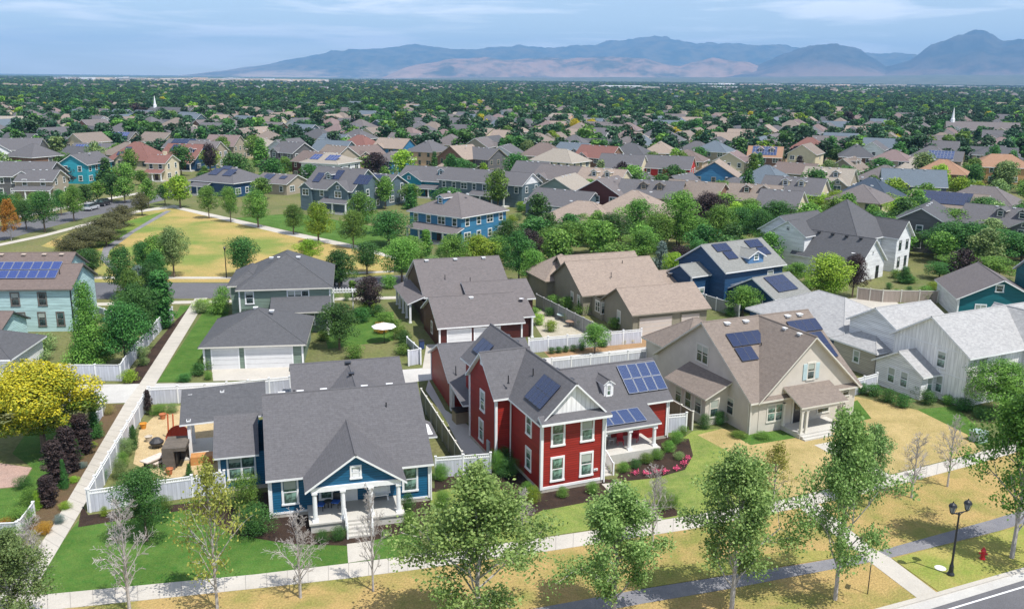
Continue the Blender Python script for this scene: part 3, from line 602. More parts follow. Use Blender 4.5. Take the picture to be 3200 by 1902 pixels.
# dormer
H.block(8.85, 9.75, 6.65, 9.0, 5.55, WHITE, ROOFG, 'gy', .7, .12, .12, t=.1); H.win(9.3, 6.65, 4.55, 'f', .32, .85, tm=WHITE, tw=.1)
zf = lambda y: 4.02 + sr_ * (y - 6.0)
H.solar(11.2, 6.5, zf(6.5), 'f', sr_, 4, 2, SOLM, .95, 1.5); zp = lambda y: 2.95 + (y - 2.95) * .332
H.solar(6.0, 3.35, zp(3.35), 'f', .332, 5, 1, SOLM, 1.02, 1.75)
zl_ = lambda x: 6.17 + .98 * x
H.solar(.28, 3.9, zl_(.28), 'l', .98, 4, 2, SOLD, .75, 1.2); H.solar(.5, 16.6, zl_(.5), 'l', .98, 3, 1, SOLD, .9, 1.5)
# back garage with covered walk
H.spout(-.14, 5.9, 5.8); H.spout(5.4, -.12, 5.8); H.spout(14.98, 5.9, 3.8)
H.done(); RED = H
o2 = H.world(-.7, 19.6)
H2 = House('red_garage', 'low red garage joined behind the red house, grey gable roof over a dark carport', o2, 16.5, 'garage')
H2.block(0, 8.5, 0, 9.2, 2.95, SRED, ROOFG, 'gx', .46, .4, .35); H2.corner(0, 0, 0, 2.9, .2); H2.corner(0, 9.2, 0, 2.9, .2)
H2.shed([(-.3, -6.3, 2.7), (2.5, -7.2, 3.1), (2.8, .3, 3.3), (-.3, -.3, 3.0)], ROOFG); H2.post(.1, -.35, 0, 2.85, .15, True)
H2.pipe(.6, .4, 3.3, .9); H2.done()

# --- beige house ---
H = House('beige_house', 'beige stucco house with a steep front gable, taupe shingles and dark solar panels', G(2340, 1358), 24); H.tm = CREAMT; H.fascia = CREAMT
H.block(0, 12.2, 0, 15.2, 3.3, SBEI, ROOFB, 'gx', .68, .45, .4); zr = 3.47 + .68 * 7.6
H.walls(.9, 11.9, -.05, 4, 3.35, SBEI, 'gy', .93); H.roof(.9, 11.9, -.05, 7.4, 3.35, ROOFB, 'gy', .93, .45, .5, fm=CREAMT)
for x in (2.2, 4.4, 6.6, 9.5, 11.0): H.vent(x, 7.0, zr - .35)
for y in (1.4, 3.4): H.vent(6.2, y, 8.3)
H.win(2.75, -.05, 1.0, 'f', 1.7, 1.5, 2, gm=GLASSG); H.win(6.5, -.05, 4.5, 'f', .75, 1.45)
for d in (-.72, .72):
    b = MB(); b.box(-.22, -.07, 0, .22, 0, 1.5, M_plain('shutter_blue', (.42, .55, .58))); b.obj('shutter', H.root, loc=(6.5 + d, -.05, 4.48))
H.win(11.0, -.05, 2.3, 'f', .7, .7); H.win(8.4, -.05, 1.0, 'f', 1.3, 1.0)
H.win(0, 2.9, 1.0, 'l', .9, 1.45); H.win(0, 7.6, 4.6, 'l', 1.7, 1.6, 2)
# bay on the left
H.walls(-2.5, 0, 3.3, 9.2, 2.7, SBEI); H.shed([(-2.9, 2.8, 2.8), (0, 2.8, 4.1), (0, 9.6, 4.1), (-2.9, 9.6, 2.8)], ROOFB); H.W.poly([(-2.5, 3.3, 2.7), (0, 3.3, 2.7), (0, 3.3, 3.9)], SBEI)
for y in (4.4, 6.0, 7.6): H.win(-2.5, y, .95, 'l', .9, 1.45)
H.win(-1.5, 3.3, .8, 'f', .85, 1.6)
# porch
H.shed([(3.4, -2.7, 3.0), (8.8, -2.7, 3.0), (8.8, -.05, 4.1), (3.4, -.05, 4.1)], ROOFB); b = MB(); b.box(3.5, -2.6, 0, 8.9, -.06, .45, SLABC); b.box(8.9, -2.6, 0, 9.2, -1, .3, SLABC); b.obj('porch_floor', H.root)
b = MB(); b.box(3.6, -2.9, 0, 6.8, -2.6, .3, SLABC); b.box(3.6, -3.2, 0, 6.8, -2.9, .15, SLABC); b.obj('steps', H.root)
b = MB(); b.box(3.6, -2.5, 2.55, 8.6, -2.3, 2.85, CREAMT); b.obj('porch_beam', H.root)
for x, y in ((3.75, -2.4), (4.3, -2.4), (8.5, -2.4), (8.5, -1.9), (3.6, -.2)): H.post(x, y, .45, 2.6, .11, True)
H.door(5.3, -.05, .45, 'f', 1.0, 2.1, DARK)
z_ = lambda y: 3.47 + .68 * y
H.solar(1.3, 3.3, z_(3.3), 'f', .68, 2, 1, SOLD, .95, 1.6); H.solar(1.3, 4.75, z_(4.75), 'f', .68, 4, 1, SOLD, .95, 1.6); 
H.solar(8.9, 5.3, z_(5.3), 'f', .68, 4, 1, SOLD, .9, 1.5); H.solar(10.3, 2.5, z_(2.5), 'f', .68, 2, 2, SOLD, .9, 1.6, skip=((0, 0),))
H.corner(0, -.0, .0, 3.2, .12, CREAMT)
# rear wing
H.spout(-.08, .15, 3.2); H.spout(12.3, .15, 3.2)
H.walls(3.2, 11, 15.2, 22.5, 2.8, SBEI); H.roof(3.2, 11, 15.2, 22.5, 2.8, ROOFB, 'hip', .7, .4)
H.pipe(4.3, 4.4, z_(4.4), .5); H.done()

# --- white farmhouse at the right edge ---
H = House('white_farmhouse', 'tall white board-and-batten house with pale grey roofs at the right edge', G(2000 + 2095 / 2.081, 850 + 880 / 2.081), 26); H.gm = GLASSG
H.block(0, 22, 0, 8.9, 5.3, SWHT, ROOFW, 'gx', .62, .45, .4); 
H.walls(8.1, 13.6, -1.4, 4, 5.3, SWHT2, 'gy', 1.0); H.roof(8.1, 13.6, -1.4, 5.5, 5.3, ROOFW, 'gy', 1.0, .35, .35)
H.walls(14.6, 19.6, -1.2, 4, 5.3, SWHT2, 'gy', 1.0); H.roof(14.6, 19.6, -1.2, 5.5, 5.3, ROOFW, 'gy', 1.0, .35, .35)
for x in (9.9, 11.9, 16, 18): H.win(x, -1.4 if x < 14 else -1.2, 3.7, 'f', .8, 1.6); H.win(x, -1.4 if x < 14 else -1.2, .9, 'f', .8, 1.6)
for x in (2.3, 5.0): H.win(x, 0, 3.7, 'f', .8, 1.5)
H.win(0, 3.0, 3.3, 'l', .9, 1.55); H.win(0, 3.0, .7, 'l', .9, 1.7)
H.T.box(-.03, -.02, 2.75, 0, 8.9, 2.85, WHITE)
H.T.box(-.03, -.02, 5.25, 0, 8.9, 5.35, WHITE)
H.walls(-2.2, 0, 3.2, 9.0, 2.6, SWHT2, 'gx', .55); H.roof(-2.2, 0, 3.2, 9.0, 2.6, ROOFW, 'gx', .55, .4, .3); H.win(-2.2, 6.9, .8, 'l', .8, 1.5); H.win(-2.2, 5.3, .8, 'l', .8, 1.5); H.win(-1.0, 3.2, .8, 'f', .7, 1.5)
H.shed([(6.5, -4.2, 2.9), (22, -4.2, 2.9), (22, -1.4, 3.7), (6.5, -1.4, 3.7)], M_plain('white_metal_roof', (.7, .72, .75), .35)); 
for x in (7, 10.5, 14, 17.5): H.post(x, -4.0, 0, 2.8, .13)
H.block(1.0, 9, 8.9, 16.0, 5.0, SWHT2, ROOFW, 'gx', .55, .4, .3)
H.done()
H = House('tan_cottage_wing', 'low tan-walled house under pale hipped roofs behind the beige house', G(2000 + 1390 / 2.081, 850 + 670 / 2.081), 26); H.gm = GLASSG
H.walls(1.2, 12, -1.6, 4.4, 2.9, M_siding('tan_lap', (.5, .46, .38))); H.roof(1.2, 14, -1.6, 4.4, 2.9, ROOFW, 'hip', .45, .4)
H.walls(1.6, 12, 4.4, 19, 2.9, SNAVY); H.roof(1.6, 13, 3.4, 19, 2.9, ROOFW, 'hip', .5, .45)
H.win(1.2, 1.0, 1.1, 'l', .7, 1.2); H.win(1.6, 6.4, .9, 'l', .9, 1.5); dish(H, 1.0, 3.9, 1.0); H.done()

# --- sage green house and its garage ---
H = House('sage_house', 'sage green two-storey house with a grey pyramid roof beside the walk', G(600 + 165 / 2.473, 700 + 1130 / 2.473), 10); H.fascia = CREAMT
H.block(1.2, 12.2, 15.6, 29, 5.4, SGRN, ROOFD, 'hip', .56, .45); H.walls(-.1, 4, 18, 27, 5.4, SGRN); H.roof(-.1, 4, 18, 27, 5.4, ROOFD, 'hip', .56, .45)
H.win(2.4, 15.6, 3.5, 'f', .85, 1.35); H.win(8.3, 15.6, 3.5, 'f', 2.5, 1.4, 3); H.corner(1.2, 15.6, 2, 5.3, .18); H.corner(12.2, 15.6, 0, 5.3, .18)
H.walls(1.4, 12.0, 13.6, 15.6, 2.8, SGRN); H.shed([(5, 12.2, 3.0), (12.3, 12.2, 3.0), (12.3, 15.55, 4.2), (5, 15.55, 4.2)], ROOFD); H.post(11.9, 12.6, 0, 2.9, .14, True); H.win(9.8, 13.6, 1.1, 'f', .9, 1.3)
for x in (4.8, 5.8, 8.2): H.vent(x, 21.2, 8.0)
H.done()
H = House('sage_garage', 'sage double garage with two white doors and a low grey hipped roof', G(600 + 165 / 2.473, 700 + 1130 / 2.473), 8, 'garage'); H.fascia = CREAMT
H.block(-.9, 9.5, .3, 11.2, 2.75, SGRN, ROOFD, 'hip', .47, .5); H.door(1.3, .3, 0, 'f', 2.7, 2.2, GDOOR, 'garage_door'); H.door(5.9, .3, 0, 'f', 4.9, 2.2, GDOOR, 'garage_door'); H.corner(-.9, .3, 0, 2.7, .2); H.corner(9.5, .3, 0, 2.7, .2); H.vent(3.9, 6.4, 5.15); H.vent(5.8, 5.4, 5.0)
H.done()

# --- brown house, garage in front ---
ob = G(1200 + 445 / 2.497, 700 + 960 / 2.497)
H = House('brown_house', 'dark brown house with a long greyish roof and side porch behind the brown garage', ob, 17)
H.block(.6, 12.0, 12.0, 24.5, 3.3, SBRN, ROOFK, 'gx', .56, .4, .35); H.block(6, 14.5, 9.5, 17, 2.9, SBRN, ROOFK, 'gx', .42, .4, .3)
H.shed([(-1.9, 11.2, 2.6), (.4, 11.2, 3.5), (.4, 22, 3.5), (-1.9, 22, 2.6)], ROOFK); 
for y in (11.6, 14.2, 16.8, 19.4, 21.6): H.post(-1.5, y, 0, 2.5, .13, True)
H.walls(.0, 6, 8.5, 12.5, 3.0, SBRN)
for x in (2, 6, 10): H.vent(x, 17.8, 6.75)
H.pipe(7, 13.5, 4.5); H.pipe(3.8, 14.5, 4.8); H.done()
H = House('brown_garage', 'dark brown garage with two white doors under a broad grey-brown gable roof', ob, 17, 'garage')
H.block(-.35, 9.7, -.9, 8.4, 2.75, SDRED, ROOFK, 'gx', .5, .42, .35); H.door(2.0, -.9, 0, 'f', 2.7, 2.2, GDOOR, 'garage_door'); H.door(5.4, -.9, 0, 'f', 3.0, 2.2, GDOOR, 'garage_door'); H.corner(-.35, -.9, 0, 2.7, .2); H.corner(9.7, -.9, 0, 2.7, .2)
H.win(-.35, 3.4, .9, 'l', .7, 1.3, tm=CREAMT); H.block(9.7, 11.8, 1.5, 8.0, 2.7, SDRED, ROOFK, 'gx', .4, .4, .3); H.post(11.7, 1.2, 0, 2.7, .14); H.vent(4.5, 3.2, 4.9); dish(H, 11.2, 4.0, 3.6); H.done()

# --- tan ranch house ---
H = House('tan_ranch_house', 'olive stucco ranch house under staggered tan-brown shingle gables and a double garage', G(1200 + 1975 / 2.497, 700 + 840 / 2.497), 21); H.tm = STAN; H.fascia = M_plain('olive_trim', (.2, .18, .14))
H.block(-1.6, 9.0, -1.7, 6.4, 2.9, STAN, ROOFT, 'gx', .55, .45, .4); H.door(1.6, -1.7, 0, 'f', 4.6, 2.2, GDOORP, 'garage_door'); H.door(6.6, -1.7, 0, 'f', 2.6, 2.2, GDOORP, 'garage_door')
H.win(-1.6, 2.0, .9, 'l', .75, 1.4, tm=CREAMT, gm=GLASSG); H.block(-3.1, 9.5, 9.5, 20.5, 2.9, STAN, ROOFT, 'gx', .6, .45, .4); H.walls(-1.8, 6, 6.2, 10, 2.8, STAN)
H.block(-1.5, 10.5, 17.5, 25, 2.9, STAN, ROOFT, 'gx', .75, .45, .4); H.block(-4.2, 3.5, 19.5, 27, 2.9, STAN, ROOFT, 'hip', .7, .45); H.block(8, 13.0, 12, 17, 2.8, STAN, ROOFT, 'gx', .5, .4, .3)
for y in (10.9, 13): H.win(-3.1, y, 1.3, 'l', .7, 1.1, tm=CREAMT)
for x in (-1.4, .2): H.win(x - .2, 6.2, 1.0, 'f', .8, 1.4, tm=CREAMT)
for x in (2, 5.2, 7.5): H.vent(x, 21.2, 5.5, M_plain('vent_tan', (.5, .45, .4)))
H.pipe(2, 11.5, 4.5); H.pipe(5, 14, 5.5); H.win(-1.85, 7.6, 1, 'l', 1.2, 1.3, 2, tm=CREAMT); dish(H, 12.3, 13, 3.4); H.done()

# --- blue solar house ---
og = G(2100 + 730 / 2.27, 600 + 755 / 2.27, 3.0)
H = House('blue_solar_garage', 'navy blue garage with a weathered grey roof carrying dark solar panels', og, 34, 'garage')
H.block(.4, 7.4, .4, 8.0, 2.85, SNAVY, ROOFM, 'gx', .52, .4, .35); H.door(3.9, .4, 0, 'f', 4.6, 2.2, GDOORP, 'garage_door'); H.win(.4, 2.8, .8, 'l', .8, 1.4); H.solar(1.9, 1.0, 3.02 + .52 * .6, 'f', .52, 4, 2, SOLD, .98, 1.6); H.corner(.4, .4, 0, 2.8, .2); H.done()
om = G(2100 + 380 / 2.27, 600 + 565 / 2.27, 5.3)
H = House('blue_solar_house', 'navy blue two-storey house with a weathered grey roof, dormer and two solar arrays', om, 32); H.gm = GLASSG
H.block(.5, 12.0, .5, 10.0, 5.2, SNAVY, ROOFM, 'gx', .6, .45, .4); zz = lambda y: 5.37 + .6 * (y - .5)
H.solar(1.8, 3.6, zz(3.6), 'f', .6, 3, 1, SOLD, .95, 1.6); H.solar(2.6, 2.1, zz(2.1), 'f', .6, 2, 1, SOLD, .95, 1.6); H.solar(8.3, 3.6, zz(3.6), 'f', .6, 3, 1, SOLD, .95, 1.6); H.solar(9.3, 2.1, zz(2.1), 'f', .6, 2, 1, SOLD, .95, 1.6)
H.block(5.4, 8.4, 1.0, 4.4, 6.6, M_siding('blue_dormer', (.12, .25, .45)), ROOFM, 'gy', .5, .3, .3); H.win(6.9, 1.0, 6.2, 'f', .7, .7)
H.block(-3.0, .6, 3.4, 8.0, 4.3, SNAVY, ROOFM, 'gx', .5, .35, .3); H.win(-3.0, 5.7, .9, 'l', .7, 1.4); H.win(-1.4, 3.4, .9, 'f', 1.6, 1.5, 2); H.win(.5, 6.8, 3.9, 'l', .8, 1.3); H.block(2, 5, -3.2, .6, 3.0, SNAVY, ROOFM, 'gx', .4, .3, .3); H.corner(-3, 3.4, 0, 4.2, .2); H.win(9.5, .5, 3.0, 'f', 1, 1.3); H.done()

# --- tall white house ---
ow = G(2450 + 1098 / 4.638, 600 + 1045 / 4.638, 3.0)
H = House('tall_white_house', 'tall white house with a steep dark pyramid roof and a long low garage wing', ow, 40)
H.block(.3, 8.6, .3, 11.0, 2.9, SWHT2, ROOFD, 'gy', 0, .4) if 0 else None
H.walls(0, 7.6, 0, 12.0, 3.0, SWHT2, 'gy', .92); H.roof(0, 7.6, 0, 12.0, 3.0, ROOFD, 'gy', .92, .4, .4)
H.walls(4.5, 17.0, 3.2, 15.5, 6.0, SWHT2); H.roof(4.5, 17.0, 3.2, 15.5, 6.0, ROOFD, 'hip', .85, .45)
H.walls(12.2, 16.9, .5, 8, 6.0, SWHT2, 'gy', 1.0); H.roof(12.2, 16.9, .5, 9, 6.0, ROOFD, 'gy', 1.0, .4, .5)
H.walls(1, 12, 11.8, 19.5, 6.0, SWHT2, 'gx', .65); H.roof(1, 12, 11.8, 19.5, 6.0, ROOFD, 'gx', .65, .4, .35)
H.walls(.2, 3, 10.2, 16.8, 6.0, SWHT2, 'gx', .62) ; H.roof(.2, 3, 10.2, 16.8, 6.0, ROOFD, 'gx', .62, .35, .3)
H.win(.2, 13.5, 6.6, 'l', .6, .6, gm=DARK, tw=.03)
for y in (2, 4.5, 7, 9.5): H.vent(3.2, y, 6.4, DARK)
for x in (6.5, 9.5): H.win(x + .6, 3.2, 3.7, 'f', .7, 1.5, tm=DARK, tw=.05); H.win(x + .6, 3.2, .8, 'f', .8, 1.6, tm=DARK, tw=.05)
for x in (13.4, 15.7): H.win(x, .5, 3.7, 'f', .7, 1.5, tm=DARK, tw=.05); H.win(x, .5, .8, 'f', .7, 1.6, tm=DARK, tw=.05)
H.door(5.6, 0, 0, 'f', .9, 2.1, DARK, trim=False); H.win(3.8, 0, 4.2, 'f', .4, .5, gm=DARK, tw=.04); dish(H, .6, 1.6, 3.8); H.done()

# --- teal house at the right edge ---
ot = G(2100 + 2020 / 2.27, 600 + 745 / 2.27, 3.2)
H = House('teal_gabled_house', 'teal house with a wide white-trimmed gable and dark shingles at the right edge', ot, -12)
H.walls(.4, 10.6, .4, 12, 3.0, STEAL, 'gy', .52); H.W.poly([(.37, .4, -.1), (.37, 12, -.1), (.37, 12, 3), (.37, .4, 3)][::-1], SWHT2); H.roof(.4, 10.6, .4, 12, 3.0, ROOFK, 'gy', .52, .4, .45)
H.win(5.2, .4, 4.2, 'f', .8, .8); H.win(3.2, .4, .9, 'f', 1.2, 1.3, 2); H.walls(10.6, 17, 3, 12, 5.2, STEAL, 'gx', .5); H.roof(10.6, 17, 3, 12, 5.2, ROOFK, 'gx', .5, .4, .4); H.win(12.5, 3, 3.3, 'f', .9, 1.4); H.corner(.4, .4, 0, 3, .2); H.done()

# --- aqua house at the left edge ---
H = House('aqua_house', 'pale aqua two-storey house with brown trim, brown roof and bright blue solar panels', G(1045 / 4.6375, 740 + 1365 / 4.6375), 5); H.tm = M_plain('taupe_trim', (.16, .14, .125)); H.fascia = H.tm
H.block(-22, 0, 3.0, 11.0, 5.5, SAQUA, ROOFBR, 'gx', .52, .4, .4); H.block(-18, -3.2, 9.5, 17.0, 5.9, SAQUA, ROOFBR, 'gx', .52, .4, .4)
za = lambda y: 5.67 + .52 * (y - 3.0)
H.root.location.x += .6; H.root.location.y -= 3.0
H.solar(-13.8, 4.35, za(4.35), 'f', .52, 10, 1, SOLB, 1.12, 1.55, .05); H.solar(-13.8, 5.85, za(5.85), 'f', .52, 10, 1, SOLB, 1.12, 1.55, .05)
for x in (-12, -9.2, -6.6, -4.4): H.vent(x, 12.6, 7.75, M_plain('vent_cream', (.6, .5, .4)))
for x in (-10.5, -6.6, -3.4): H.win(x, 3.0, 3.4, 'f', .85, 1.5, tm=H.tm)
for x in (-9.2, -3.9, -1.7, -6.3): H.win(x + .2, 3.0, .8, 'f', .75, 1.6, tm=H.tm)
H.win(0, 6.8, 3.9, 'r', .7, 1.3, tm=H.tm); H.corner(0, 3.0, 0, 5.4, .12, DARK); H.pipe(-9.4, 3.7, 6.0, .9); H.pipe(-1.9, 5.2, 6.8, .5); H.done()
H = House('aqua_garage', 'pale aqua gabled garage with a brown roof at the left edge', (-57.9, 99.9), 0, 'garage'); H.tm = H.fascia = M_plain('dark_fascia', (.08, .08, .08))
H.block(-9, 0, -3, 3.1, 2.65, SAQUA, ROOFBR, 'gx', .5, .35, .4); H.done()
H = House('dark_roof_shed', 'house corner with a dark hipped roof above the yellow flowering tree', O(-20, 935), 5, 'house')
H.block(-8, 2.0, 0, 8, 2.7, SWHT2, ROOFD, 'hip', .5, .4); H.done()
# ---------------- fences ----------------
def fence(name, pts, label, mat=VINYL, h=1.75, cap=WHITE, lattice=True, step=2.3, group=None):
    p0 = pts[0]; root = empty(name, (p0[0], p0[1], 0)); tag(root, label, 'fence', group)
    post = MB(); post.box(-.07, -.07, -.1, .07, .07, h + .06, cap); post.box(-.1, -.1, h + .06, .1, .1, h + .12, cap); pm = post.mesh('post')
    for a, b in zip(pts[:-1], pts[1:]):
        a = Vector((a[0], a[1], 0)); b = Vector((b[0], b[1], 0)); d = b - a; n = max(1, round(d.length / step)); ang = math.atan2(d.y, d.x); s = d.length / n
        m = MB(); hb = h - .32 if lattice else h - .05
        m.box(.05, -.025, .02, s - .05, .025, hb, mat); m.box(.05, -.045, hb, s - .05, .045, hb + .09, cap); m.box(.05, -.045, h - .06, s - .05, .045, h, cap)
        if lattice:
            k = int(s / .16)
            for i in range(k): m.box(.1 + i * .16, -.012, hb + .09, .15 + i * .16, .012, h - .06, cap)
            m.box(.05, -.011, (hb + h) / 2 - .0, s - .05, .011, (hb + h) / 2 + .04, cap)
        me = m.mesh('panel')
        for i in range(n):
            q = a + d * (i / n); r = q - Vector((p0[0], p0[1], 0))
            P_at('panel', me, root, (r.x, r.y, 0), ang); P_at('post', pm, root, (r.x, r.y, 0), ang)
        r = b - Vector((p0[0], p0[1], 0)); P_at('post', pm, root, (r.x, r.y, 0), ang)
    return root
def Cc(x0, y0, s): return lambda x, y, z=1.8: G(x0 + x / s, y0 + y / s, z)
fence('white_fence', [G(270, 1527, 1.8), G(462, 1208, 1.8)], 'white vinyl fence running along the long concrete walk beside the blue cottage yard')
fence('white_fence', [G(275, 1529, 1.8), G(700, 1470, 1.8)], 'white vinyl fence closing the front of the blue cottage side yard')
fence('white_fence', [G(466, 1208, 1.8), G(640, 1200, 1.8), G(905, 1175, 1.8)], 'white lattice-top fence at the back of the blue cottage yard by the alley')
c = Cc(1250, 950, 2.12); OLV = M_siding('weathered_fence', (.27, .25, .2), .16, True)
fence('white_fence', [c(235, 1010), c(600, 983)], 'white lattice-top fence between the blue cottage and the red house')
fence('tan_fence', [c(140, 560), c(410, 975)], 'olive-tan plank fence down the passage between blue cottage and red house', OLV, cap=CREAMT, lattice=False)
fence('white_fence', [c(1765, 730), c(1900, 718)], 'short white fence between the red house corner and beige house bay')
c = Cc(2000, 850, 2.081); fence('tan_fence', [c(195, 820), c(345, 905)], 'short olive plank fence running back from the red house corner', OLV, lattice=False, cap=CREAMT)
fence('white_fence', [c(1375, 700), c(1545, 655)], 'white fence linking the beige house and the white farmhouse')
c = Cc(1200, 700, 2.497); GRF = M_siding('grey_fence', (.3, .31, .31), .16, True)
fence('white_fence', [c(1130, 890), c(2010, 815)], 'long white fence in front of the brown house garden with round shrubs', lattice=True)
fence('low_fence', [c(1310, 1045, 1.4), c(2190, 958, 1.4)], 'low white fence along the alley behind the red house', h=1.35)
fence('grey_fence', [c(1190, 545), c(1770, 835)], 'grey plank fence between the brown house garden and the tan ranch house', GRF, cap=M_plain('grey_cap', (.4, .4, .4)), lattice=False)
fence('grey_fence', [c(180, 880), c(285, 975)], 'short grey fence left of the brown garage', GRF, lattice=False); fence('white_fence', [c(190, 985), c(280, 970)], 'small white gate panel left of the red garage', lattice=False)
c = Cc(0, 700, 2.473); fence('white_fence', [c(150, 1080), c(925, 1085)], 'white fence behind the yellow flowering tree along the alley', lattice=False); fence('white_fence', [c(925, 1085), c(1010, 960), c(1250, 700), c(1330, 640)], 'white fence hidden behind the tall green trees by the walk', lattice=False)
fence('grey_fence', [c(740, 640, 1.6), c(870, 690, 1.6)], 'weathered fence right of the aqua house by the street', GRF, lattice=False)
c = Cc(2100, 600, 2.27); PKF = M_siding('pinkish_fence', (.38, .32, .28), .16, True)
fence('tan_fence', [c(1320, 675), c(1500, 695), c(1890, 700)], 'pinkish tan fence between the tall white house and the white farmhouse', PKF, cap=CREAMT, lattice=False); fence('grey_fence', [c(165, 705), c(480, 800)], 'grey fence in front of the blue solar house', GRF, lattice=False)
c = Cc(0, 1100, 1.85); fence('picket_fence', [c(600, 255, 1.2), c(585, 300, 1.2), c(500, 420, 1.2)], 'low white picket fence behind the purple columnar shrubs', h=1.1, lattice=False)
fence('picket_fence', [c(190, 870, 1.0), c(110, 975, 1.0)], 'low white picket fence beside the rose bush', h=1.0, lattice=False); fence('picket_fence', [c(95, 985, 1.0), c(-40, 990, 1.0)], 'low white picket fence at the far left bottom edge', h=1.0, lattice=False)

# ---------------- street furniture and small things ----------------
def thing(name, label, cat, loc, rz=0, group=None): return tag(empty(name, loc, rz), label, cat, group)
BLK = M_plain('black_iron', (.015, .018, .022), .4, .5, .1)
b = G(2970, 1796); t = thing('street_lamp', 'black twin-headed street lamp standing beside the red fire hydrant', 'street lamp', b, R(20))
m = MB(); m.lathe([(.24, 0), (.24, .12), (.16, .25), (.13, .7), (.1, .8), (.075, 1.0), (.055, 4.25), (.09, 4.3), (.05, 4.4)], BLK, 12); m.obj('pole', t)
m = MB(); m.tube((-.62, 0, 4.45), (.62, 0, 4.45), .035, .035, BLK); m.tube((0, 0, 4.3), (-.4, 0, 4.45), .03, .03, BLK); m.tube((0, 0, 4.3), (.4, 0, 4.45), .03, .03, BLK); m.obj('crossarm', t)
for x in (-.62, .62):
    m = MB(); m.lathe([(.05, 4.45), (.12, 4.52), (.14, 4.56)], BLK, 8); m.lathe([(.27, 4.98), (.2, 5.12), (.05, 5.22), (.03, 5.32)], BLK, 10)
    for k in range(6): a = k * math.pi / 3; m.tube((.13 * math.cos(a), .13 * math.sin(a), 4.56), (.24 * math.cos(a), .24 * math.sin(a), 4.98), .015, .015, BLK, 4)
    l = m.obj('lantern', t, loc=(x, 0, 0)); g_ = MB(); g_.lathe([(.11, 4.56), (.21, 4.98)], M_plain('lamp_glass', (.25, .28, .3), .2), 8); g_.obj('lamp_glass', l)
b = G(3070, 1746); t = thing('fire_hydrant', 'red fire hydrant standing on a pale concrete pad', 'fire hydrant', b, R(-20)); RD = M_plain('hydrant_red', (.5, .02, .03), .4, .5)
m = MB(); m.lathe([(.2, 0), (.2, .08), (.14, .1), (.13, .55), (.17, .58), (.17, .64), (.14, .7), (.09, .8), (.04, .84), (.04, .9), (0, .9)], RD, 12); m.obj('barrel', t)
for d, r_ in (((.26, 0), .07), ((-.26, 0), .07), ((0, -.27), .09)): m = MB(); m.tube((0, 0, .42), (d[0], d[1], .42), r_, r_, RD, 10); m.obj('nozzle', t)
b = G(2711, 1855); t = thing('road_sign', 'small grey sign plate on a thin post seen from behind', 'sign', b, R(60)); m = MB(); m.tube((0, 0, 0), (0, 0, 2.6), .035, .03, DARK); m.obj('post', t); m = MB(); m.box(-.3, -.02, 2.1, .3, .0, 2.65, M_plain('sign_back', (.35, .38, .38), .4)); m.obj('sign_plate', t)
m = MB(); m.lathe([(.36, 0), (.36, .05), (.3, .07), (0, .07)], M_plain('cover_white', (.7, .7, .68)), 14); o_ = m.obj('utility_cover', loc=G(2938, 1775)); tag(o_, 'round white utility cover in the grass left of the street lamp', 'cover')
b = G(708, 868); t = thing('lamp_post', 'thin dark lamp post by the park street near the sage house', 'lamp post', b); m = MB(); m.lathe([(.12, 0), (.09, .4), (.06, 4.4)], BLK, 8); m.obj('pole', t); m = MB(); m.lathe([(.08, 4.4), (.22, 4.8), (.05, 5.0)], BLK, 8); m.obj('lantern', t)
# picnic table, bench, grill, stone fireplace, red canopy
c = Cc(250, 1150, 2.968); WOOD = M_plain('pale_wood', (.6, .52, .46), .7, .2, .15, 3)
b = c(690, 910, 0); t = thing('picnic_table', 'pale wooden slab table on the flagstone yard', 'table', (b.x, b.y, .014), R(60)); m = MB(); m.box(-1.0, -.45, .68, 1.0, .45, .76, WOOD); m.obj('tabletop', t)
for x in (-.7, .7): m = MB(); m.box(x - .06, -.3, 0, x + .06, .3, .68, DARK); m.obj('leg', t)
b = c(775, 900, 0); t = thing('bench', 'pale wooden bench beside the slab table', 'bench', (b.x, b.y, .014), R(60)); m = MB(); m.box(-.9, -.17, .38, .9, .17, .46, WOOD); m.obj('seat', t)
for x in (-.6, .6): m = MB(); m.box(x - .05, -.14, 0, x + .05, .14, .38, WOOD); m.obj('leg', t)
b = c(715, 735, 0); t = thing('fire_pit', 'low black fire pit with a domed dark lid on the flagstones', 'fire pit', (b.x, b.y, .014)); m = MB(); m.lathe([(.45, .25), (.6, .45), (.6, .55), (.5, .55)], DARK, 12); m.obj('bowl', t)
m = MB(); m.lathe([(.55, .56), (.3, .85), (0, .95)], M_plain('dark_lid', (.05, .05, .055), .5), 12); m.obj('lid', t)
for k in range(4): m = MB(); a = k * 1.57 + .7; m.tube((.4 * math.cos(a), .4 * math.sin(a), 0), (.3 * math.cos(a), .3 * math.sin(a), .3), .03, .03, DARK); m.obj('leg', t)
b = c(905, 915, 0); t = thing('stone_fireplace', 'dark stacked-stone outdoor fireplace next to the covered patio', 'fireplace', (b.x, b.y, 0), R(10))
STN = M_shingle('stacked_stone', (.14, .12, .1), (.06, .055, .05), 1.3); m = MB(); m.box(-1.0, -.6, 0, -.1, 2.0, 1.9, STN); m.box(-.1, 1.6, 0, .85, 2.0, 1.9, STN); m.box(-.1, -.6, 1.6, .85, 1.6, 1.9, STN); m.box(-.1, -.2, 0, .0, 1.6, 1.6, DARK); m.obj('stone_body', t)
b = c(925, 690, 0); t = thing('garden_canopy', 'coral red half-dome canopy with orange poles beside the covered patio', 'canopy', (b.x, b.y, 0), R(0)); CR = M_plain('coral_cloth', (.55, .1, .07), .7, .2)
m = MB()
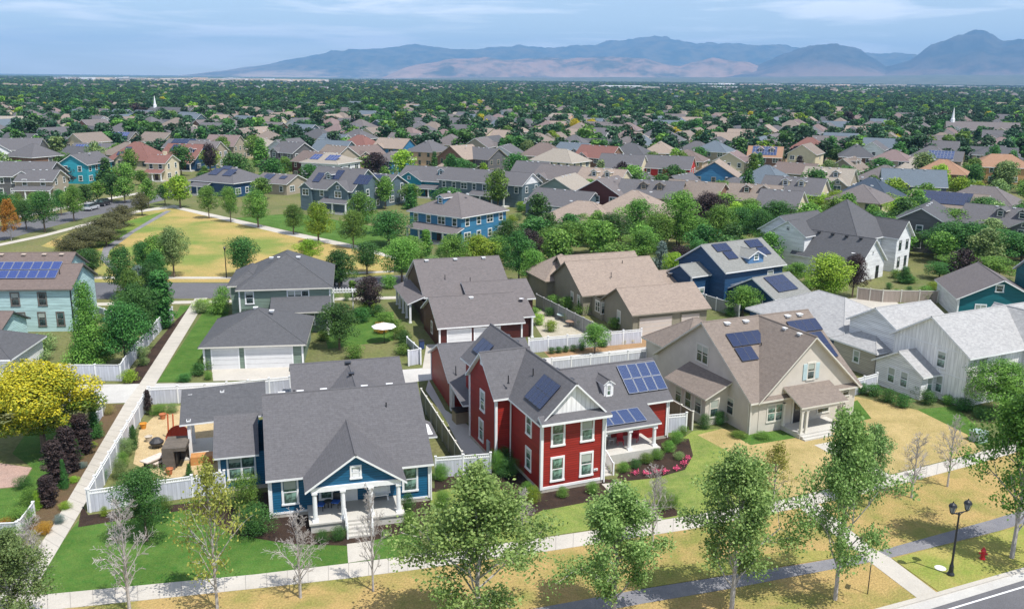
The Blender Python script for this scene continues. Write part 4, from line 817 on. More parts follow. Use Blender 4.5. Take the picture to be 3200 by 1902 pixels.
for k in range(6):
    a0, a1 = k * math.pi / 12, (k + 1) * math.pi / 12
    for j in range(8):
        b0, b1 = j * math.pi / 8, (j + 1) * math.pi / 8; f_ = lambda a, b_: (1.25 * math.cos(b_) * math.cos(a), .9 * math.sin(b_) * math.cos(a), 1.6 * math.sin(a)); m.poly([f_(a0, b0), f_(a0, b1), f_(a1, b1), f_(a1, b0)], CR)
m.obj('canopy_cloth', t)
for x in (-1.3, -.85): m = MB(); m.tube((x, .9, 0), (x + .1, .9, 2.3), .06, .06, M_plain('orange_pole', (.6, .12, .04))); m.obj('pole', t)
b = c(1060, 900, 0); m = MB(); m.box(-.9, -.5, 0, .9, .5, .7, M_plain('orange_timber', (.5, .24, .08))); o_ = m.obj('planter_box', loc=(b.x + .5, b.y + .6, 0), rz=R(15)); tag(o_, 'orange timber planter box in front of the covered patio', 'planter')
# white umbrella, pergola, porch furniture
b = O(937, 835); t = thing('patio_umbrella', 'open white patio umbrella on the lawn behind the blue cottage', 'umbrella', b); m = MB(); m.lathe([(1.5, 2.0), (1.45, 2.06), (.05, 2.5), (0, 2.5)], WHITE, 8); m.obj('canopy', t); m = MB(); m.tube((0, 0, 0), (0, 0, 2.5), .04, .04, DARK); m.obj('pole', t)
b = O(838, 752); t = thing('pergola', 'white garden pergola between the sage house and the purple tree', 'pergola', b, R(10))
for x in (-1.3, 1.3):
    for y in (-.7, .7): m = MB(); m.box(x - .07, y - .07, 0, x + .07, y + .07, 2.4, WHITE); m.obj('post', t)
m = MB()
for y in (-.75, .75): m.box(-1.8, y - .05, 2.4, 1.8, y + .05, 2.58, WHITE)
for k in range(9): m.box(-1.6 + k * .4 - .03, -1.2, 2.58, -1.6 + k * .4 + .03, 1.2, 2.7, WHITE)
m.obj('rafters', t)
def chair(label, loc, rz, mat, seat, group=None):
    t = thing('porch_chair', label, 'chair', loc, rz, group); m = MB(); m.box(-.27, -.27, .38, .27, .27, .46, seat); m.obj('seat', t); m = MB(); m.box(-.27, .22, .46, .27, .28, 1.0, mat); m.obj('backrest', t)
    for x in (-.24, .24):
        for y in (-.24, .24): m = MB(); m.box(x - .025, y - .025, 0, x + .025, y + .025, .38, mat); m.obj('leg', t)
BLU = M_plain('blue_cushion', (.03, .12, .5)); REDC = M_plain('red_cushion', (.4, .02, .03)); GRC = M_plain('grey_cushion', (.45, .45, .44))
W_ = BLUE.world; th_ = R(BLUE.th)
chair('blue-seated chair on the left side of the blue cottage porch', W_(3.4, -.6, .74), th_ + 1.2, DARK, BLU); chair('blue-seated chair near the front door of the blue cottage', W_(4.5, -.4, .74), th_ - .4, DARK, BLU)
t = thing('side_table', 'small dark table between the two blue-seated porch chairs', 'table', W_(3.95, -.4, .74)); m = MB(); m.lathe([(.3, .5), (.3, .55), (0, .55)], DARK); m.obj('tabletop', t); m = MB(); m.tube((0, 0, 0), (0, 0, .5), .04, .04, DARK); m.obj('leg', t)
t = thing('porch_bench', 'white bench on the right side of the blue cottage porch', 'bench', W_(7.7, -.1, .74), th_); m = MB(); m.box(-.65, -.25, .4, .65, .25, .47, WHITE); m.obj('seat', t); m = MB(); m.box(-.65, .2, .47, .65, .26, .95, WHITE); m.obj('backrest', t)
for x in (-.58, .58): m = MB(); m.box(x - .04, -.22, 0, x + .04, .22, .4, WHITE); m.obj('leg', t)
W_ = RED.world; th_ = R(RED.th)
chair('red-cushioned rocking chair at the right end of the red house porch', W_(10.9, 4.6, .85), th_ - .8, REDC, REDC); chair('grey chair in the middle of the red house porch', W_(8.6, 4.9, .85), th_ + .1, GRC, GRC)
chair('red-cushioned chair behind the middle column of the red house porch', W_(9.4, 4.5, .85), th_ - .3, REDC, REDC)
b = W_(-1.3, 16.2); t = thing('storage_cabinet', 'beige storage cabinet under the carport of the red house', 'cabinet', (b.x, b.y, 0), th_); m = MB(); m.box(-.2, -.5, 0, 1.3, .7, 1.15, M_plain('cabinet_beige', (.3, .25, .17))); m.obj('body', t); m = MB(); m.box(-.28, -.58, 1.15, 1.38, .78, 1.22, DARK); m.obj('top', t)
# garden set in the brown house court
c = Cc(1200, 700, 2.497)
for i, (x, y, l) in enumerate(((1400, 745, 'pale blue-grey garden table in the paved court by the round shrubs'), (1450, 800, 'small brown garden table in the paved court nearer the white fence'))):
    b = c(x, y, 0); t = thing('garden_table', l, 'table', b); mm_ = M_plain(('table_blue', 'table_brown')[i], ((.4, .5, .5), (.3, .2, .14))[i]); m = MB(); m.lathe([(.9 - .3 * i, .7), (.9 - .3 * i, .75), (0, .75)], mm_, 14); m.obj('tabletop', t); m = MB(); m.tube((0, 0, 0), (0, 0, .7), .06, .06, DARK); m.obj('leg', t)
# meadow: boulders row, cars
def car(label, p, rz, col, suv=True):
    t = thing('parked_car', label, 'car', p, rz, 'cars parked near the park street'); pm = M_plain('car_' + col[0], col[1], .25, .6, .02); h = 1.7 if suv else 1.45
    b_ = MB(); sec = [(-2.3, .45, .75), (-2.25, .4, .95), (-1.3, .4, 1.0), (-.6, .4, 1.02), (1.6, .4, 1.05), (2.25, .4, 1.0), (2.3, .45, .8)]
    for (xa, a0, a1), (xb, b0, b1) in zip(sec[:-1], sec[1:]):
        b_.poly([(xa, -.92, a0), (xb, -.92, b0), (xb, -.92, b1), (xa, -.92, a1)], pm); b_.poly([(xa, .92, a1), (xb, .92, b1), (xb, .92, b0), (xa, .92, a0)], pm); b_.poly([(xa, -.92, a1), (xb, -.92, b1), (xb, .92, b1), (xa, .92, a1)], pm)
    b_.poly([(-2.3, -.92, .45), (-2.3, -.92, .75), (-2.3, .92, .75), (-2.3, .92, .45)], pm); b_.poly([(2.3, -.92, .45), (2.3, .92, .45), (2.3, .92, .8), (2.3, -.92, .8)], pm)
    b_.poly([(-.75, -.75, h), (1.9, -.75, h), (1.9, .75, h), (-.75, .75, h)], pm); bo = b_.obj('body', t)
    g_ = MB(); q = [(-1.3, .88, 1.0), (2.2, .88, 1.0)]; A = [(-1.35, -.88, 1.0), (2.2, -.88, 1.04), (2.2, .88, 1.04), (-1.35, .88, 1.0)]; B_ = [(-.75, -.75, h), (1.9, -.75, h), (1.9, .75, h), (-.75, .75, h)]
    for k in range(4): j = (k + 1) % 4; g_.poly([A[k], A[j], B_[j], B_[k]], GLASS)
    g_.obj('windows', t)
    for x in (-1.45, 1.45):
        for y in (-.86, .86): w_ = MB(); w_.tube((0, -.1, 0), (0, .1, 0), .34, .34, DARK, 14); wo = w_.obj('wheel', t, loc=(x, y, .34)); k_ = MB(); k_.tube((0, -.11, 0), (0, .11, 0), .2, .2, M_plain('rim', (.4, .4, .42), .3), 10); k_.obj('rim', wo)
    for y in (-.65, .65): w_ = MB(); w_.box(-2.33, y - .18, .68, -2.26, y + .18, .82, M_plain('headlight', (.7, .7, .7), .2)); w_.obj('headlight', t)
a_ = O(100, 560) - O(330, 495); ra = math.atan2(a_.y, a_.x)
car('silver car parked on the street beside the park trees', O(222, 512), ra, ('silver', (.5, .52, .55))); car('dark car parked just behind the silver one', O(254, 501), ra, ('black', (.03, .03, .035)))
car('dark grey car parked furthest up the park street', O(298, 466), ra + .1, ('grey', (.12, .13, .14))); car('dark car parked on the street between the sage house and the pergola', O(800, 694), 0.05, ('navy', (.02, .025, .035))); car('white car in front of the slate blue house garage', O(1330, 530), 1.0, ('white', (.7, .7, .7)), False)
c = Cc(0, 700, 2.473); b = c(268, 935, 0); m = MB(); m.box(-.5, -1.4, .0, .5, 1.4, .25, M_plain('slide_green', (.1, .42, .3))); m.box(-.5, 1.2, .2, .5, 1.4, 1.0, M_plain('slide_green', (.1, .42, .3))); tag(m.obj('garden_slide', loc=b, rz=.5), 'small green plastic slide on the aqua house patio', 'slide')
b = c(875, 740, 0); m = MB(); m.lathe([(1.3, 0), (1.35, .5), (1.2, .5), (1.15, .1)], M_plain('pool_blue', (.2, .5, .75)), 16); tag(m.obj('paddling_pool', loc=b), 'pale blue paddling pool behind the tall green trees by the walk', 'pool')
c = Cc(2200, 1300, 2.465); b = c(2110, 190, 0); m = MB(); m.box(-.6, -.5, 0, .6, .5, .9, M_plain('box_green', (.3, .38, .36))); m.box(-.65, -.55, .9, .65, .55, .97, M_plain('box_green', (.3, .38, .36))); tag(m.obj('utility_box', loc=b, rz=.4), 'pale green utility box under the leafy tree at the right edge', 'utility box')

# wheelie bins, barbecues and parked cars that the yards show
for i, (x, y, l, cm) in enumerate([(512, 890, 'dark green wheelie bin beside the sage garage', (.03, .1, .05)), (1028, 850, 'dark blue wheelie bin at the corner of the brown garage', (.03, .06, .16)), (1552, 812, 'grey wheelie bin beside the tan ranch garage door', (.12, .12, .12))]):
    b = O(x, y); t = thing('wheelie_bin', l, 'bin', b, .3); m = MB(); m.box(-.28, -.3, .08, .28, .3, 1.0, M_plain('bin_%d' % i, cm, .5)); m.obj('body', t); m = MB(); m.box(-.31, -.34, 1.0, .31, .34, 1.07, DARK); m.obj('lid', t)

c = Cc(250, 1150, 2.968)
for i, (x, y, l, k) in enumerate([(830, 985, 'terracotta pot by the front fence of the flagstone yard', (.45, .16, .07)), (640, 680, 'pale stone pot left of the fire pit', (.5, .45, .38)), (770, 470, 'terracotta pot by the garden bed behind the coral canopy', (.45, .16, .07)), (590, 560, 'orange flower pot by the long white fence', (.6, .25, .03)), (860, 640, 'pale stone pot in front of the coral canopy', (.5, .45, .38))]):
    b = c(x, y, 0); m = MB(); m.lathe([(.2, 0), (.3, .45), (.34, .5), (.28, .5), (.26, .42), (0, .42)], M_plain('pot_%d' % i, k), 12); tag(m.obj('plant_pot', loc=(b.x, b.y, .014)), l, 'pot')
# ---------------- houses further back ----------------
STUR2 = M_siding('teal_blue_siding', (.02, .26, .32)); SPEACH = M_plain('peach_stucco', (.55, .38, .25), .85, .2, .06, .8); SRED2 = M_siding('bright_red_siding', (.5, .03, .03)); SORG = M_plain('orange_stucco', (.45, .27, .12), .85, .2, .06, .8)
ROOFO = M_shingle('orange_shingles', (.31, .185, .12), (.22, .13, .09)); ROOFL = M_shingle('light_taupe_shingles', (.3, .27, .23), (.24, .21, .18)); ROOFBG = M_shingle('blue_grey_shingles', (.12, .15, .18), (.1, .125, .15)); ROOFN = M_shingle('slate_blue_shingles', (.05, .07, .1), (.04, .06, .085)); ROOFMV = M_shingle('mauve_shingles', (.2, .15, .145), (.15, .115, .11))
CN = {'SNAVY': 'navy', 'SLBLU': 'sky blue', 'SSLAT': 'slate blue', 'STURQ': 'turquoise', 'STUR2': 'teal blue', 'SCREAM': 'cream', 'SGREY': 'dark grey', 'STAUP': 'taupe', 'SBRICK': 'brown brick', 'SWHT2': 'white', 'SPEACH': 'peach', 'SRED2': 'bright red', 'SORG': 'orange', 'SDRED': 'dark red', 'SGRN': 'sage', 'STAN': 'olive',
      'ROOFG': 'grey', 'ROOFD': 'dark grey', 'ROOFB': 'taupe', 'ROOFT': 'tan', 'ROOFBR': 'brown', 'ROOFR': 'red-brown', 'ROOFO': 'orange', 'ROOFL': 'light taupe', 'ROOFBG': 'blue-grey', 'ROOFN': 'slate blue', 'ROOFK': 'brownish grey', 'ROOFMV': 'mauve-brown', 'ROOFW': 'pale grey'}
PLACED = []
def facing(th, p):
    r = []
    for f, a in (('f', -90), ('r', 0), ('b', 90), ('l', 180)):
        v = Vector((math.cos(R(th + a)), math.sin(R(th + a)), 0)); 
        if v.dot(Vector((-p[0], -p[1], 0))) > .12 * math.hypot(p[0], p[1]): r.append(f)
    return r
def parts_house(H, w, d, h, roof, slope, wm, rm, feats, tm, near):
    a, b, c, e = -w / 2, w / 2, -d / 2, d / 2; H.tm = tm; H.fascia = tm
    H.walls(a, b, c, e, h, wm, roof, slope, gm=feats.get('endm')) if roof != 'hip' else H.walls(a, b, c, e, h, wm)
    zr = H.roof(a, b, c, e, h, rm, roof, slope, .5, .4)
    st = 2 if h > 4.6 else 1; fs = feats.get('faces', 'flr')
    for f in fs:
        L_ = w if f in 'fb' else d; n = max(2, int(L_ / 3.1))
        for s_ in range(st):
            for i in range(n):
                u = (i + .5) / n * L_ - L_ / 2; z = .9 + s_ * 2.75
                if f == 'f' and s_ == 0 and 'porch' in feats: continue
                x, y = {'f': (u, c), 'b': (u, e), 'l': (a, u), 'r': (b, u)}[f]; H.win(x, y, z, f, 1.0 if (i + s_) % 3 else 1.7, 1.35, 1 if (i + s_) % 3 else 2)
    zp = lambda y: h + .17 + slope * (y - c)
    for (gx, gw) in feats.get('gab', []):
        s2 = max(slope, .6); H.walls(gx - gw / 2, gx + gw / 2, c - .7, c + 2, h, feats.get('gm', wm), 'gy', s2); H.roof(gx - gw / 2, gx + gw / 2, c - .7, c + min(d / 2, gw * s2 / 2 / slope + .4), h, rm, 'gy', s2, .35, .35); H.win(gx, c - .7, h - 1.7 if st > 1 else 1.0, 'f', 1.7, 1.35, 2)
        if gw > 4: H.win(gx, c - .7, h + .3, 'f', .7, .6)
    for dx in feats.get('dorm', []):
        yb = c + d * .2; H.walls(dx - .8, dx + .8, yb, yb + 2.2, zp(yb) + 1.2, wm, 'gy', .6); H.roof(dx - .8, dx + .8, yb, yb + 2.8, zp(yb) + 1.2, rm, 'gy', .6, .25, .25); H.win(dx, yb, zp(yb) + .2, 'f', .8, .85)
    if 'porch' in feats:
        u0, u1 = feats['porch']; H.shed([(u0, c - 2.6, 2.6), (u1, c - 2.6, 2.6), (u1, c, 3.5), (u0, c, 3.5)], rm); b_ = MB(); b_.box(u0, c - 2.5, 0, u1, c - .02, .35, SLABC); b_.obj('porch_floor', H.root)
        n = max(2, int((u1 - u0) / 2.8) + 1)
        for i in range(n): H.post(u0 + .25 + (u1 - u0 - .5) * i / (n - 1), c - 2.3, .35, 2.65, .14, True)
        H.door((u0 + u1) / 2, c, .35, 'f', 1, 2.1, M_plain('door_brown', (.08, .04, .03)), trim=False)
    if 'gar' in feats: H.door(feats['gar'], c, 0, 'f', 4.6, 2.2, GDOOR, 'garage_door')
    for (x, y, nx, ny) in feats.get('sol', []): H.solar(x, y, zp(y), 'f', slope, nx, ny, feats.get('solm', SOLD), 1.0, 1.6)
    if 'chim' in feats: b_ = MB(); x = feats['chim']; b_.box(x - .5, -.4, h, x + .5, .4, zr + .9, wm); b_.obj('chimney', H.root)
    if near:
        for i in range(3): H.vent((i - 1) * w * .18, (-.25 if roof == 'gx' else 0), zr - .2 if roof == 'gx' else zr - .3)
    H.done()
GLB = globals()
def gh(x, y, w, d, h, th, roof, slope, wn, rn, label=None, name=None, feats=None, tm=None, near=True):
    wm, rm = GLB[wn], GLB[rn]; zr = h + slope * ((min(w, d) if roof == 'hip' else (d if roof == 'gx' else w)) / 2)
    p = O(x, y, zr); feats = dict(feats or {}); feats['faces'] = ''.join(facing(th, p)); PLACED.append((p.x, p.y, max(w, d) / 2))
    shp = {'hip': 'hip-roofed', 'gx': 'gabled', 'gy': 'gable-fronted'}[roof]
    auto = label is None; label = label or '%s %s-storey %s house with a %s roof' % (CN[wn], 'two' if h > 4.6 else 'one', shp, CN[rn])
    H = House(name or (wn and CN[wn].split()[-1].replace('-', '_') + '_house'), label, p, th, near=False, auto=auto, group='houses of the neighbourhood' if auto else None)
    parts_house(H, w, d, h, roof, slope, wm, rm, feats, tm or WHITE, near); return H
for o_, r_ in ((BLUE, 12), (RED, 12)): PLACED.append((o_.o[0], o_.o[1], r_))
gh(1117, 470, 13.5, 13.5, 5.5, -38, 'hip', .5, 'SLBLU', 'ROOFK', 'sky blue two-storey square house with a brownish hipped roof, dormer and wide porch', feats={'porch': (-5.5, 7.5), 'dorm': [-1]})
gh(1193, 416, 25, 9, 5.6, -32, 'gx', .55, 'SSLAT', 'ROOFG', 'long slate blue two-storey house with a grey roof behind the sky blue house', feats={'porch': (-2, 9), 'endm': SWHT2})
gh(1379, 464, 15, 10.5, 3.0, -34, 'gx', .55, 'SSLAT', 'ROOFG', 'low slate blue garage with a white-trimmed gable beside the long slate blue house', 'slate_garage', {'gab': [(-4.5, 5)], 'gar': 2})
gh(1066, 408, 18, 12, 4.4, -22, 'gx', .5, 'STUR2', 'ROOFG', 'teal blue house with two wide gables and an eyebrow dormer above the porch', feats={'gab': [(-5, 7)], 'dorm': [3], 'porch': (-8, 8)})
H_ = gh(836, 410, 14, 12, 5.4, -27, 'gx', .72, 'SSLAT', 'ROOFG', 'slate blue house with gables and dark solar arrays beyond the park walk', feats={'gab': [(3.5, 5.5), (-6, 3.2)], 'dorm': [-1.5], 'sol': [(-5.6, -4.6, 2, 2), (-.6, -3.5, 2, 2), (6.2, -4.4, 4, 2)], 'porch': (-1, 7)})
gh(930, 425, 9, 9, 5.0, -27, 'gx', .5, 'SSLAT', 'ROOFG', 'low grey-roofed rear part with solar panels right of the gabled slate house', 'slate_house_wing', {'sol': [(-3.5, -3.6, 5, 2)]})
gh(558, 407, 15, 13, 3.8, -27, 'hip', .5, 'SNAVY', 'ROOFG', 'navy one-storey house with a hipped roof covered in dark solar panels by the park', feats={'sol': [(-3.5, -4.2, 3, 2), (1.5, -4.2, 3, 2), (-1.5, -1.5, 3, 1)], 'porch': (-6, 0)})
gh(684, 425, 11, 9, 3.0, -25, 'gx', .42, 'STAUP', 'ROOFK', 'low grey-roofed garage with blue solar panels beside the navy solar house', 'grey_garage', {'sol': [(-4, -3.6, 3, 2), (1.5, -2.6, 2, 1)]})
gh(806, 373, 13, 12, 5.8, -24, 'hip', .42, 'SWHT2', 'ROOFL', 'white two-storey house with a hipped roof and bright blue solar panels', feats={'sol': [(-4.5, -4.6, 3, 2), (1, -4.6, 4, 2)], 'solm': SOLB})
gh(628, 337, 20, 16, 3.4, 0, 'hip', .45, 'SCREAM', 'ROOFL', 'wide low house with a broad light taupe hipped roof left of the purple tree')
gh(206, 374, 8.6, 13.5, 5.6, -6, 'gy', .6, 'STURQ', 'ROOFG', 'bright turquoise two-storey gable-fronted house left of the cream house')
gh(335, 347, 14, 12, 5.6, -9, 'hip', .8, 'SCREAM', 'ROOFR', 'cream two-storey house with a steep red-brown hipped roof and small solar panels', feats={'gab': [(-2, 3.6)], 'sol': [(-4.4, -4.9, 2, 1), (-2.6, -3.2, 2, 1)]}, tm=STAUP)
gh(395, 378, 6, 8, 5.4, -9, 'gx', .5, 'SCREAM', 'ROOFR', 'cream side wing with brown porch at the right of the cream house', 'cream_house_wing', {'porch': (-3, 3), 'chim': 1})
gh(453, 356, 13.5, 11, 4.0, 66, 'gx', .75, 'SNAVY', 'ROOFR', 'navy house with a red-brown roof and two dormers right of the cream house', feats={'dorm': [-3, 3], 'sol': [(-1, -3, 2, 2)], 'porch': (-5, 6)}) if 0 else gh(455, 352, 13.5, 12, 4.0, -14, 'gx', .7, 'SNAVY', 'ROOFR', 'navy house with a red-brown roof and two dormers right of the cream house', feats={'dorm': [0, 4], 'sol': [(-4.5, -3.2, 3, 2)], 'porch': (-1, 6.5)})
gh(462, 340, 16, 11, 4.5, -10, 'gx', .5, 'SGREY', 'ROOFG', 'grey-roofed house with a row of dark solar panels behind the navy red-roofed house', feats={'sol': [(-6, -3, 9, 2)]})
gh(40, 395, 20, 12, 5.5, 2, 'gx', .5, 'SGREY', 'ROOFG', 'dark grey two-storey house with a pale gabled bay at the left edge', feats={'gab': [(4.5, 4.2)], 'gm': STAUP}); gh(100, 415, 9, 9, 4.7, 2, 'gx', .5, 'STAUP', 'ROOFG', 'grey-roofed wing with white windows between the dark grey and turquoise houses', 'grey_house_wing', {'porch': (-4.5, 5)})
gh(125, 328, 20, 15, 3.4, 20, 'hip', .5, 'SNAVY', 'ROOFG', 'low navy house under a broad grey hipped roof behind the turquoise house')
gh(28, 338, 20, 14, 4.6, 12, 'gx', .5, 'SGREY', 'ROOFG', 'dark grey-green gabled house with a big grey roof at the left edge'); gh(20, 284, 20, 15, 5.2, 12, 'gx', .5, 'SCREAM', 'ROOFL', 'large cream house with a taupe roof at the far left edge', feats={'gab': [(6, 7)]})
gh(290, 322, 14, 11, 4.5, -8, 'gx', .55, 'STAUP', 'ROOFG', 'house whose grey roof is covered by a wide bright blue solar array', feats={'sol': [(-6, -4.8, 11, 3)], 'solm': SOLB}); gh(232, 350, 15, 9, 3.3, -2, 'gx', .5, 'STAUP', 'ROOFG', 'lower roof with a bright blue solar array left of the cream house', 'solar_roof_house', {'sol': [(-6.5, -4, 9, 2)], 'solm': SOLB})
gh(362, 306, 10, 9, 5.6, -8, 'hip', .5, 'SWHT2', 'ROOFG', 'white two-storey house with a dark hipped roof behind the cream house')
gh(1548, 466, 19, 18, 3.2, -22, 'hip', .58, 'SCREAM', 'ROOFT', 'tan hipped-roof single-storey house left of the green tree mass'); gh(1425, 492, 16, 13, 3.1, -22, 'hip', .5, 'SCREAM', 'ROOFT', 'tan hipped garage wing with a dark opening in front of the slate garage', 'tan_house_wing')
Z1 = [(777, 315, 15, 'hip', 'ROOFD', 'SCREAM'), (818, 328, 13, 'gx', 'ROOFBG', 'SWHT2'), (878, 330, 14, 'hip', 'ROOFR', 'SCREAM'), (962, 338, 14, 'gx', 'ROOFT', 'SLBLU'), (1047, 343, 14, 'hip', 'ROOFG', 'SPEACH'), (886, 356, 12, 'gx', 'ROOFBR', 'SPEACH'), (822, 356, 12, 'gx', 'ROOFB', 'STAUP'),
      (768, 370, 11, 'gx', 'ROOFBR', 'SDRED'), (962, 370, 8, 'hip', 'ROOFK', 'SLBLU'), (1125, 355, 13, 'gy', 'ROOFT', 'SBRICK'), (1181, 361, 13, 'gx', 'ROOFG', 'SGREY'), (1232, 354, 14, 'gx', 'ROOFG', 'SWHT2'), (715, 347, 13, 'gx', 'ROOFG', 'SGREY'), (585, 314, 13, 'gy', 'ROOFB', 'STAUP'), (548, 330, 13, 'gx', 'ROOFMV', 'STAUP'), (872, 316, 14, 'hip', 'ROOFG', 'STAUP'),
      (1024, 297, 14, 'hip', 'ROOFG', 'SCREAM'), (1173, 336, 11, 'gx', 'ROOFT', 'STAUP'), (1182, 313, 12, 'gy', 'ROOFT', 'SCREAM'), (1367, 364, 17, 'hip', 'ROOFT', 'SCREAM'), (1326, 349, 15, 'hip', 'ROOFBR', 'STAN'), (1402, 349, 13, 'gx', 'ROOFBG', 'SGREY'), (1463, 356, 15, 'gx', 'ROOFR', 'SBRICK'), (1540, 350, 14, 'hip', 'ROOFD', 'SCREAM'), (1610, 346, 15, 'hip', 'ROOFT', 'SPEACH'),
      (1520, 377, 14, 'gx', 'ROOFG', 'SCREAM'), (1634, 381, 15, 'gx', 'ROOFG', 'SRED2'), (1748, 392, 13, 'gy', 'ROOFT', 'SLBLU'), (1300, 395, 10, 'gx', 'ROOFG', 'SCREAM'), (1370, 404, 13, 'gx', 'ROOFT', 'STAUP'), (1474, 412, 13, 'gx', 'ROOFT', 'SCREAM'), (1378, 429, 14, 'gx', 'ROOFT', 'SGRN'), (1482, 434, 13, 'gy', 'ROOFT', 'SDRED'), (1562, 420, 14, 'hip', 'ROOFG', 'SNAVY'),
      (1592, 441, 15, 'gx', 'ROOFG', 'SGREY'), (1662, 426, 12, 'gx', 'ROOFG', 'SNAVY'), (1700, 443, 14, 'gx', 'ROOFB', 'SBRICK'), (1792, 434, 13, 'hip', 'ROOFG', 'SNAVY'), (1676, 366, 13, 'hip', 'ROOFBR', 'SPEACH'), (1744, 344, 13, 'hip', 'ROOFBG', 'STAUP'), (1788, 370, 13, 'gx', 'ROOFMV', 'SCREAM'), (1871, 404, 13, 'hip', 'ROOFBG', 'SBRICK'), (2025, 410, 13, 'gx', 'ROOFL', 'STAUP'),
      (1945, 398, 13, 'gx', 'ROOFBR', 'STAN'), (1843, 451, 12, 'gx', 'ROOFB', 'SBRICK'), (1908, 465, 9, 'gx', 'ROOFG', 'SCREAM'), (1940, 433, 15, 'gx', 'ROOFG', 'SCREAM'), (2104, 451, 12, 'hip', 'ROOFT', 'SCREAM'), (2126, 434, 13, 'hip', 'ROOFN', 'SSLAT'), (2228, 414, 16, 'gx', 'ROOFBG', 'SSLAT'), (2301, 390, 14, 'hip', 'ROOFO', 'SBRICK'), (2442, 377, 18, 'hip', 'ROOFO', 'SORG'),
      (2236, 380, 13, 'hip', 'ROOFT', 'STAN'), (2301, 369, 13, 'hip', 'ROOFG', 'STAUP'), (2432, 356, 16, 'hip', 'ROOFD', 'STAUP'), (2400, 455, 17, 'hip', 'ROOFK', 'STAN'), (2318, 470, 17, 'gx', 'ROOFB', 'STAN'), (2262, 499, 15, 'gx', 'ROOFD', 'SGREY'), (2475, 508, 18, 'gx', 'ROOFG', 'SGREY'), (1879, 341, 14, 'hip', 'ROOFT', 'SPEACH'), (1975, 336, 14, 'hip', 'ROOFR', 'SBRICK'), (1868, 358, 12, 'gx', 'ROOFO', 'SBRICK'),
      (2180, 366, 13, 'hip', 'ROOFMV', 'STAUP'), (2090, 352, 14, 'hip', 'ROOFD', 'SBRICK'), (2070, 385, 13, 'gx', 'ROOFB', 'STAN'), (2160, 404, 13, 'hip', 'ROOFK', 'STAUP'), (1250, 300, 14, 'hip', 'ROOFT', 'SPEACH'), (655, 320, 13, 'hip', 'ROOFB', 'SCREAM'), (500, 345, 12, 'gx', 'ROOFT', 'STAUP'), (455, 300, 13, 'hip', 'ROOFL', 'SCREAM'), (520, 300, 13, 'gx', 'ROOFG', 'SCREAM')]
r5 = random.Random(11); Z1 = [z if z[4] != 'ROOFT' or i % 3 == 0 else z[:4] + (('ROOFB', 'ROOFL', 'ROOFK')[i % 3],) + z[5:] for i, z in enumerate(Z1)]
SOLF = {(1868, 358): SOLM, (2301, 369): SOLM, (2318, 470): SOLD}
for (x, y, w_, roof, rn, wn) in Z1:
    th = (-30 + r5.uniform(-15, 15) + (90 if r5.random() < .22 else 0)) if x > 700 else -12; 
    if roof == 'gx' and r5.random() < .25: th += 90 if False else 0
    two = wn not in ('SNAVY', 'STAN') or r5.random() < .3; f_ = {}
    if roof == 'gx' and r5.random() < .6: f_['gab'] = [(r5.choice((-3.5, 3.5)), 4.2)]
    if roof == 'gx' and r5.random() < .3: f_['dorm'] = [-1.5, 2.2]
    if r5.random() < .4: f_['porch'] = (-4, 3)
    if (x, y) in SOLF: f_['sol'] = [(-w_ * .36, -4.4, int(w_ * .68), 3)]; f_['solm'] = SOLF[(x, y)]; roof = 'gx'
    gh(x, y, w_ * .93, 10 if roof != 'hip' else 11, 5.4 if two else 3.2, th, roof, r5.choice((.55, .62, .7)), wn, rn, feats=f_, tm=r5.choice((WHITE, WHITE, CREAMT, STAUP)))
# churches
def church(x, y, label, rn, w, d):
    p = O(x, y, 8); H = House('church', label, p, -20, 'church', near=False); H.walls(-w / 2, w / 2, -d / 2, d / 2, 5.5, STAUP, 'gx', .5); H.roof(-w / 2, w / 2, -d / 2, d / 2, 5.5, GLB[rn], 'gx', .5, .5, .4); PLACED.append((p.x, p.y, w / 2))
    m = MB(); m.box(-w / 2 + 1.5, -1.5, 0, -w / 2 + 4.5, 1.5, 9, SWHT2); m.lathe([(1.2, 9), (1.1, 11), (.8, 11.2), (.1, 17), (0, 17)], WHITE, 8, (-w / 2 + 3, 0, 0)); m.obj('steeple', H.root)
    for i in range(6): H.win(-w / 2 + 7 + i * (w - 9) / 6, -d / 2, 1.2, 'f', 1.2, 2.8)
    H.done()
church(2395, 305, 'long pale church with a white steeple among the trees at the right', 'ROOFK', 36, 16); church(420, 268, 'church with a thin white steeple among the far trees on the left', 'ROOFD', 34, 16)
# --- far rows: shared meshes, one object group per house ---
def far_proto(i, roof, rn, wn, w, d, h, wing):
    H = House('far_house', 'x', (0, 0), 0, near=False); LABELS.pop(); H.gm = M_plain('dark_pane', (.04, .05, .06), .3, .5, .1)
    wm, rm = GLB[wn], GLB[rn]; H.walls(-w / 2, w / 2, -d / 2, d / 2, h, wm, roof if roof != 'hip' else 'flat', .64); H.roof(-w / 2, w / 2, -d / 2, d / 2, h, rm, roof, .64, .45, .4)
    if wing: H.walls(w * .12, w / 2 + 2, -d / 2 - 3.5, d / 2 - 2, 3.0, wm); H.roof(w * .12, w / 2 + 2, -d / 2 - 3.5, d / 2 - 3, 3.0, rm, 'hip', .5, .45)
    for u in (-.32, -.05): H.win(u * w, -d / 2, h - 2.1, 'f', 1.5, 1.3, 2)
    H.win(w / 2, .5, h - 2.1, 'r', 1.2, 1.3); H.win(-w / 2, -1, h - 2.1, 'l', 1.2, 1.3)
    H.done(); kids = [(c.name.split('.')[0], c.data, c.matrix_local.copy() if False else (c.location.copy(), c.rotation_euler.copy())) for c in H.root.children]
    for c in list(H.root.children): bpy.data.objects.remove(c)
    bpy.data.objects.remove(H.root); return (kids, roof, rn, wn)
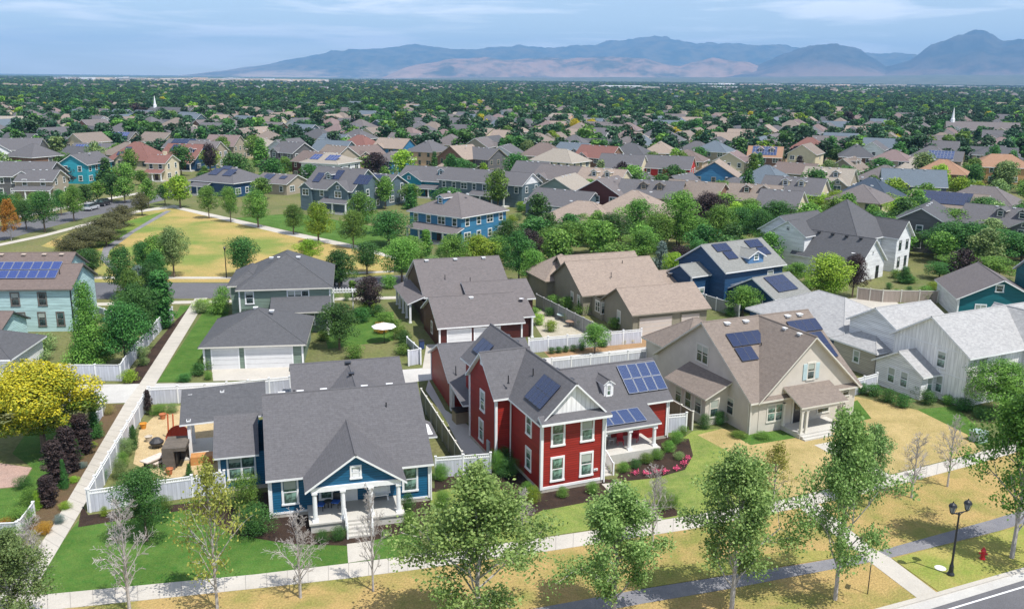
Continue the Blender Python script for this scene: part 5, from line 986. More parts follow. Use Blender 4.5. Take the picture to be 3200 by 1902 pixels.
PF = [far_proto(i, *a) for i, a in enumerate([('hip', 'ROOFK', 'SCREAM', 12.5, 11, 5.5, 1), ('hip', 'ROOFB', 'STAUP', 13, 11, 5.5, 0), ('gx', 'ROOFT', 'SPEACH', 12, 9.5, 5.4, 1), ('hip', 'ROOFMV', 'STAUP', 12, 10.5, 5.6, 1), ('gx', 'ROOFG', 'SWHT2', 13, 9, 5.5, 1), ('gx', 'ROOFK', 'SBRICK', 13, 11, 5.2, 0), ('hip', 'ROOFG', 'SCREAM', 15, 13, 3.3, 1), ('gy', 'ROOFB', 'SCREAM', 10, 13, 5.2, 0), ('hip', 'ROOFG', 'SBRICK', 12, 11, 5.5, 1), ('gx', 'ROOFBG', 'SSLAT', 14, 10, 5.2, 0), ('gx', 'ROOFD', 'SGRN', 16, 11, 3.2, 1), ('hip', 'ROOFL', 'SWHT2', 14, 12, 3.3, 0)])]
def onscreen(p, m=60):
    q = PX((p[0], p[1], 4)); return -m < q[0] < 3200 + m and q[1] < 1960
def clear(x, y, r): return all((x - a) ** 2 + (y - b) ** 2 > (r + c) ** 2 for a, b, c in PLACED)
KEEP = [(o.location.x, o.location.y) for o, a in LABELS if o.get('category') in ('house', 'garage')]
rf = random.Random(21); cand = []
ang = R(-28); ca, sa = math.cos(ang), math.sin(ang)
for i in range(-60, 80):
    for j in range(-20, 90):
        u = i * 21 + rf.uniform(-2, 2); v = j * 25 + (7 if j % 2 else 0) + rf.uniform(-2, 2) + 6 * math.sin(i * .13 + j * .3)
        x, y = ca * u - sa * v, sa * u + ca * v
        if y < 250 or math.hypot(x, y) > 1900 or not onscreen((x, y)): continue
        D = math.hypot(x, y)
        if D < 315: continue
        if D > 560 and rf.random() < min(.92, (D - 560) / 380): continue
        q = PX((x, y, 0))
        if q[0] < 1000 * K * .95 and q[1] > 470 * K: continue
        if not clear(x, y, 8 if D > 450 else 10): continue
        cand.append((D, x, y, j))
cand.sort(); NEARF = cand[:250]; RESTF = cand[250:]
for D, x, y, j in NEARF:
    PLACED.append((x, y, 7)); kids, roof, rn, wn = PF[rf.randrange(len(PF))]
    t = empty('house', (x, y, 0), ang + rf.choice((0, 0, math.pi, R(90))) + rf.uniform(-.1, .1)); shp = {'hip': 'hip-roofed', 'gx': 'gabled', 'gy': 'gable-fronted'}[roof]
    tag(t, '%s %s house with a %s roof' % (CN[wn], shp, CN[rn]), 'house', 'distant houses of the neighbourhood', True)
    for n_, me, (lo, ro) in kids:
        if D > 620 and n_ == 'window': continue
        o_ = bpy.data.objects.new(n_, me); link(o_, t); o_.location = lo; o_.rotation_euler = ro

# ---------------- trees ----------------
def leafmesh(name, pts, nrm, size, mat, rs, tint=None, asp=.7):
    """many small leaf faces"""
    n = len(pts); pts = np.array(pts); nrm = np.array(nrm)
    nrm = nrm + rs.normal(0, .55, (n, 3)); nrm /= np.linalg.norm(nrm, axis=1)[:, None] + 1e-9
    t = rs.normal(0, 1, (n, 3)); u = np.cross(nrm, t); u /= np.linalg.norm(u, axis=1)[:, None] + 1e-9; v = np.cross(nrm, u)
    s = size * rs.uniform(.6, 1.3, (n, 1)); V = np.stack([pts - u * s * .5, pts - v * s * asp * .5, pts + u * s * .5, pts + v * s * asp * .5 + nrm * s * .15], 1).reshape(-1, 3)
    me = bpy.data.meshes.new(name); me.vertices.add(4 * n); me.vertices.foreach_set('co', V.astype(np.float32).ravel()); me.loops.add(4 * n); me.loops.foreach_set('vertex_index', np.arange(4 * n, dtype=np.int32))
    me.polygons.add(n); me.polygons.foreach_set('loop_start', np.arange(0, 4 * n, 4, dtype=np.int32)); me.polygons.foreach_set('loop_total', np.full(n, 4, dtype=np.int32)); me.update(calc_edges=True)
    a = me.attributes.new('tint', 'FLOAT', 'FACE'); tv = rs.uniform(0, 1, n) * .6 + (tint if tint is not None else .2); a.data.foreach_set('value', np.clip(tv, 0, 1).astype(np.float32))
    me.materials.append(mat); me.validate(); return me
def crown_pts(rs, n, shape, h, wd, z0, nclump=26, gap=.45):
    P, N, T = [], [], []
    cl = []
    for i in range(nclump):
        t = (i + .5) / nclump; 
        if shape == 'cone': zc = z0 + (h - z0) * t * .97; rad = wd / 2 * (1 - t) ** .8 * .75 + .05; cr_ = wd * (.16 + .16 * (1 - t))
        elif shape == 'col': zc = z0 + (h - z0) * t * .95; rad = wd / 2 * .62 * math.sin(math.pi * min(1, t * .8 + .2)) ** .6; cr_ = wd * .27
        elif shape == 'ball': zc = z0 + (h - z0) * (.12 + .76 * t); rad = wd / 2 * .72 * math.sqrt(max(0, 1 - (2 * t - 1) ** 2)); cr_ = wd * .2
        else: zc = z0 + (h - z0) * (.1 + .78 * t); rad = wd / 2 * .74 * max(.0, 1 - abs(2 * t - .75) ** 2.2 / 1.6) ** .5; cr_ = wd * (.10 + .12 * rs.uniform())
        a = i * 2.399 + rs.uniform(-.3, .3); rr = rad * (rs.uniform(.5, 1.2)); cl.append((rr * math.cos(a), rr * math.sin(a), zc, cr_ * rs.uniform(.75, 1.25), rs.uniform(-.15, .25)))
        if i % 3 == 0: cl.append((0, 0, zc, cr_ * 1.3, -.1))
    wts = np.array([c[3] ** 2 for c in cl]); wts /= wts.sum()
    for c, k in zip(cl, rs.multinomial(n, wts)):
        d = rs.normal(0, 1, (k, 3)); d /= np.linalg.norm(d, axis=1)[:, None] + 1e-9; r = c[3] * (.55 + .5 * rs.uniform(0, 1, (k, 1)) ** .7)
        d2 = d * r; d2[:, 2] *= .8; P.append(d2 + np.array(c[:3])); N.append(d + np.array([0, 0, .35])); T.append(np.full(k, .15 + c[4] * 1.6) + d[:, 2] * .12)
    P = np.concatenate(P); keep = P[:, 2] > .15
    return P[keep], np.concatenate(N)[keep], np.concatenate(T)[keep]
def skeleton(rs, h, wd, z0, upr=.5, levels=3, n0=14, fine=False):
    segs, tips = [], []
    def grow(p, d, L_, r, lv):
        n = 3; q = p
        for k in range(n):
            d = (d + Vector(rs.normal(0, .13, 3)) + Vector((0, 0, .06 * upr))).normalized(); q2 = q + d * L_ / n; segs.append((q.copy(), q2.copy(), r * (1 - k / n * .4), r * (1 - (k + 1) / n * .4))); q = q2
            if lv > 0 and (k or lv < 2):
                for s in range(3 if fine else 2):
                    ax = Vector(rs.normal(0, 1, 3)).cross(d).normalized(); d3 = (d * .75 + ax * .75).normalized(); grow(q.copy(), d3, L_ * (rs.uniform(.3, .46) if fine else rs.uniform(.38, .55)), r * .45, lv - 1)
        tips.append((q.copy(), d.copy(), lv))
    top = Vector((0, 0, h)); k = 8; pr = Vector((0, 0, 0))
    for i in range(k):
        q = Vector((rs.normal(0, .04) * i * .3, rs.normal(0, .04) * i * .3, h * .97 * (i + 1) / k)); r0 = .013 * h * (1 - i / k) + .02; segs.append((pr, q, r0, .013 * h * (1 - (i + 1) / k) + .015)); pr = q
    for i in range(n0):
        t = (i + .3) / n0; z = z0 + (h * .93 - z0) * t; a = i * 2.4 + rs.uniform(-.4, .4); rad = wd / 2 * (min(1, .6 + t * 2) * (1 - max(0, t - .2) * (.92 if not fine else .8))) * rs.uniform(.7, 1.12)
        grow(Vector((0, 0, z)), Vector((math.cos(a), math.sin(a), .55 + upr + t * .6)).normalized(), rad * 1.15, .006 * h * (1 - t * .6), levels - 1)
    return segs, tips
LEAFM = dict(green=M_leaf('green_leaves', (.05, .15, .02), (.23, .40, .07)), dark=M_leaf('dark_leaves', (.022, .09, .02), (.1, .24, .05)), lime=M_leaf('lime_leaves', (.13, .28, .02), (.36, .5, .05)), purple=M_leaf('purple_leaves', (.02, .014, .015), (.058, .036, .034), .2, .1), olive=M_leaf('olive_leaves', (.08, .085, .035), (.16, .16, .06), .1, .2),
             yellow=M_leaf('yellow_flowers', (.1, .2, .02), (.66, .62, .03), .08, .2), gold=M_leaf('gold_leaves', (.35, .32, .02), (.7, .6, .03), .1), aspen=M_leaf('aspen_leaves', (.085, .19, .04), (.44, .62, .2), .1, .36), spruce=M_leaf('spruce_needles', (.08, .13, .11), (.2, .27, .24), .15, .1), amber=M_leaf('amber_leaves', (.20, .24, .05), (.46, .44, .10), .1), orange=M_leaf('orange_leaves', (.4, .16, .02), (.5, .3, .05), .1), pale=M_leaf('pale_green_leaves', (.1, .2, .06), (.32, .43, .15)), twig=M_leaf('bare_twigs', (.25,.22,.2), (.4,.37,.35), .05, 0))
LEAFM['far'] = M_leaf('far_leaves', (.022, .066, .028), (.065, .145, .06), .4, .2); LEAFM['fard'] = M_leaf('far_dark_leaves', (.012, .05, .022), (.04, .11, .045), .35, .15)
PT = {}
H0 = 8.
def proto(kind, shape, lod, var):
    k = ('n', kind, shape, lod, var)
    if k not in PT:
        a, b, wd = proto0(kind, shape, lod, var); V = []
        for me in (a, b):
            if me and not (shape == 'sparse' and me is a): v = np.zeros(len(me.vertices) * 3, dtype=np.float32); me.vertices.foreach_get('co', v); V.append(v.reshape(-1, 3))
        V = np.concatenate(V); PT[k] = (a, b, 2 * float(np.percentile(np.hypot(V[:, 0], V[:, 1]), 97)), float(np.percentile(V[:, 2], 99.7)))
    return PT[k]
def proto0(kind, shape, lod, var):
    k = (kind, shape, lod, var)
    if k in PT: return PT[k]
    rs = np.random.RandomState(hash((shape, var)) % 9999 if False else (sum(map(ord, shape)) * 31 + var * 7)); wd = {'cone': 3.6, 'col': 2.2, 'ball': 5.2, 'bush': 7.5, 'broad': 5.6, 'sparse': 4.8, 'bare': 3.6}[shape]
    n, sz = {3: (21000, .135), 2: (9000, .2), 1: (2800, .38), 0: (560, .82)}[lod]
    if kind == 'amber': n = int(n * .4)
    if kind == 'yellow': n = 42000; sz = .15
    tr = MB(); trunk = cr_ = None; bk = BARKP if shape in ('sparse', 'bare') else BARK
    if shape in ('sparse', 'bare'):
        segs, tips = skeleton(rs, H0, wd, 1.15, .55 if shape == 'sparse' else 1.0, 3, 26, shape == 'bare')
        for i, (a, b, r0, r1) in enumerate(segs):
            if shape == 'sparse' and r0 < .012: continue
            tr.tube(a, b, max(r0, .012), max(r1, .009), bk, 5 if r0 > .04 else 3, False)
        trunk = tr.mesh('trunk')
        if shape == 'sparse':
            P, N, T = [], [], []; k_ = max(4, int(n / len(tips)))
            for p, d, lv in tips:
                m_ = int(k_ * rs.uniform(.5, 1.6)); q = rs.normal(0, .20, (m_, 3)) + np.array(p) - np.array(d) * rs.uniform(0, .5, (m_, 1)); P.append(q); N.append(rs.normal(0, .6, (m_, 3)) + np.array([0, 0, .6])); T.append(np.full(m_, rs.uniform(-.1, .35)))
            P = np.concatenate(P); cr_ = leafmesh('crown', P, np.concatenate(N), sz, LEAFM[kind], rs, np.concatenate(T))
        PT[k] = (trunk, cr_, wd); return PT[k]
    z0 = {'cone': .5, 'col': .4, 'ball': 1.9, 'bush': .0, 'broad': 2.0}[shape]
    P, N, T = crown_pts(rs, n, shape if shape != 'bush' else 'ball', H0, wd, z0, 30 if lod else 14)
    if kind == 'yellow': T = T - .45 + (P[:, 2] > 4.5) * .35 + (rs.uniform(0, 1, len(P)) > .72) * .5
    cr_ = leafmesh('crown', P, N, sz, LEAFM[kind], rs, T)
    if shape != 'bush':
        tr.tube((0, 0, -.1), (0, 0, H0 * .55), .16, .09, bk, 7); tr.tube((0, 0, H0 * .55), (.1, 0, H0 * .85), .09, .03, bk, 5)
        for i in range(6): a = i * 1.1; z = z0 + .3 + i * .55; tr.tube((0, 0, z), (math.cos(a) * wd * .3, math.sin(a) * wd * .3, z + 1.3), .06, .02, bk, 4)
        trunk = tr.mesh('trunk')
    PT[k] = (trunk, cr_, wd); return PT[k]
NAMES = {'green': 'tree', 'dark': 'tree', 'lime': 'tree', 'purple': 'purple_leaf_tree', 'olive': 'crabapple_tree', 'yellow': 'flowering_tree', 'gold': 'golden_tree', 'aspen': 'poplar_tree', 'spruce': 'spruce_tree', 'amber': 'young_tree', 'orange': 'orange_leaf_tree', 'pale': 'tree', 'twig': 'bare_tree'}
KN = {'green': 'green', 'dark': 'dark green', 'lime': 'lime green', 'purple': 'purple-leaved', 'olive': 'olive brown', 'yellow': 'yellow-flowering', 'gold': 'golden yellow', 'aspen': 'pale leafy', 'spruce': 'silvery blue', 'amber': 'yellowing', 'orange': 'orange-leaved', 'pale': 'pale green', 'twig': 'bare grey'}
SN = {'cone': 'conical', 'col': 'columnar', 'ball': 'round', 'bush': 'bushy', 'broad': 'broad', 'sparse': 'airy', 'bare': 'leafless'}
TREES = []
vr = random.Random(5)
def tree(p, h, w, kind, shape, label=None, lod=1, rz=None, group=None):
    auto = label is None; bush = shape == 'bush'; h = max(h, .3); w = max(w, .3)
    tr, cr_, wd, hh = proto(kind, shape, lod, vr.randrange(3 if lod else 4)); rz = vr.uniform(0, 6.28) if rz is None else rz
    label = label or '%s %s %s' % (KN[kind], SN[shape] if not bush else 'low', 'shrub' if bush else 'tree'); cat = 'shrub' if bush else 'tree'
    TREES.append((p[0], p[1], w / 2)); s = (w / wd, w / wd, h / hh)
    if bush or lod == 0:
        me = cr_
        if lod == 0 and not bush:
            key = ('j', kind, shape, id(cr_))
            if key not in PT:
                bm = bmesh.new(); bm.from_mesh(cr_); nf = len(bm.faces); bm.from_mesh(tr); bm.faces.ensure_lookup_table()
                for f in bm.faces[nf:]: f.material_index = 1
                m2 = bpy.data.meshes.new('tree'); bm.to_mesh(m2); bm.free(); m2.materials.append(LEAFM[kind]); m2.materials.append(BARK); PT[key] = m2
            me = PT[key]
        o = bpy.data.objects.new('shrub' if bush else NAMES[kind], me); link(o); o.location = (p[0], p[1], 0); o.scale = s; o.rotation_euler[2] = rz; return tag(o, label, cat, group or ('shrubs of the gardens' if bush and auto else 'trees between the houses' if auto else None), auto)
    o = empty(NAMES[kind], (p[0], p[1], 0), rz); o.scale = s; tag(o, label, cat, group or ('trees between the houses' if auto else None), auto)
    if tr: q = bpy.data.objects.new('trunk' if cr_ else 'branches', tr); link(q, o)
    if cr_: q = bpy.data.objects.new('crown', cr_); link(q, o)
    return o
def tpx(x, yb, yt, wpx, kind, shape, label=None, lod=2, **k):
    b = O(x, yb); lo, hi = 0, 30
    for _ in range(40):
        m = (lo + hi) / 2
        if PX((b.x, b.y, m))[1] > yt * K: lo = m
        else: hi = m
    D = math.sqrt(b.x ** 2 + b.y ** 2 + CH ** 2); return tree(b, lo, wpx * K * D / F, kind, shape, label, lod, **k)
T_ = [
 (317, 1492, 1208, 105, 'twig', 'bare', 'bare pale grey tree nearest the long walk at the front sidewalk', 3), (530, 1482, 1125, 165, 'amber', 'sparse', 'yellowing half-bare young tree in front of the blue cottage lawn', 2), (733, 1456, 1238, 100, 'twig', 'bare', 'bare purplish-grey tree left of the blue cottage steps', 3),
 (910, 1440, 1178, 75, 'twig', 'bare', 'thin bare tree right in front of the blue cottage steps', 2), (1165, 1560, 1150, 350, 'aspen', 'sparse', 'big full pale-leaved poplar in the middle of the bottom edge', 3), (1496, 1515, 1185, 240, 'aspen', 'sparse', 'airy poplar in front of the red house walk', 3), (1783, 1495, 1100, 245, 'aspen', 'sparse', 'tall airy poplar left of the connector walk', 3),
 (2036, 1461, 1010, 225, 'aspen', 'sparse', 'tall poplar with a dense trunk crown right of the connector walk start', 3), (1884, 1232, 1080, 110, 'amber', 'sparse', 'small yellow-green street tree behind the two tall poplars', 2), (2119, 1232, 1035, 75, 'pale', 'sparse', 'slim pale green tree at the corner of the straw lawn', 2), (2222, 1213, 1050, 70, 'twig', 'bare', 'thin bare tree left of the pair by the straw-coloured lawn', 2),
 (2310, 1186, 1010, 60, 'twig', 'bare', 'thin bare tree right of the pair by the straw-coloured lawn', 2), (2467, 1360, 925, 225, 'green', 'sparse', 'tall green poplar above the fire hydrant at the right edge', 3), (1590, 1335, 1130, 80, 'twig', 'bare', 'thin bare tree in front of the red house flower bed', 2), (1273, 1293, 1190, 65, 'twig', 'bare', 'small bare bush on the red house lawn corner', 1),
 (358, 1318, 1142, 122, 'dark', 'broad', 'dark green two-lobed tree in front of the white fence corner', 3), (108, 1095, 890, 225, 'yellow', 'broad', 'big yellow-flowering tree by the alley at the left', 3), (35, 1560, 1300, 175, 'pale', 'sparse', 'pale leafy tree top in the bottom left corner', 3), (88, 1420, 1255, 75, 'twig', 'bare', 'bare tree beside the long walk in the bottom left corner', 2),
 (2440, 1010, 880, 150, 'green', 'broad', 'bright green layered tree in front of the white farmhouse', 3),
 (222, 905, 690, 95, 'green', 'cone', 'tall bright green conical tree right of the aqua house', 3), (308, 900, 736, 95, 'dark', 'broad', 'dark oval tree nearest the alley among the walk trees', 2), (350, 850, 702, 78, 'dark', 'broad', 'dark oval tree second from the alley beside the long walk', 2), (396, 800, 662, 58, 'dark', 'col', 'columnar dark tree closest to the long walk', 2), (303, 728, 600, 64, 'dark', 'broad', 'dark oval tree across the street from the dry park grass', 2), (344, 738, 648, 62, 'spruce', 'cone', 'silvery blue spruce among the dark walk trees', 2),
 (221, 678, 607, 66, 'dark', 'ball', 'round dark street tree right of the aqua house roof', 2), (392, 672, 572, 85, 'green', 'broad', 'light green tree at the park edge left of the bright young tree', 2), (425, 676, 552, 62, 'pale', 'broad', 'tall light green tree on the park sidewalk', 2), (353, 676, 588, 50, 'dark', 'broad', 'dark tree at the park edge behind the spruce', 2),
 (330, 815, 690, 70, 'dark', 'broad'), (372, 760, 640, 62, 'dark', 'broad'), (325, 770, 655, 60, 'green', 'broad'), (262, 900, 800, 60, 'green', 'broad'), (385, 715, 610, 50, 'dark', 'broad'), (592, 676, 577, 74, 'dark', 'ball', 'round dense dark tree left of the sage house roof', 2), (895, 668, 590, 70, 'dark', 'ball', 'round dense dark tree on the park corner right of the sage house', 2), (828, 708, 607, 76, 'dark', 'broad', 'dark tree directly right of the sage house', 2), (980, 690, 582, 85, 'green', 'broad', 'green tree left of the brown house roof', 2), (903, 766, 672, 68, 'purple', 'broad', 'dark purple-leaved tree behind the pergola', 2), (828, 852, 738, 92, 'dark', 'broad', 'dark airy tree between the sage garage and the white umbrella', 2), (752, 640, 583, 58, 'lime', 'broad', 'yellow-green tree peeking over the sage house roof', 2), (860, 724, 684, 22, 'green', 'col', 'small narrow green tree beside the pergola', 1),
 (510, 533, 452, 47, 'green', 'broad', 'green tree, first of the row along the diagonal park walk', 2), (563, 542, 455, 48, 'green', 'broad', 'green tree, second of the row along the diagonal park walk', 2), (630, 555, 462, 70, 'green', 'broad', 'wide green tree, third of the row along the diagonal park walk', 2), (716, 571, 498, 48, 'green', 'broad', 'smaller green tree, fourth of the row along the diagonal park walk', 2), (777, 594, 492, 68, 'lime', 'broad', 'yellowish green tree, fifth of the row along the diagonal park walk', 2), (862, 605, 512, 58, 'green', 'broad', 'green tree at the right end of the row along the diagonal park walk', 2),
 (880, 572, 468, 72, 'green', 'broad'), (948, 600, 515, 100, 'dark', 'broad', 'big dark green tree left of the sky blue house'), (1000, 660, 575, 70, 'green', 'broad'), (1040, 625, 560, 28, 'green', 'col', 'narrow columnar tree at the sky blue house porch'), (940, 510, 430, 46, 'green', 'broad'), (1002, 510, 452, 38, 'dark', 'cone'), (1072, 480, 448, 26, 'dark', 'broad'), (639, 486, 433, 55, 'green', 'broad'),
 (110, 566, 466, 56, 'dark', 'broad', 'dark green tree on the near side of the park street at the left'), (150, 525, 461, 37, 'dark', 'broad'), (181, 540, 453, 50, 'green', 'broad'), (210, 510, 450, 40, 'dark', 'broad'), (238, 495, 443, 45, 'green', 'broad'), (273, 492, 424, 52, 'dark', 'broad'), (305, 495, 432, 46, 'green', 'broad'), (347, 526, 470, 46, 'olive', 'broad'), (363, 508, 436, 42, 'green', 'broad'), (403, 500, 447, 36, 'dark', 'broad'), (440, 507, 427, 66, 'lime', 'broad', 'wide bright green tree at the top corner of the park'), (345, 452, 415, 35, 'green', 'ball'),
 (28, 586, 486, 40, 'orange', 'sparse', 'orange-leaved narrow tree by the road at the left edge'), (65, 560, 488, 45, 'dark', 'broad'), (10, 560, 470, 60, 'dark', 'broad'), (45, 535, 470, 50, 'green', 'broad'), (90, 520, 470, 42, 'green', 'broad'),
 (190, 618, 565, 75, 'olive', 'broad'), (220, 603, 550, 75, 'olive', 'broad'), (250, 586, 532, 75, 'olive', 'broad'), (278, 570, 518, 70, 'olive', 'broad'), (303, 552, 500, 62, 'olive', 'broad'), (175, 628, 580, 60, 'olive', 'broad'), (260, 600, 560, 60, 'olive', 'broad'),
 (140, 418, 370, 75, 'green', 'broad'), (160, 420, 380, 60, 'dark', 'broad'), (290, 400, 350, 50, 'green', 'broad'), (500, 440, 405, 32, 'green', 'cone'), (668, 428, 384, 66, 'purple', 'broad', 'big dark purple tree in front of the light taupe hipped house'), (600, 420, 388, 40, 'green', 'broad'), (720, 428, 392, 45, 'green', 'broad'), (900, 425, 380, 60, 'green', 'broad'), (950, 428, 384, 50, 'green', 'broad'), (925, 385, 348, 30, 'dark', 'cone'), (1060, 412, 370, 26, 'dark', 'cone'), (1175, 410, 383, 40, 'green', 'broad'), (1245, 415, 385, 36, 'purple', 'broad'),
 (1110, 690, 570, 75, 'green', 'broad'), (1165, 665, 572, 92, 'lime', 'broad'), (1215, 660, 575, 80, 'green', 'broad'), (1265, 690, 560, 70, 'dark', 'broad'), (1300, 700, 608, 66, 'green', 'broad'), (1290, 650, 560, 80, 'purple', 'broad'), (1340, 640, 556, 85, 'green', 'broad'), (1390, 620, 540, 85, 'green', 'broad'), (1440, 625, 535, 85, 'green', 'broad'), (1490, 620, 520, 90, 'dark', 'broad'), (1550, 600, 485, 92, 'green', 'broad', 'tall green tree in front of the tan hipped-roof house'), (1600, 615, 520, 85, 'green', 'broad'), (1655, 610, 465, 80, 'green', 'broad', 'tall bright green tree right of the tan hipped-roof house'), (1560, 640, 560, 80, 'green', 'broad'), (1700, 620, 530, 80, 'green', 'broad'), (1725, 580, 470, 82, 'purple', 'broad', 'large purple-leaved tree behind the dense green trees'), (1750, 600, 500, 70, 'green', 'broad'), (1800, 590, 505, 75, 'dark', 'broad'), (1850, 600, 510, 60, 'dark', 'broad'), (1905, 620, 545, 50, 'dark', 'broad'), (1660, 690, 598, 62, 'purple', 'broad', 'dark purple tree left of the blue solar house'), (1612, 665, 590, 55, 'spruce', 'cone', 'silvery spruce left of the purple tree near the blue solar house'), (1640, 700, 615, 50, 'lime', 'broad'),
 (1810, 770, 698, 74, 'green', 'broad', 'green tree in front of the blue solar garage'), (1716, 720, 665, 40, 'green', 'broad'), (2012, 748, 620, 112, 'lime', 'ball', 'huge rounded yellow-green tree in front of the tall white house'), (2078, 725, 620, 58, 'purple', 'broad', 'grey-purple tree right of the huge rounded tree'), (1940, 690, 640, 60, 'green', 'broad'), (2205, 690, 650, 42, 'dark', 'cone', 'dark conical tree in the tall white house yard'), (2290, 680, 640, 60, 'dark', 'broad'),
 (2250, 600, 505, 95, 'dark', 'broad'), (2310, 630, 540, 100, 'dark', 'broad'), (2370, 640, 545, 105, 'dark', 'broad'), (2440, 640, 560, 110, 'dark', 'broad'), (2490, 640, 570, 90, 'dark', 'broad'), (2420, 680, 625, 90, 'green', 'broad'), (2340, 665, 620, 90, 'green', 'broad'), (2395, 545, 480, 62, 'dark', 'ball', 'round dark tree below the long solar roof'), (2280, 560, 500, 60, 'dark', 'broad'), (1890, 570, 490, 80, 'dark', 'broad'), (1925, 610, 525, 70, 'green', 'broad'), (1965, 655, 580, 60, 'dark', 'broad'), (1830, 560, 485, 85, 'green', 'broad'), (1860, 640, 560, 60, 'green', 'broad'), (2230, 545, 480, 70, 'dark', 'broad'), (2215, 620, 560, 60, 'dark', 'broad'), (2330, 600, 510, 90, 'green', 'broad'), (1780, 640, 560, 70, 'green', 'broad'), (1700, 665, 585, 60, 'dark', 'broad'), (1235, 620, 535, 60, 'dark', 'broad'), (1370, 690, 625, 60, 'green', 'broad'), (1420, 575, 520, 60, 'green', 'broad'),
 (1950, 520, 478, 60, 'lime', 'broad'), (1990, 530, 470, 70, 'lime', 'broad'), (2040, 540, 465, 80, 'lime', 'broad'), (2090, 530, 460, 90, 'lime', 'broad'), (2150, 540, 470, 80, 'lime', 'broad'), (2190, 560, 480, 70, 'lime', 'broad'), (2010, 545, 500, 60, 'green', 'broad'), (1935, 510, 460, 40, 'dark', 'cone'), (2145, 440, 385, 60, 'dark', 'broad'), (1410, 455, 420, 22, 'dark', 'cone'), (1478, 478, 430, 26, 'dark', 'cone'), (1505, 480, 440, 45, 'pale', 'broad'), (1560, 460, 430, 50, 'lime', 'broad'), (1615, 430, 405, 32, 'green', 'broad'), (1710, 385, 340, 46, 'lime', 'broad', 'bright lime tree among the far rooftops'), (2370, 460, 400, 50, 'dark', 'broad'), (2330, 445, 405, 55, 'dark', 'broad'), (2445, 450, 395, 40, 'dark', 'broad'),
 (1400, 340, 290, 32, 'gold', 'broad', 'bright golden tree, left one of the central pair far off'), (1440, 335, 290, 32, 'gold', 'broad', 'bright golden tree, right one of the central pair far off'), (1345, 375, 318, 40, 'lime', 'broad'), (718, 310, 284, 24, 'gold', 'broad', 'small golden tree far off behind the taupe hipped house'), (110, 275, 250, 26, 'gold', 'broad', 'yellow tree among the far trees at the left'), (35, 262, 236, 24, 'lime', 'broad'), (145, 292, 275, 24, 'gold', 'broad'), (2150, 340, 305, 34, 'gold', 'broad'), (2180, 366, 328, 36, 'gold', 'broad'), (2105, 376, 338, 34, 'lime', 'broad'), (2010, 386, 346, 30, 'gold', 'broad'), (2230, 352, 318, 30, 'lime', 'broad'), (1700, 310, 285, 30, 'lime', 'broad'), (1560, 300, 275, 34, 'lime', 'broad'), (1130, 290, 262, 34, 'lime', 'broad'), (1190, 292, 262, 30, 'lime', 'broad'), (1820, 330, 308, 22, 'gold', 'broad'), (790, 270, 253, 18, 'gold', 'broad'), (2040, 400, 362, 60, 'dark', 'broad'), (2250, 420, 388, 26, 'gold', 'broad'),
]
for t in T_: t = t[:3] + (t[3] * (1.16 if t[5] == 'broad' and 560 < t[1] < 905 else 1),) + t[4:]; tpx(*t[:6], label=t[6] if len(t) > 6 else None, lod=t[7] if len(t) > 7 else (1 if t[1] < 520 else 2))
# conical purple and green shrubs left of the long walk
for i, (x, yb, yt, w_, k) in enumerate([(202, 1105, 1010, 46, 'purple'), (233, 1068, 975, 36, 'dark'), (170, 1150, 1040, 46, 'purple'), (140, 1185, 1075, 50, 'purple'), (118, 1232, 1160, 40, 'purple'), (158, 1190, 1120, 22, 'dark'), (190, 1120, 1070, 20, 'dark'), (92, 1240, 1195, 20, 'lime'), (325, 1095, 1040, 26, 'dark'), (322, 1060, 1035, 26, 'dark'), (363, 1010, 950, 18, 'purple'), (462, 1165, 1130, 22, 'dark')]):
    tpx(x, yb, yt, w_, k, 'cone' if k != 'purple' else 'col', lod=2)
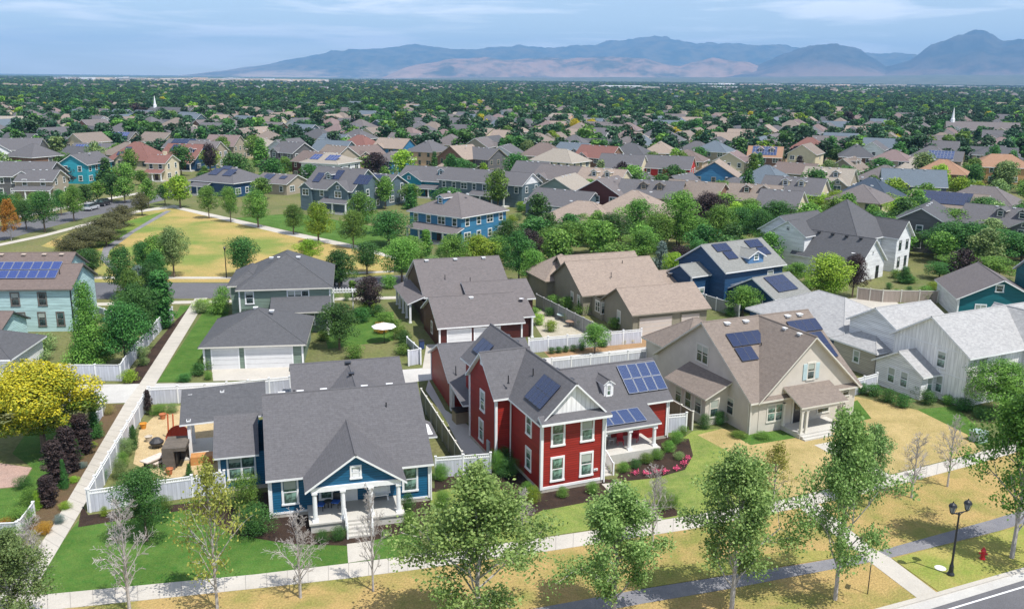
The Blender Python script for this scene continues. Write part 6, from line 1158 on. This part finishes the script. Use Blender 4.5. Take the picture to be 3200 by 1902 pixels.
# shrubs: x, y(base), height m, width m, kind
S_ = [(622, 1302, 2.3, 3.0, 'dark', 'large round dark shrub left of the blue cottage porch'), (600, 1245, 3.0, 2.7, 'green', 'tall bright green shrub against the blue cottage wall'), (787, 1322, .95, 1.1, 'dark', 'left one of two clipped shrubs before the blue cottage porch'), (826, 1316, 1.05, 1.2, 'dark', 'right one of two clipped shrubs before the blue cottage porch'), (400, 1245, 1.2, 1.4, 'green', None), (255, 1258, .8, .7, 'lime', 'small yellow-green tuft in the mulch by the white fence corner'),
 (292, 1165, 1.6, 1.5, 'pale', None), (310, 1110, 1.6, 1.6, 'pale', None), (300, 1140, 1.4, 1.2, 'green', None), (390, 1010, 1.0, 2.0, 'green', None), (420, 1005, .9, 1.6, 'pale', None), (250, 1175, 1.2, 1.0, 'dark', None), (1000, 1290, 1.4, 1.3, 'green', None), (1075, 1170, 1.4, 1.6, 'green', None), (1080, 1240, 1.5, 1.6, 'green', None), (995, 1250, 1.6, 1.2, 'dark', None), (940, 1310, .6, .7, 'green', None),
 (1165, 1160, 1.2, 1.7, 'green', 'bright green shrub in front of the lattice fence'), (1212, 1155, 2.0, 1.3, 'green', None), (1300, 1225, 1.4, 1.3, 'lime', 'yellow-green shrub at the red house corner'), (1285, 1205, 1.1, 1.1, 'green', None), (1372, 1212, .9, 1.1, 'green', None), (1445, 1203, 1.0, 1.1, 'green', None), (1500, 1215, 1.1, 1.3, 'green', None), (1240, 1160, 1.6, 2.4, 'dark', None), (1225, 1130, 1.6, 2.0, 'dark', None),
 (1520, 1150, .9, 1.2, 'green', None), (1548, 1140, .8, 1.1, 'dark', None), (1575, 1128, .9, 1.3, 'green', None), (1602, 1118, .9, 1.3, 'green', None), (1630, 1100, 1.0, 1.4, 'green', None), (1648, 1080, 1.2, 1.5, 'green', None), (1655, 1120, .7, 1.0, 'pale', None), (1640, 1235, 1.0, 1.3, 'green', None), (1615, 1240, 1.6, 1.5, 'pale', None), (1610, 1060, 1.0, 1.0, 'pale', None), (1665, 1060, .9, 1.1, 'green', None),
 (1718, 1045, 1.5, 1.3, 'dark', None), (1755, 1035, 1.4, 1.5, 'dark', None), (1800, 1065, .5, 1.8, 'green', None), (1860, 1068, .6, 1.8, 'green', None), (2100, 960, 1.2, 1.8, 'dark', None), (2130, 965, 1.3, 1.9, 'dark', None), (2165, 980, 1.4, 2.0, 'dark', None), (2200, 993, 1.4, 2.1, 'dark', None), (2260, 985, 1.5, 1.8, 'dark', None), (2240, 970, 1.6, 1.6, 'dark', None), (2310, 985, 1.0, 1.4, 'green', None), (2350, 1000, 1.2, 2.4, 'dark', None), (2400, 1020, 1.2, 2.6, 'dark', None), (2090, 1010, .6, 1.6, 'green', None),
 (450, 930, .9, 1.7, 'dark', 'dark low shrub by the alley left of the sage garage'), (485, 915, 1.4, 2.0, 'dark', None), (505, 898, 1.5, 2.0, 'green', None), (508, 925, .9, 1.0, 'green', None), (535, 765, 2.6, 3.2, 'green', 'wide green shrub left of the sage house'), (545, 745, 2.8, 2.4, 'green', None), (315, 930, 1.3, 2.2, 'lime', 'yellow-green shrub at the alley end of the mulch bed'), (345, 870, 1.2, 1.8, 'pale', None), (350, 890, 1.0, 1.4, 'pale', None), (90, 880, 1.2, 3.4, 'pale', None), (35, 870, 1.3, 1.6, 'dark', None), (200, 985, 1.2, 2.6, 'pale', None), (265, 1010, 1.1, 1.4, 'amber', 'tuft of straw-coloured ornamental grass by the mulch bed'),
 (940, 790, 1.6, 2.6, 'green', None), (960, 805, 1.6, 2.6, 'green', None), (975, 825, 1.6, 2.4, 'green', None), (920, 770, 1.6, 2.8, 'dark', None), (985, 840, 1.8, 2.2, 'dark', None), (930, 812, 1.4, 2.0, 'orange', 'shrub with reddish blooms beside the white umbrella'), (880, 785, 2.0, 3.0, 'dark', None), (750, 815, 1.8, 1.6, 'dark', None), (790, 830, 1.3, 2.0, 'green', None),
 (1313, 792, 1.5, 1.9, 'lime', 'round yellow-green shrub nearer the brown garage'), (1343, 808, 1.5, 1.9, 'lime', 'round yellow-green shrub nearest the long white fence'), (1385, 783, 1.4, 1.6, 'lime', 'round yellow-green shrub by the pale garden table'), (1300, 770, 1.2, 2.0, 'green', None), (1340, 770, 1.2, 1.6, 'dark', None), (1420, 800, 1.3, 1.6, 'dark', None), (1385, 752, 1.8, 2.6, 'green', None), (1420, 765, 1.6, 3.0, 'green', None), (1350, 745, 1.6, 2.0, 'green', None), (1500, 800, 1.4, 2.2, 'green', 'green shrub by the tan ranch house corner window'),
 (1345, 862, .8, 1.1, 'dark', None), (1362, 860, .8, 1.1, 'dark', None), (1380, 858, .8, 1.1, 'dark', None), (1398, 856, .8, 1.1, 'dark', None), (1418, 854, .9, 1.1, 'dark', None), (1470, 845, .9, 1.5, 'dark', None), (1520, 838, .6, .9, 'gold', None), (1540, 836, .6, .9, 'gold', None), (1780, 770, 1.2, 2.4, 'dark', None),
 (75, 1230, 1.4, 2.0, 'green', None), (60, 1190, 1.0, 1.6, 'dark', None), (50, 1280, 1.3, 2.4, 'green', None), (110, 1300, .9, 1.2, 'orange', 'shrub with coral roses beside the low picket fence'), (20, 1290, .9, 1.6, 'orange', None), (145, 1275, .7, .9, 'spruce', None), (20, 1330, 1.2, 2.6, 'green', None), (160, 1240, .6, 1.0, 'lime', None), (225, 1090, .5, 1.0, 'lime', None), (180, 1175, .5, 1.0, 'lime', None), (200, 1140, .5, .9, 'spruce', None), (2160, 575, 1.5, 3.0, 'lime', None), (2220, 690, 1.2, 2.4, 'green', None), (1130, 590, 2.2, 4.6, 'lime', None), (1170, 600, 2.0, 4.0, 'gold', None), (1010, 1300, .9, 1.0, 'green', None)]
for x, y, h, w_, k, lb in S_: tree(O(x, y), h, w_, k, 'bush', lb, 2 if y > 1000 else 1)
tree(O(1450, 862), 3.6, 3.4, 'green', 'broad', 'young green tree standing in the mulch before the long white fence', 2)
# pink flowers in the bed
PK = M_plain('pink_petals', (.7, .1, .22), .7, .2)
for i, (x, y) in enumerate([(1548, 1158), (1575, 1160), (1602, 1155), (1620, 1155), (1650, 1148), (1668, 1135), (1675, 1122)]):
    p = O(x, y); r_ = np.random.RandomState(i); q = r_.normal(0, .12, (90, 3)) * np.array([1.3, 1.3, .7]) + np.array([0, 0, .3]); me = leafmesh('flower', q, q - np.array([0, 0, .1]), .11, PK, r_); o = bpy.data.objects.new('flower_clump', me); link(o); o.location = (p.x, p.y, 0); tag(o, 'clump of pink flowers in the red house bed', 'flowers', 'pink flower clumps', True)
# filler trees between far houses
FP = []
for o, a in LABELS:
    if o.type == 'EMPTY' and o.get('category') in ('house', 'garage'):
        for c in o.children:
            if c.name.split('.')[0] == 'wall': v = [q.co for q in c.data.vertices]; FP.append((o.location.x, o.location.y, math.cos(o.rotation_euler[2]), math.sin(o.rotation_euler[2]), min(q.x for q in v) - 1.6, max(q.x for q in v) + 1.6, min(q.y for q in v) - 1.6, max(q.y for q in v) + 1.6))
PAVED = [p for n, p in POLY if n in ('road', 'sidewalk', 'alley', 'driveway', 'long_walk', 'garden_court', 'park_lawn', 'front_walk', 'asphalt_path', 'side_passage', 'flagstone_yard', 'patio', 'dry_lawn', 'lawn', 'park_strip', 'mulch_bed')]
def inpoly(x, y, P):
    r = False; j = len(P) - 1
    for i in range(len(P)):
        if (P[i][1] > y) != (P[j][1] > y) and x < (P[j][0] - P[i][0]) * (y - P[i][1]) / (P[j][1] - P[i][1]) + P[i][0]: r = not r
        j = i
    return r
def blocked(x, y):
    for ox, oy, c, s, a, b, d, e in FP:
        dx, dy = x - ox, y - oy
        if abs(dx) < 40 and abs(dy) < 40 and a < c * dx + s * dy < b and d < -s * dx + c * dy < e: return True
    return any(inpoly(x, y, P) for P in PAVED)
rt = random.Random(8); n_ = 0; kinds = ['green'] * 8 + ['dark'] * 9 + ['lime'] * 2 + ['pale'] * 2 + ['purple'] * 1
fill = []
for _ in range(60000):
    y = 205 + 150 * rt.random() ** 1.0; x = rt.uniform(-.62, .62) * y; q = PX((x, y, 0))
    if not (-40 < q[0] < 3240): continue
    if q[0] < 980 * K and q[1] > 470 * K: continue
    if not clear(x, y, .4) or any((x - a) ** 2 + (y - b) ** 2 < (c + 1.6) ** 2 for a, b, c in TREES[-340:]): continue
    if blocked(x, y): continue
    tree((x, y), rt.uniform(4.5, 10), rt.uniform(4.5, 8.5), rt.choice(kinds), rt.choice(('broad', 'broad', 'ball', 'cone')), None, 1 if y < 340 else 0); n_ += 1
    if n_ >= 106: break
ns = nt_ = 0
for _ in range(30000):
    y = rt.uniform(96, 232); x = rt.uniform(-.55, .58) * y; q = PX((x, y, 0))
    if not (-20 < q[0] < 3220) or (q[0] < 1000 * K and y > 150) or blocked(x, y) or any((x - a) ** 2 + (y - b) ** 2 < (c + .8) ** 2 for a, b, c in TREES): continue
    if nt_ < 64 and y > 135 and x > -5 and not 1380 < q[0] < 1660: tree((x, y), rt.uniform(4.5, 8), rt.uniform(4, 7), rt.choice(kinds), rt.choice(('broad', 'broad', 'ball')), None, 1); nt_ += 1
    elif ns < 150: tree((x, y), rt.uniform(.8, 2.2), rt.uniform(1.2, 3.2), rt.choice(('green', 'green', 'dark', 'dark', 'lime', 'pale')), 'bush', None, 1); ns += 1
    if ns >= 150 and nt_ >= 64: break
# ---------------- countless far trees and far houses: stuff ----------------
def gn_stuff(name, protos, pts, label, cat):
    col = bpy.data.collections.new(name + '_kinds')
    for i, me in enumerate(protos): o = bpy.data.objects.new('%s_kind' % name, me); col.objects.link(o)
    n = len(pts); me = bpy.data.meshes.new(name); me.vertices.add(n); me.vertices.foreach_set('co', np.array([p[:3] for p in pts], dtype=np.float32).ravel())
    for nm, k, ty in (('scl', 3, 'FLOAT'), ('rot', 4, 'FLOAT'), ('idx', 5, 'INT'), ('sclz', 6, 'FLOAT')):
        a = me.attributes.new(nm, ty, 'POINT'); a.data.foreach_set('value', np.array([p[k] for p in pts], dtype=np.float32 if ty == 'FLOAT' else np.int32))
    o = bpy.data.objects.new(name, me); link(o); o['kind'] = 'stuff'; tag(o, label, cat)
    g = bpy.data.node_groups.new(name, 'GeometryNodeTree'); g.interface.new_socket('Geometry', in_out='INPUT', socket_type='NodeSocketGeometry'); g.interface.new_socket('Geometry', in_out='OUTPUT', socket_type='NodeSocketGeometry')
    N = g.nodes.new; gi = N('NodeGroupInput'); go = N('NodeGroupOutput'); ip = N('GeometryNodeInstanceOnPoints'); ci = N('GeometryNodeCollectionInfo'); ci.inputs['Collection'].default_value = col; ci.inputs['Separate Children'].default_value = True
    def at(nm, ty): a = N('GeometryNodeInputNamedAttribute'); a.data_type = ty; a.inputs[0].default_value = nm; return a.outputs[0]
    cx = N('ShaderNodeCombineXYZ'); cz = N('ShaderNodeCombineXYZ'); k = g.links.new; s = at('scl', 'FLOAT'); k(s, cx.inputs[0]); k(s, cx.inputs[1]); k(at('sclz', 'FLOAT'), cx.inputs[2]); k(at('rot', 'FLOAT'), cz.inputs[2])
    ip.inputs['Pick Instance'].default_value = True; k(gi.outputs[0], ip.inputs['Points']); k(ci.outputs[0], ip.inputs['Instance']); k(at('idx', 'INT'), ip.inputs['Instance Index']); k(cx.outputs[0], ip.inputs['Scale']); k(cz.outputs[0], ip.inputs['Rotation']); k(ip.outputs[0], go.inputs[0])
    m = o.modifiers.new('scatter', 'NODES'); m.node_group = g; return o
rg = random.Random(77); pts = []
ker = ['green', 'dark', 'dark', 'pale', 'lime', 'gold']
protos = [proto(k, 'broad', 0, v)[1] for v, k in enumerate(['far', 'fard', 'dark', 'far', 'fard', 'green', 'lime', 'gold', 'purple'])] ; cw = [8, 9, 6, 8, 9, 3, .9, .22, .4]
grid = {}
for a, b, c in PLACED + [(x, y, 7) for D, x, y, j in RESTF]: grid.setdefault((int(a // 30), int(b // 30)), []).append((a, b, c))
def free(x, y, pad):
    for i in (-1, 0, 1):
        for j in (-1, 0, 1):
            for a, b, c in grid.get((int(x // 30) + i, int(y // 30) + j), ()):
                if (x - a) ** 2 + (y - b) ** 2 < (c + pad) ** 2: return False
    return True
def dens(y):
    return .0105 if y < 560 else (.0125 if y < 760 else (.0125 if y < 1500 else (.0065 if y < 3000 else .0022)))
for y0, y1 in ((340, 560), (560, 760), (760, 1100), (1100, 1500), (1500, 2200), (2200, 3000), (3000, 4500), (4500, 6500)):
    area = .62 * 2 * (y1 * y1 - y0 * y0) / 2; n = int(area * dens((y0 + y1) / 2) * (.5 if y0 >= 4500 else 1))
    for _ in range(n):
        y = math.sqrt(rg.uniform(y0 * y0, y1 * y1)); x = rg.uniform(-.62, .62) * y
        if y0 < 1900 and not free(x, y, -.2 if y < 1000 else -2): continue
        if y > 3450 and -.5 < x / y < -.2: continue
        if 3800 < y < 5600 and x / y > .2 and rg.random() < .9: continue
        if y > 1500 and math.sin(x * .004 + y * .0021) + .6 * math.sin(y * .011 + x * .002) > 1.15: continue
        s = rg.uniform(.7, 1.3) * (1.15 if y < 1100 else 1.1 if y < 3000 else 1.3); pts.append((x, y, 0, s * 1.15, rg.uniform(0, 6.28), rg.choices(range(len(protos)), cw)[0], s * rg.uniform(.8, 1.1)))
gn_stuff('far_trees', protos, pts, 'mass of far dark green trees covering the plain to the horizon', 'trees')
hp = []
for i, (kids, roof, rn, wn) in enumerate(PF):
    bm = bmesh.new(); mats = []
    for n__, me, (lo, ro) in kids:
        if n__ == 'window': continue
        nf = len(bm.faces); bm.from_mesh(me); bm.faces.ensure_lookup_table(); base = len(mats); mats += list(me.materials)
        for f in bm.faces[nf:]: f.material_index += base
    m2 = bpy.data.meshes.new('far_house'); bm.to_mesh(m2); bm.free()
    for m_ in mats: m2.materials.append(m_)
    hp.append(m2)
hpts = [(x, y, 0, 1, ang + rg.choice((0, 1.57, 3.14)), rg.randrange(12), 1) for D, x, y, j in RESTF]
for _ in range(900):
    y = math.sqrt(rg.uniform(1700 ** 2, 5000 ** 2)); x = rg.uniform(-.62, .62) * y; hpts.append((x, y, 0, 1.3, rg.uniform(0, 3), rg.choice((11, 4, 11, 7, 0)), 1.25))
gn_stuff('far_houses', hp, hpts, 'many tiny pale house roofs scattered among the far trees', 'houses')
rb = random.Random(9); wh = MB()
for i in range(60):
    a = rb.random()
    if a < .4: y = rb.uniform(4300, 7800); x = rb.uniform(-.5, -.12) * y
    elif a < .8: y = rb.uniform(4100, 5500); x = rb.uniform(.2, .6) * y
    else: y = rb.uniform(2300, 3600); x = rb.uniform(.1, .42) * y
    w_, d_, h_ = rb.uniform(30, 120), rb.uniform(20, 50), rb.uniform(6, 11); m = MB(); c = rb.choice((SWHT2, SWHT2, ROOFW, STAUP, SPEACH)); m.box(-w_ / 2, -d_ / 2, 0, w_ / 2, d_ / 2, h_, c); m.box(-w_ / 2 + 1, -d_ / 2 + 1, h_, w_ / 2 - 1, d_ / 2 - 1, h_ + .8, WHITE); o = m.obj('warehouse', loc=(x, y, 0), rz=rb.uniform(-.2, .2))
    tag(o, 'pale flat-roofed warehouse on the far plain', 'warehouse', 'far flat warehouses', True)
# ---------------- haze ----------------
hz = MB(); hz.box(-24000, -250, -70, 24000, 24800, 980, WHITE); h = hz.obj('haze'); h['kind'] = 'stuff'; tag(h, 'pale blue haze lying over the far plain and mountains', 'haze')
m = bpy.data.materials.new('haze'); m.use_nodes = True; t = m.node_tree; t.nodes.clear(); o_ = t.nodes.new('ShaderNodeOutputMaterial'); v = t.nodes.new('ShaderNodeVolumePrincipled'); v.inputs['Color'].default_value = (.32, .6, 1, 1); v.inputs['Density'].default_value = .00007; v.inputs['Anisotropy'].default_value = .0
t.links.new(v.outputs[0], o_.inputs['Volume']); h.data.materials.clear(); h.data.materials.append(m)
# ---------------- labels: say which one ----------------
LMK = [(tuple(PX((o.location.x, o.location.y, 2))), o, s) for o, s in [(o, o['label']) for o, a in LABELS if not a and o.get('category') in ('house', 'garage', 'church') and o.type == 'EMPTY']]
SHORT = {'blue_cottage': 'blue cottage', 'red_house': 'red house', 'red_garage': 'red garage', 'beige_house': 'beige house', 'white_farmhouse': 'white farmhouse', 'tan_cottage_wing': 'pale-roofed wing', 'sage_house': 'sage house', 'sage_garage': 'sage garage', 'brown_house': 'brown house', 'brown_garage': 'brown garage', 'tan_ranch_house': 'tan ranch house', 'blue_solar_garage': 'navy solar garage', 'blue_solar_house': 'navy solar house', 'tall_white_house': 'tall white house', 'teal_gabled_house': 'teal house', 'aqua_house': 'aqua house', 'aqua_garage': 'aqua garage'}
def short(o, s):
    n = o.name.split('.')[0]
    if n in SHORT: return SHORT[n]
    for k in ('sky blue', 'teal blue house', 'bright turquoise', 'low slate blue garage', 'long slate blue', 'light taupe hipped', 'navy house with a red-brown', 'navy one-storey', 'white two-storey house with a hipped', 'cream two-storey', 'tan hipped-roof', 'dark grey two-storey', 'long pale church', 'thin white steeple', 'bright blue solar array'):
        if k in s: return {'sky blue': 'sky blue house', 'bright turquoise': 'turquoise house', 'low slate blue garage': 'slate garage', 'long slate blue': 'long slate blue house', 'light taupe hipped': 'wide taupe-roofed house', 'navy house with a red-brown': 'navy red-roofed house', 'navy one-storey': 'navy house by the park', 'white two-storey house with a hipped': 'white solar house', 'cream two-storey': 'cream house', 'tan hipped-roof': 'tan hipped house', 'dark grey two-storey': 'dark grey left-edge house', 'long pale church': 'right church', 'thin white steeple': 'left church', 'bright blue solar array': 'blue solar roof', 'teal blue house': 'teal blue house'}[k]
    return None
LM2 = [(q, short(o, s)) for q, o, s in LMK if short(o, s)]
bags = {}
for o, a in LABELS:
    if not a: continue
    q = PX((o.location.x, o.location.y, 2)); best = min(LM2, key=lambda l: (l[0][0] - q[0]) ** 2 + 2.5 * (l[0][1] - q[1]) ** 2); dx, dy = q[0] - best[0][0], q[1] - best[0][1]; D_ = math.hypot(dx, dy)
    rel = ('right of' if dx > 0 else 'left of') if abs(dx) > 1.6 * abs(dy) else ('in front of' if dy > 0 else 'behind'); 
    if D_ > 350: rel = {'right of': 'far right of', 'left of': 'far left of', 'behind': 'far behind', 'in front of': 'in front of'}[rel]
    bags.setdefault('%s %s the %s' % (o['label'], rel, best[1]), []).append((q, o))
ORD = ['', 'second', 'third', 'fourth', 'fifth', 'sixth', 'seventh', 'eighth', 'ninth', 'tenth', 'eleventh', 'twelfth', 'thirteenth', 'fourteenth', 'fifteenth', 'sixteenth', 'seventeenth', 'eighteenth', 'nineteenth', 'twentieth']
for k, v in bags.items():
    if len(v) == 1: v[0][1]['label'] = k; continue
    v.sort(key=lambda s: s[0][0]); n = len(v)
    for i, (q, o) in enumerate(v):
        w_ = 'leftmost' if i == 0 else 'rightmost' if i == n - 1 else (ORD[i] + ' from left' if i < 20 else 'number %d from left' % (i + 1)); o['label'] = '%s, %s' % (k, w_)
for o, a in LABELS:
    o['label'] = o['label'].replace(' a orange', ' an orange').replace(' a olive', ' an olive')
    if len(o['label'].split()) > 16: o['label'] = o['label'].replace('two-storey ', '').replace('one-storey ', '').replace(' from left', ' along')
    if len(o['label'].split()) > 16: o['label'] = o['label'].replace(' house with a', ' under').replace('in the red house bed ', '')
print('OBJ', len(bpy.data.objects), 'far', len(cand), 'pts', len(pts), 'fill', n_)
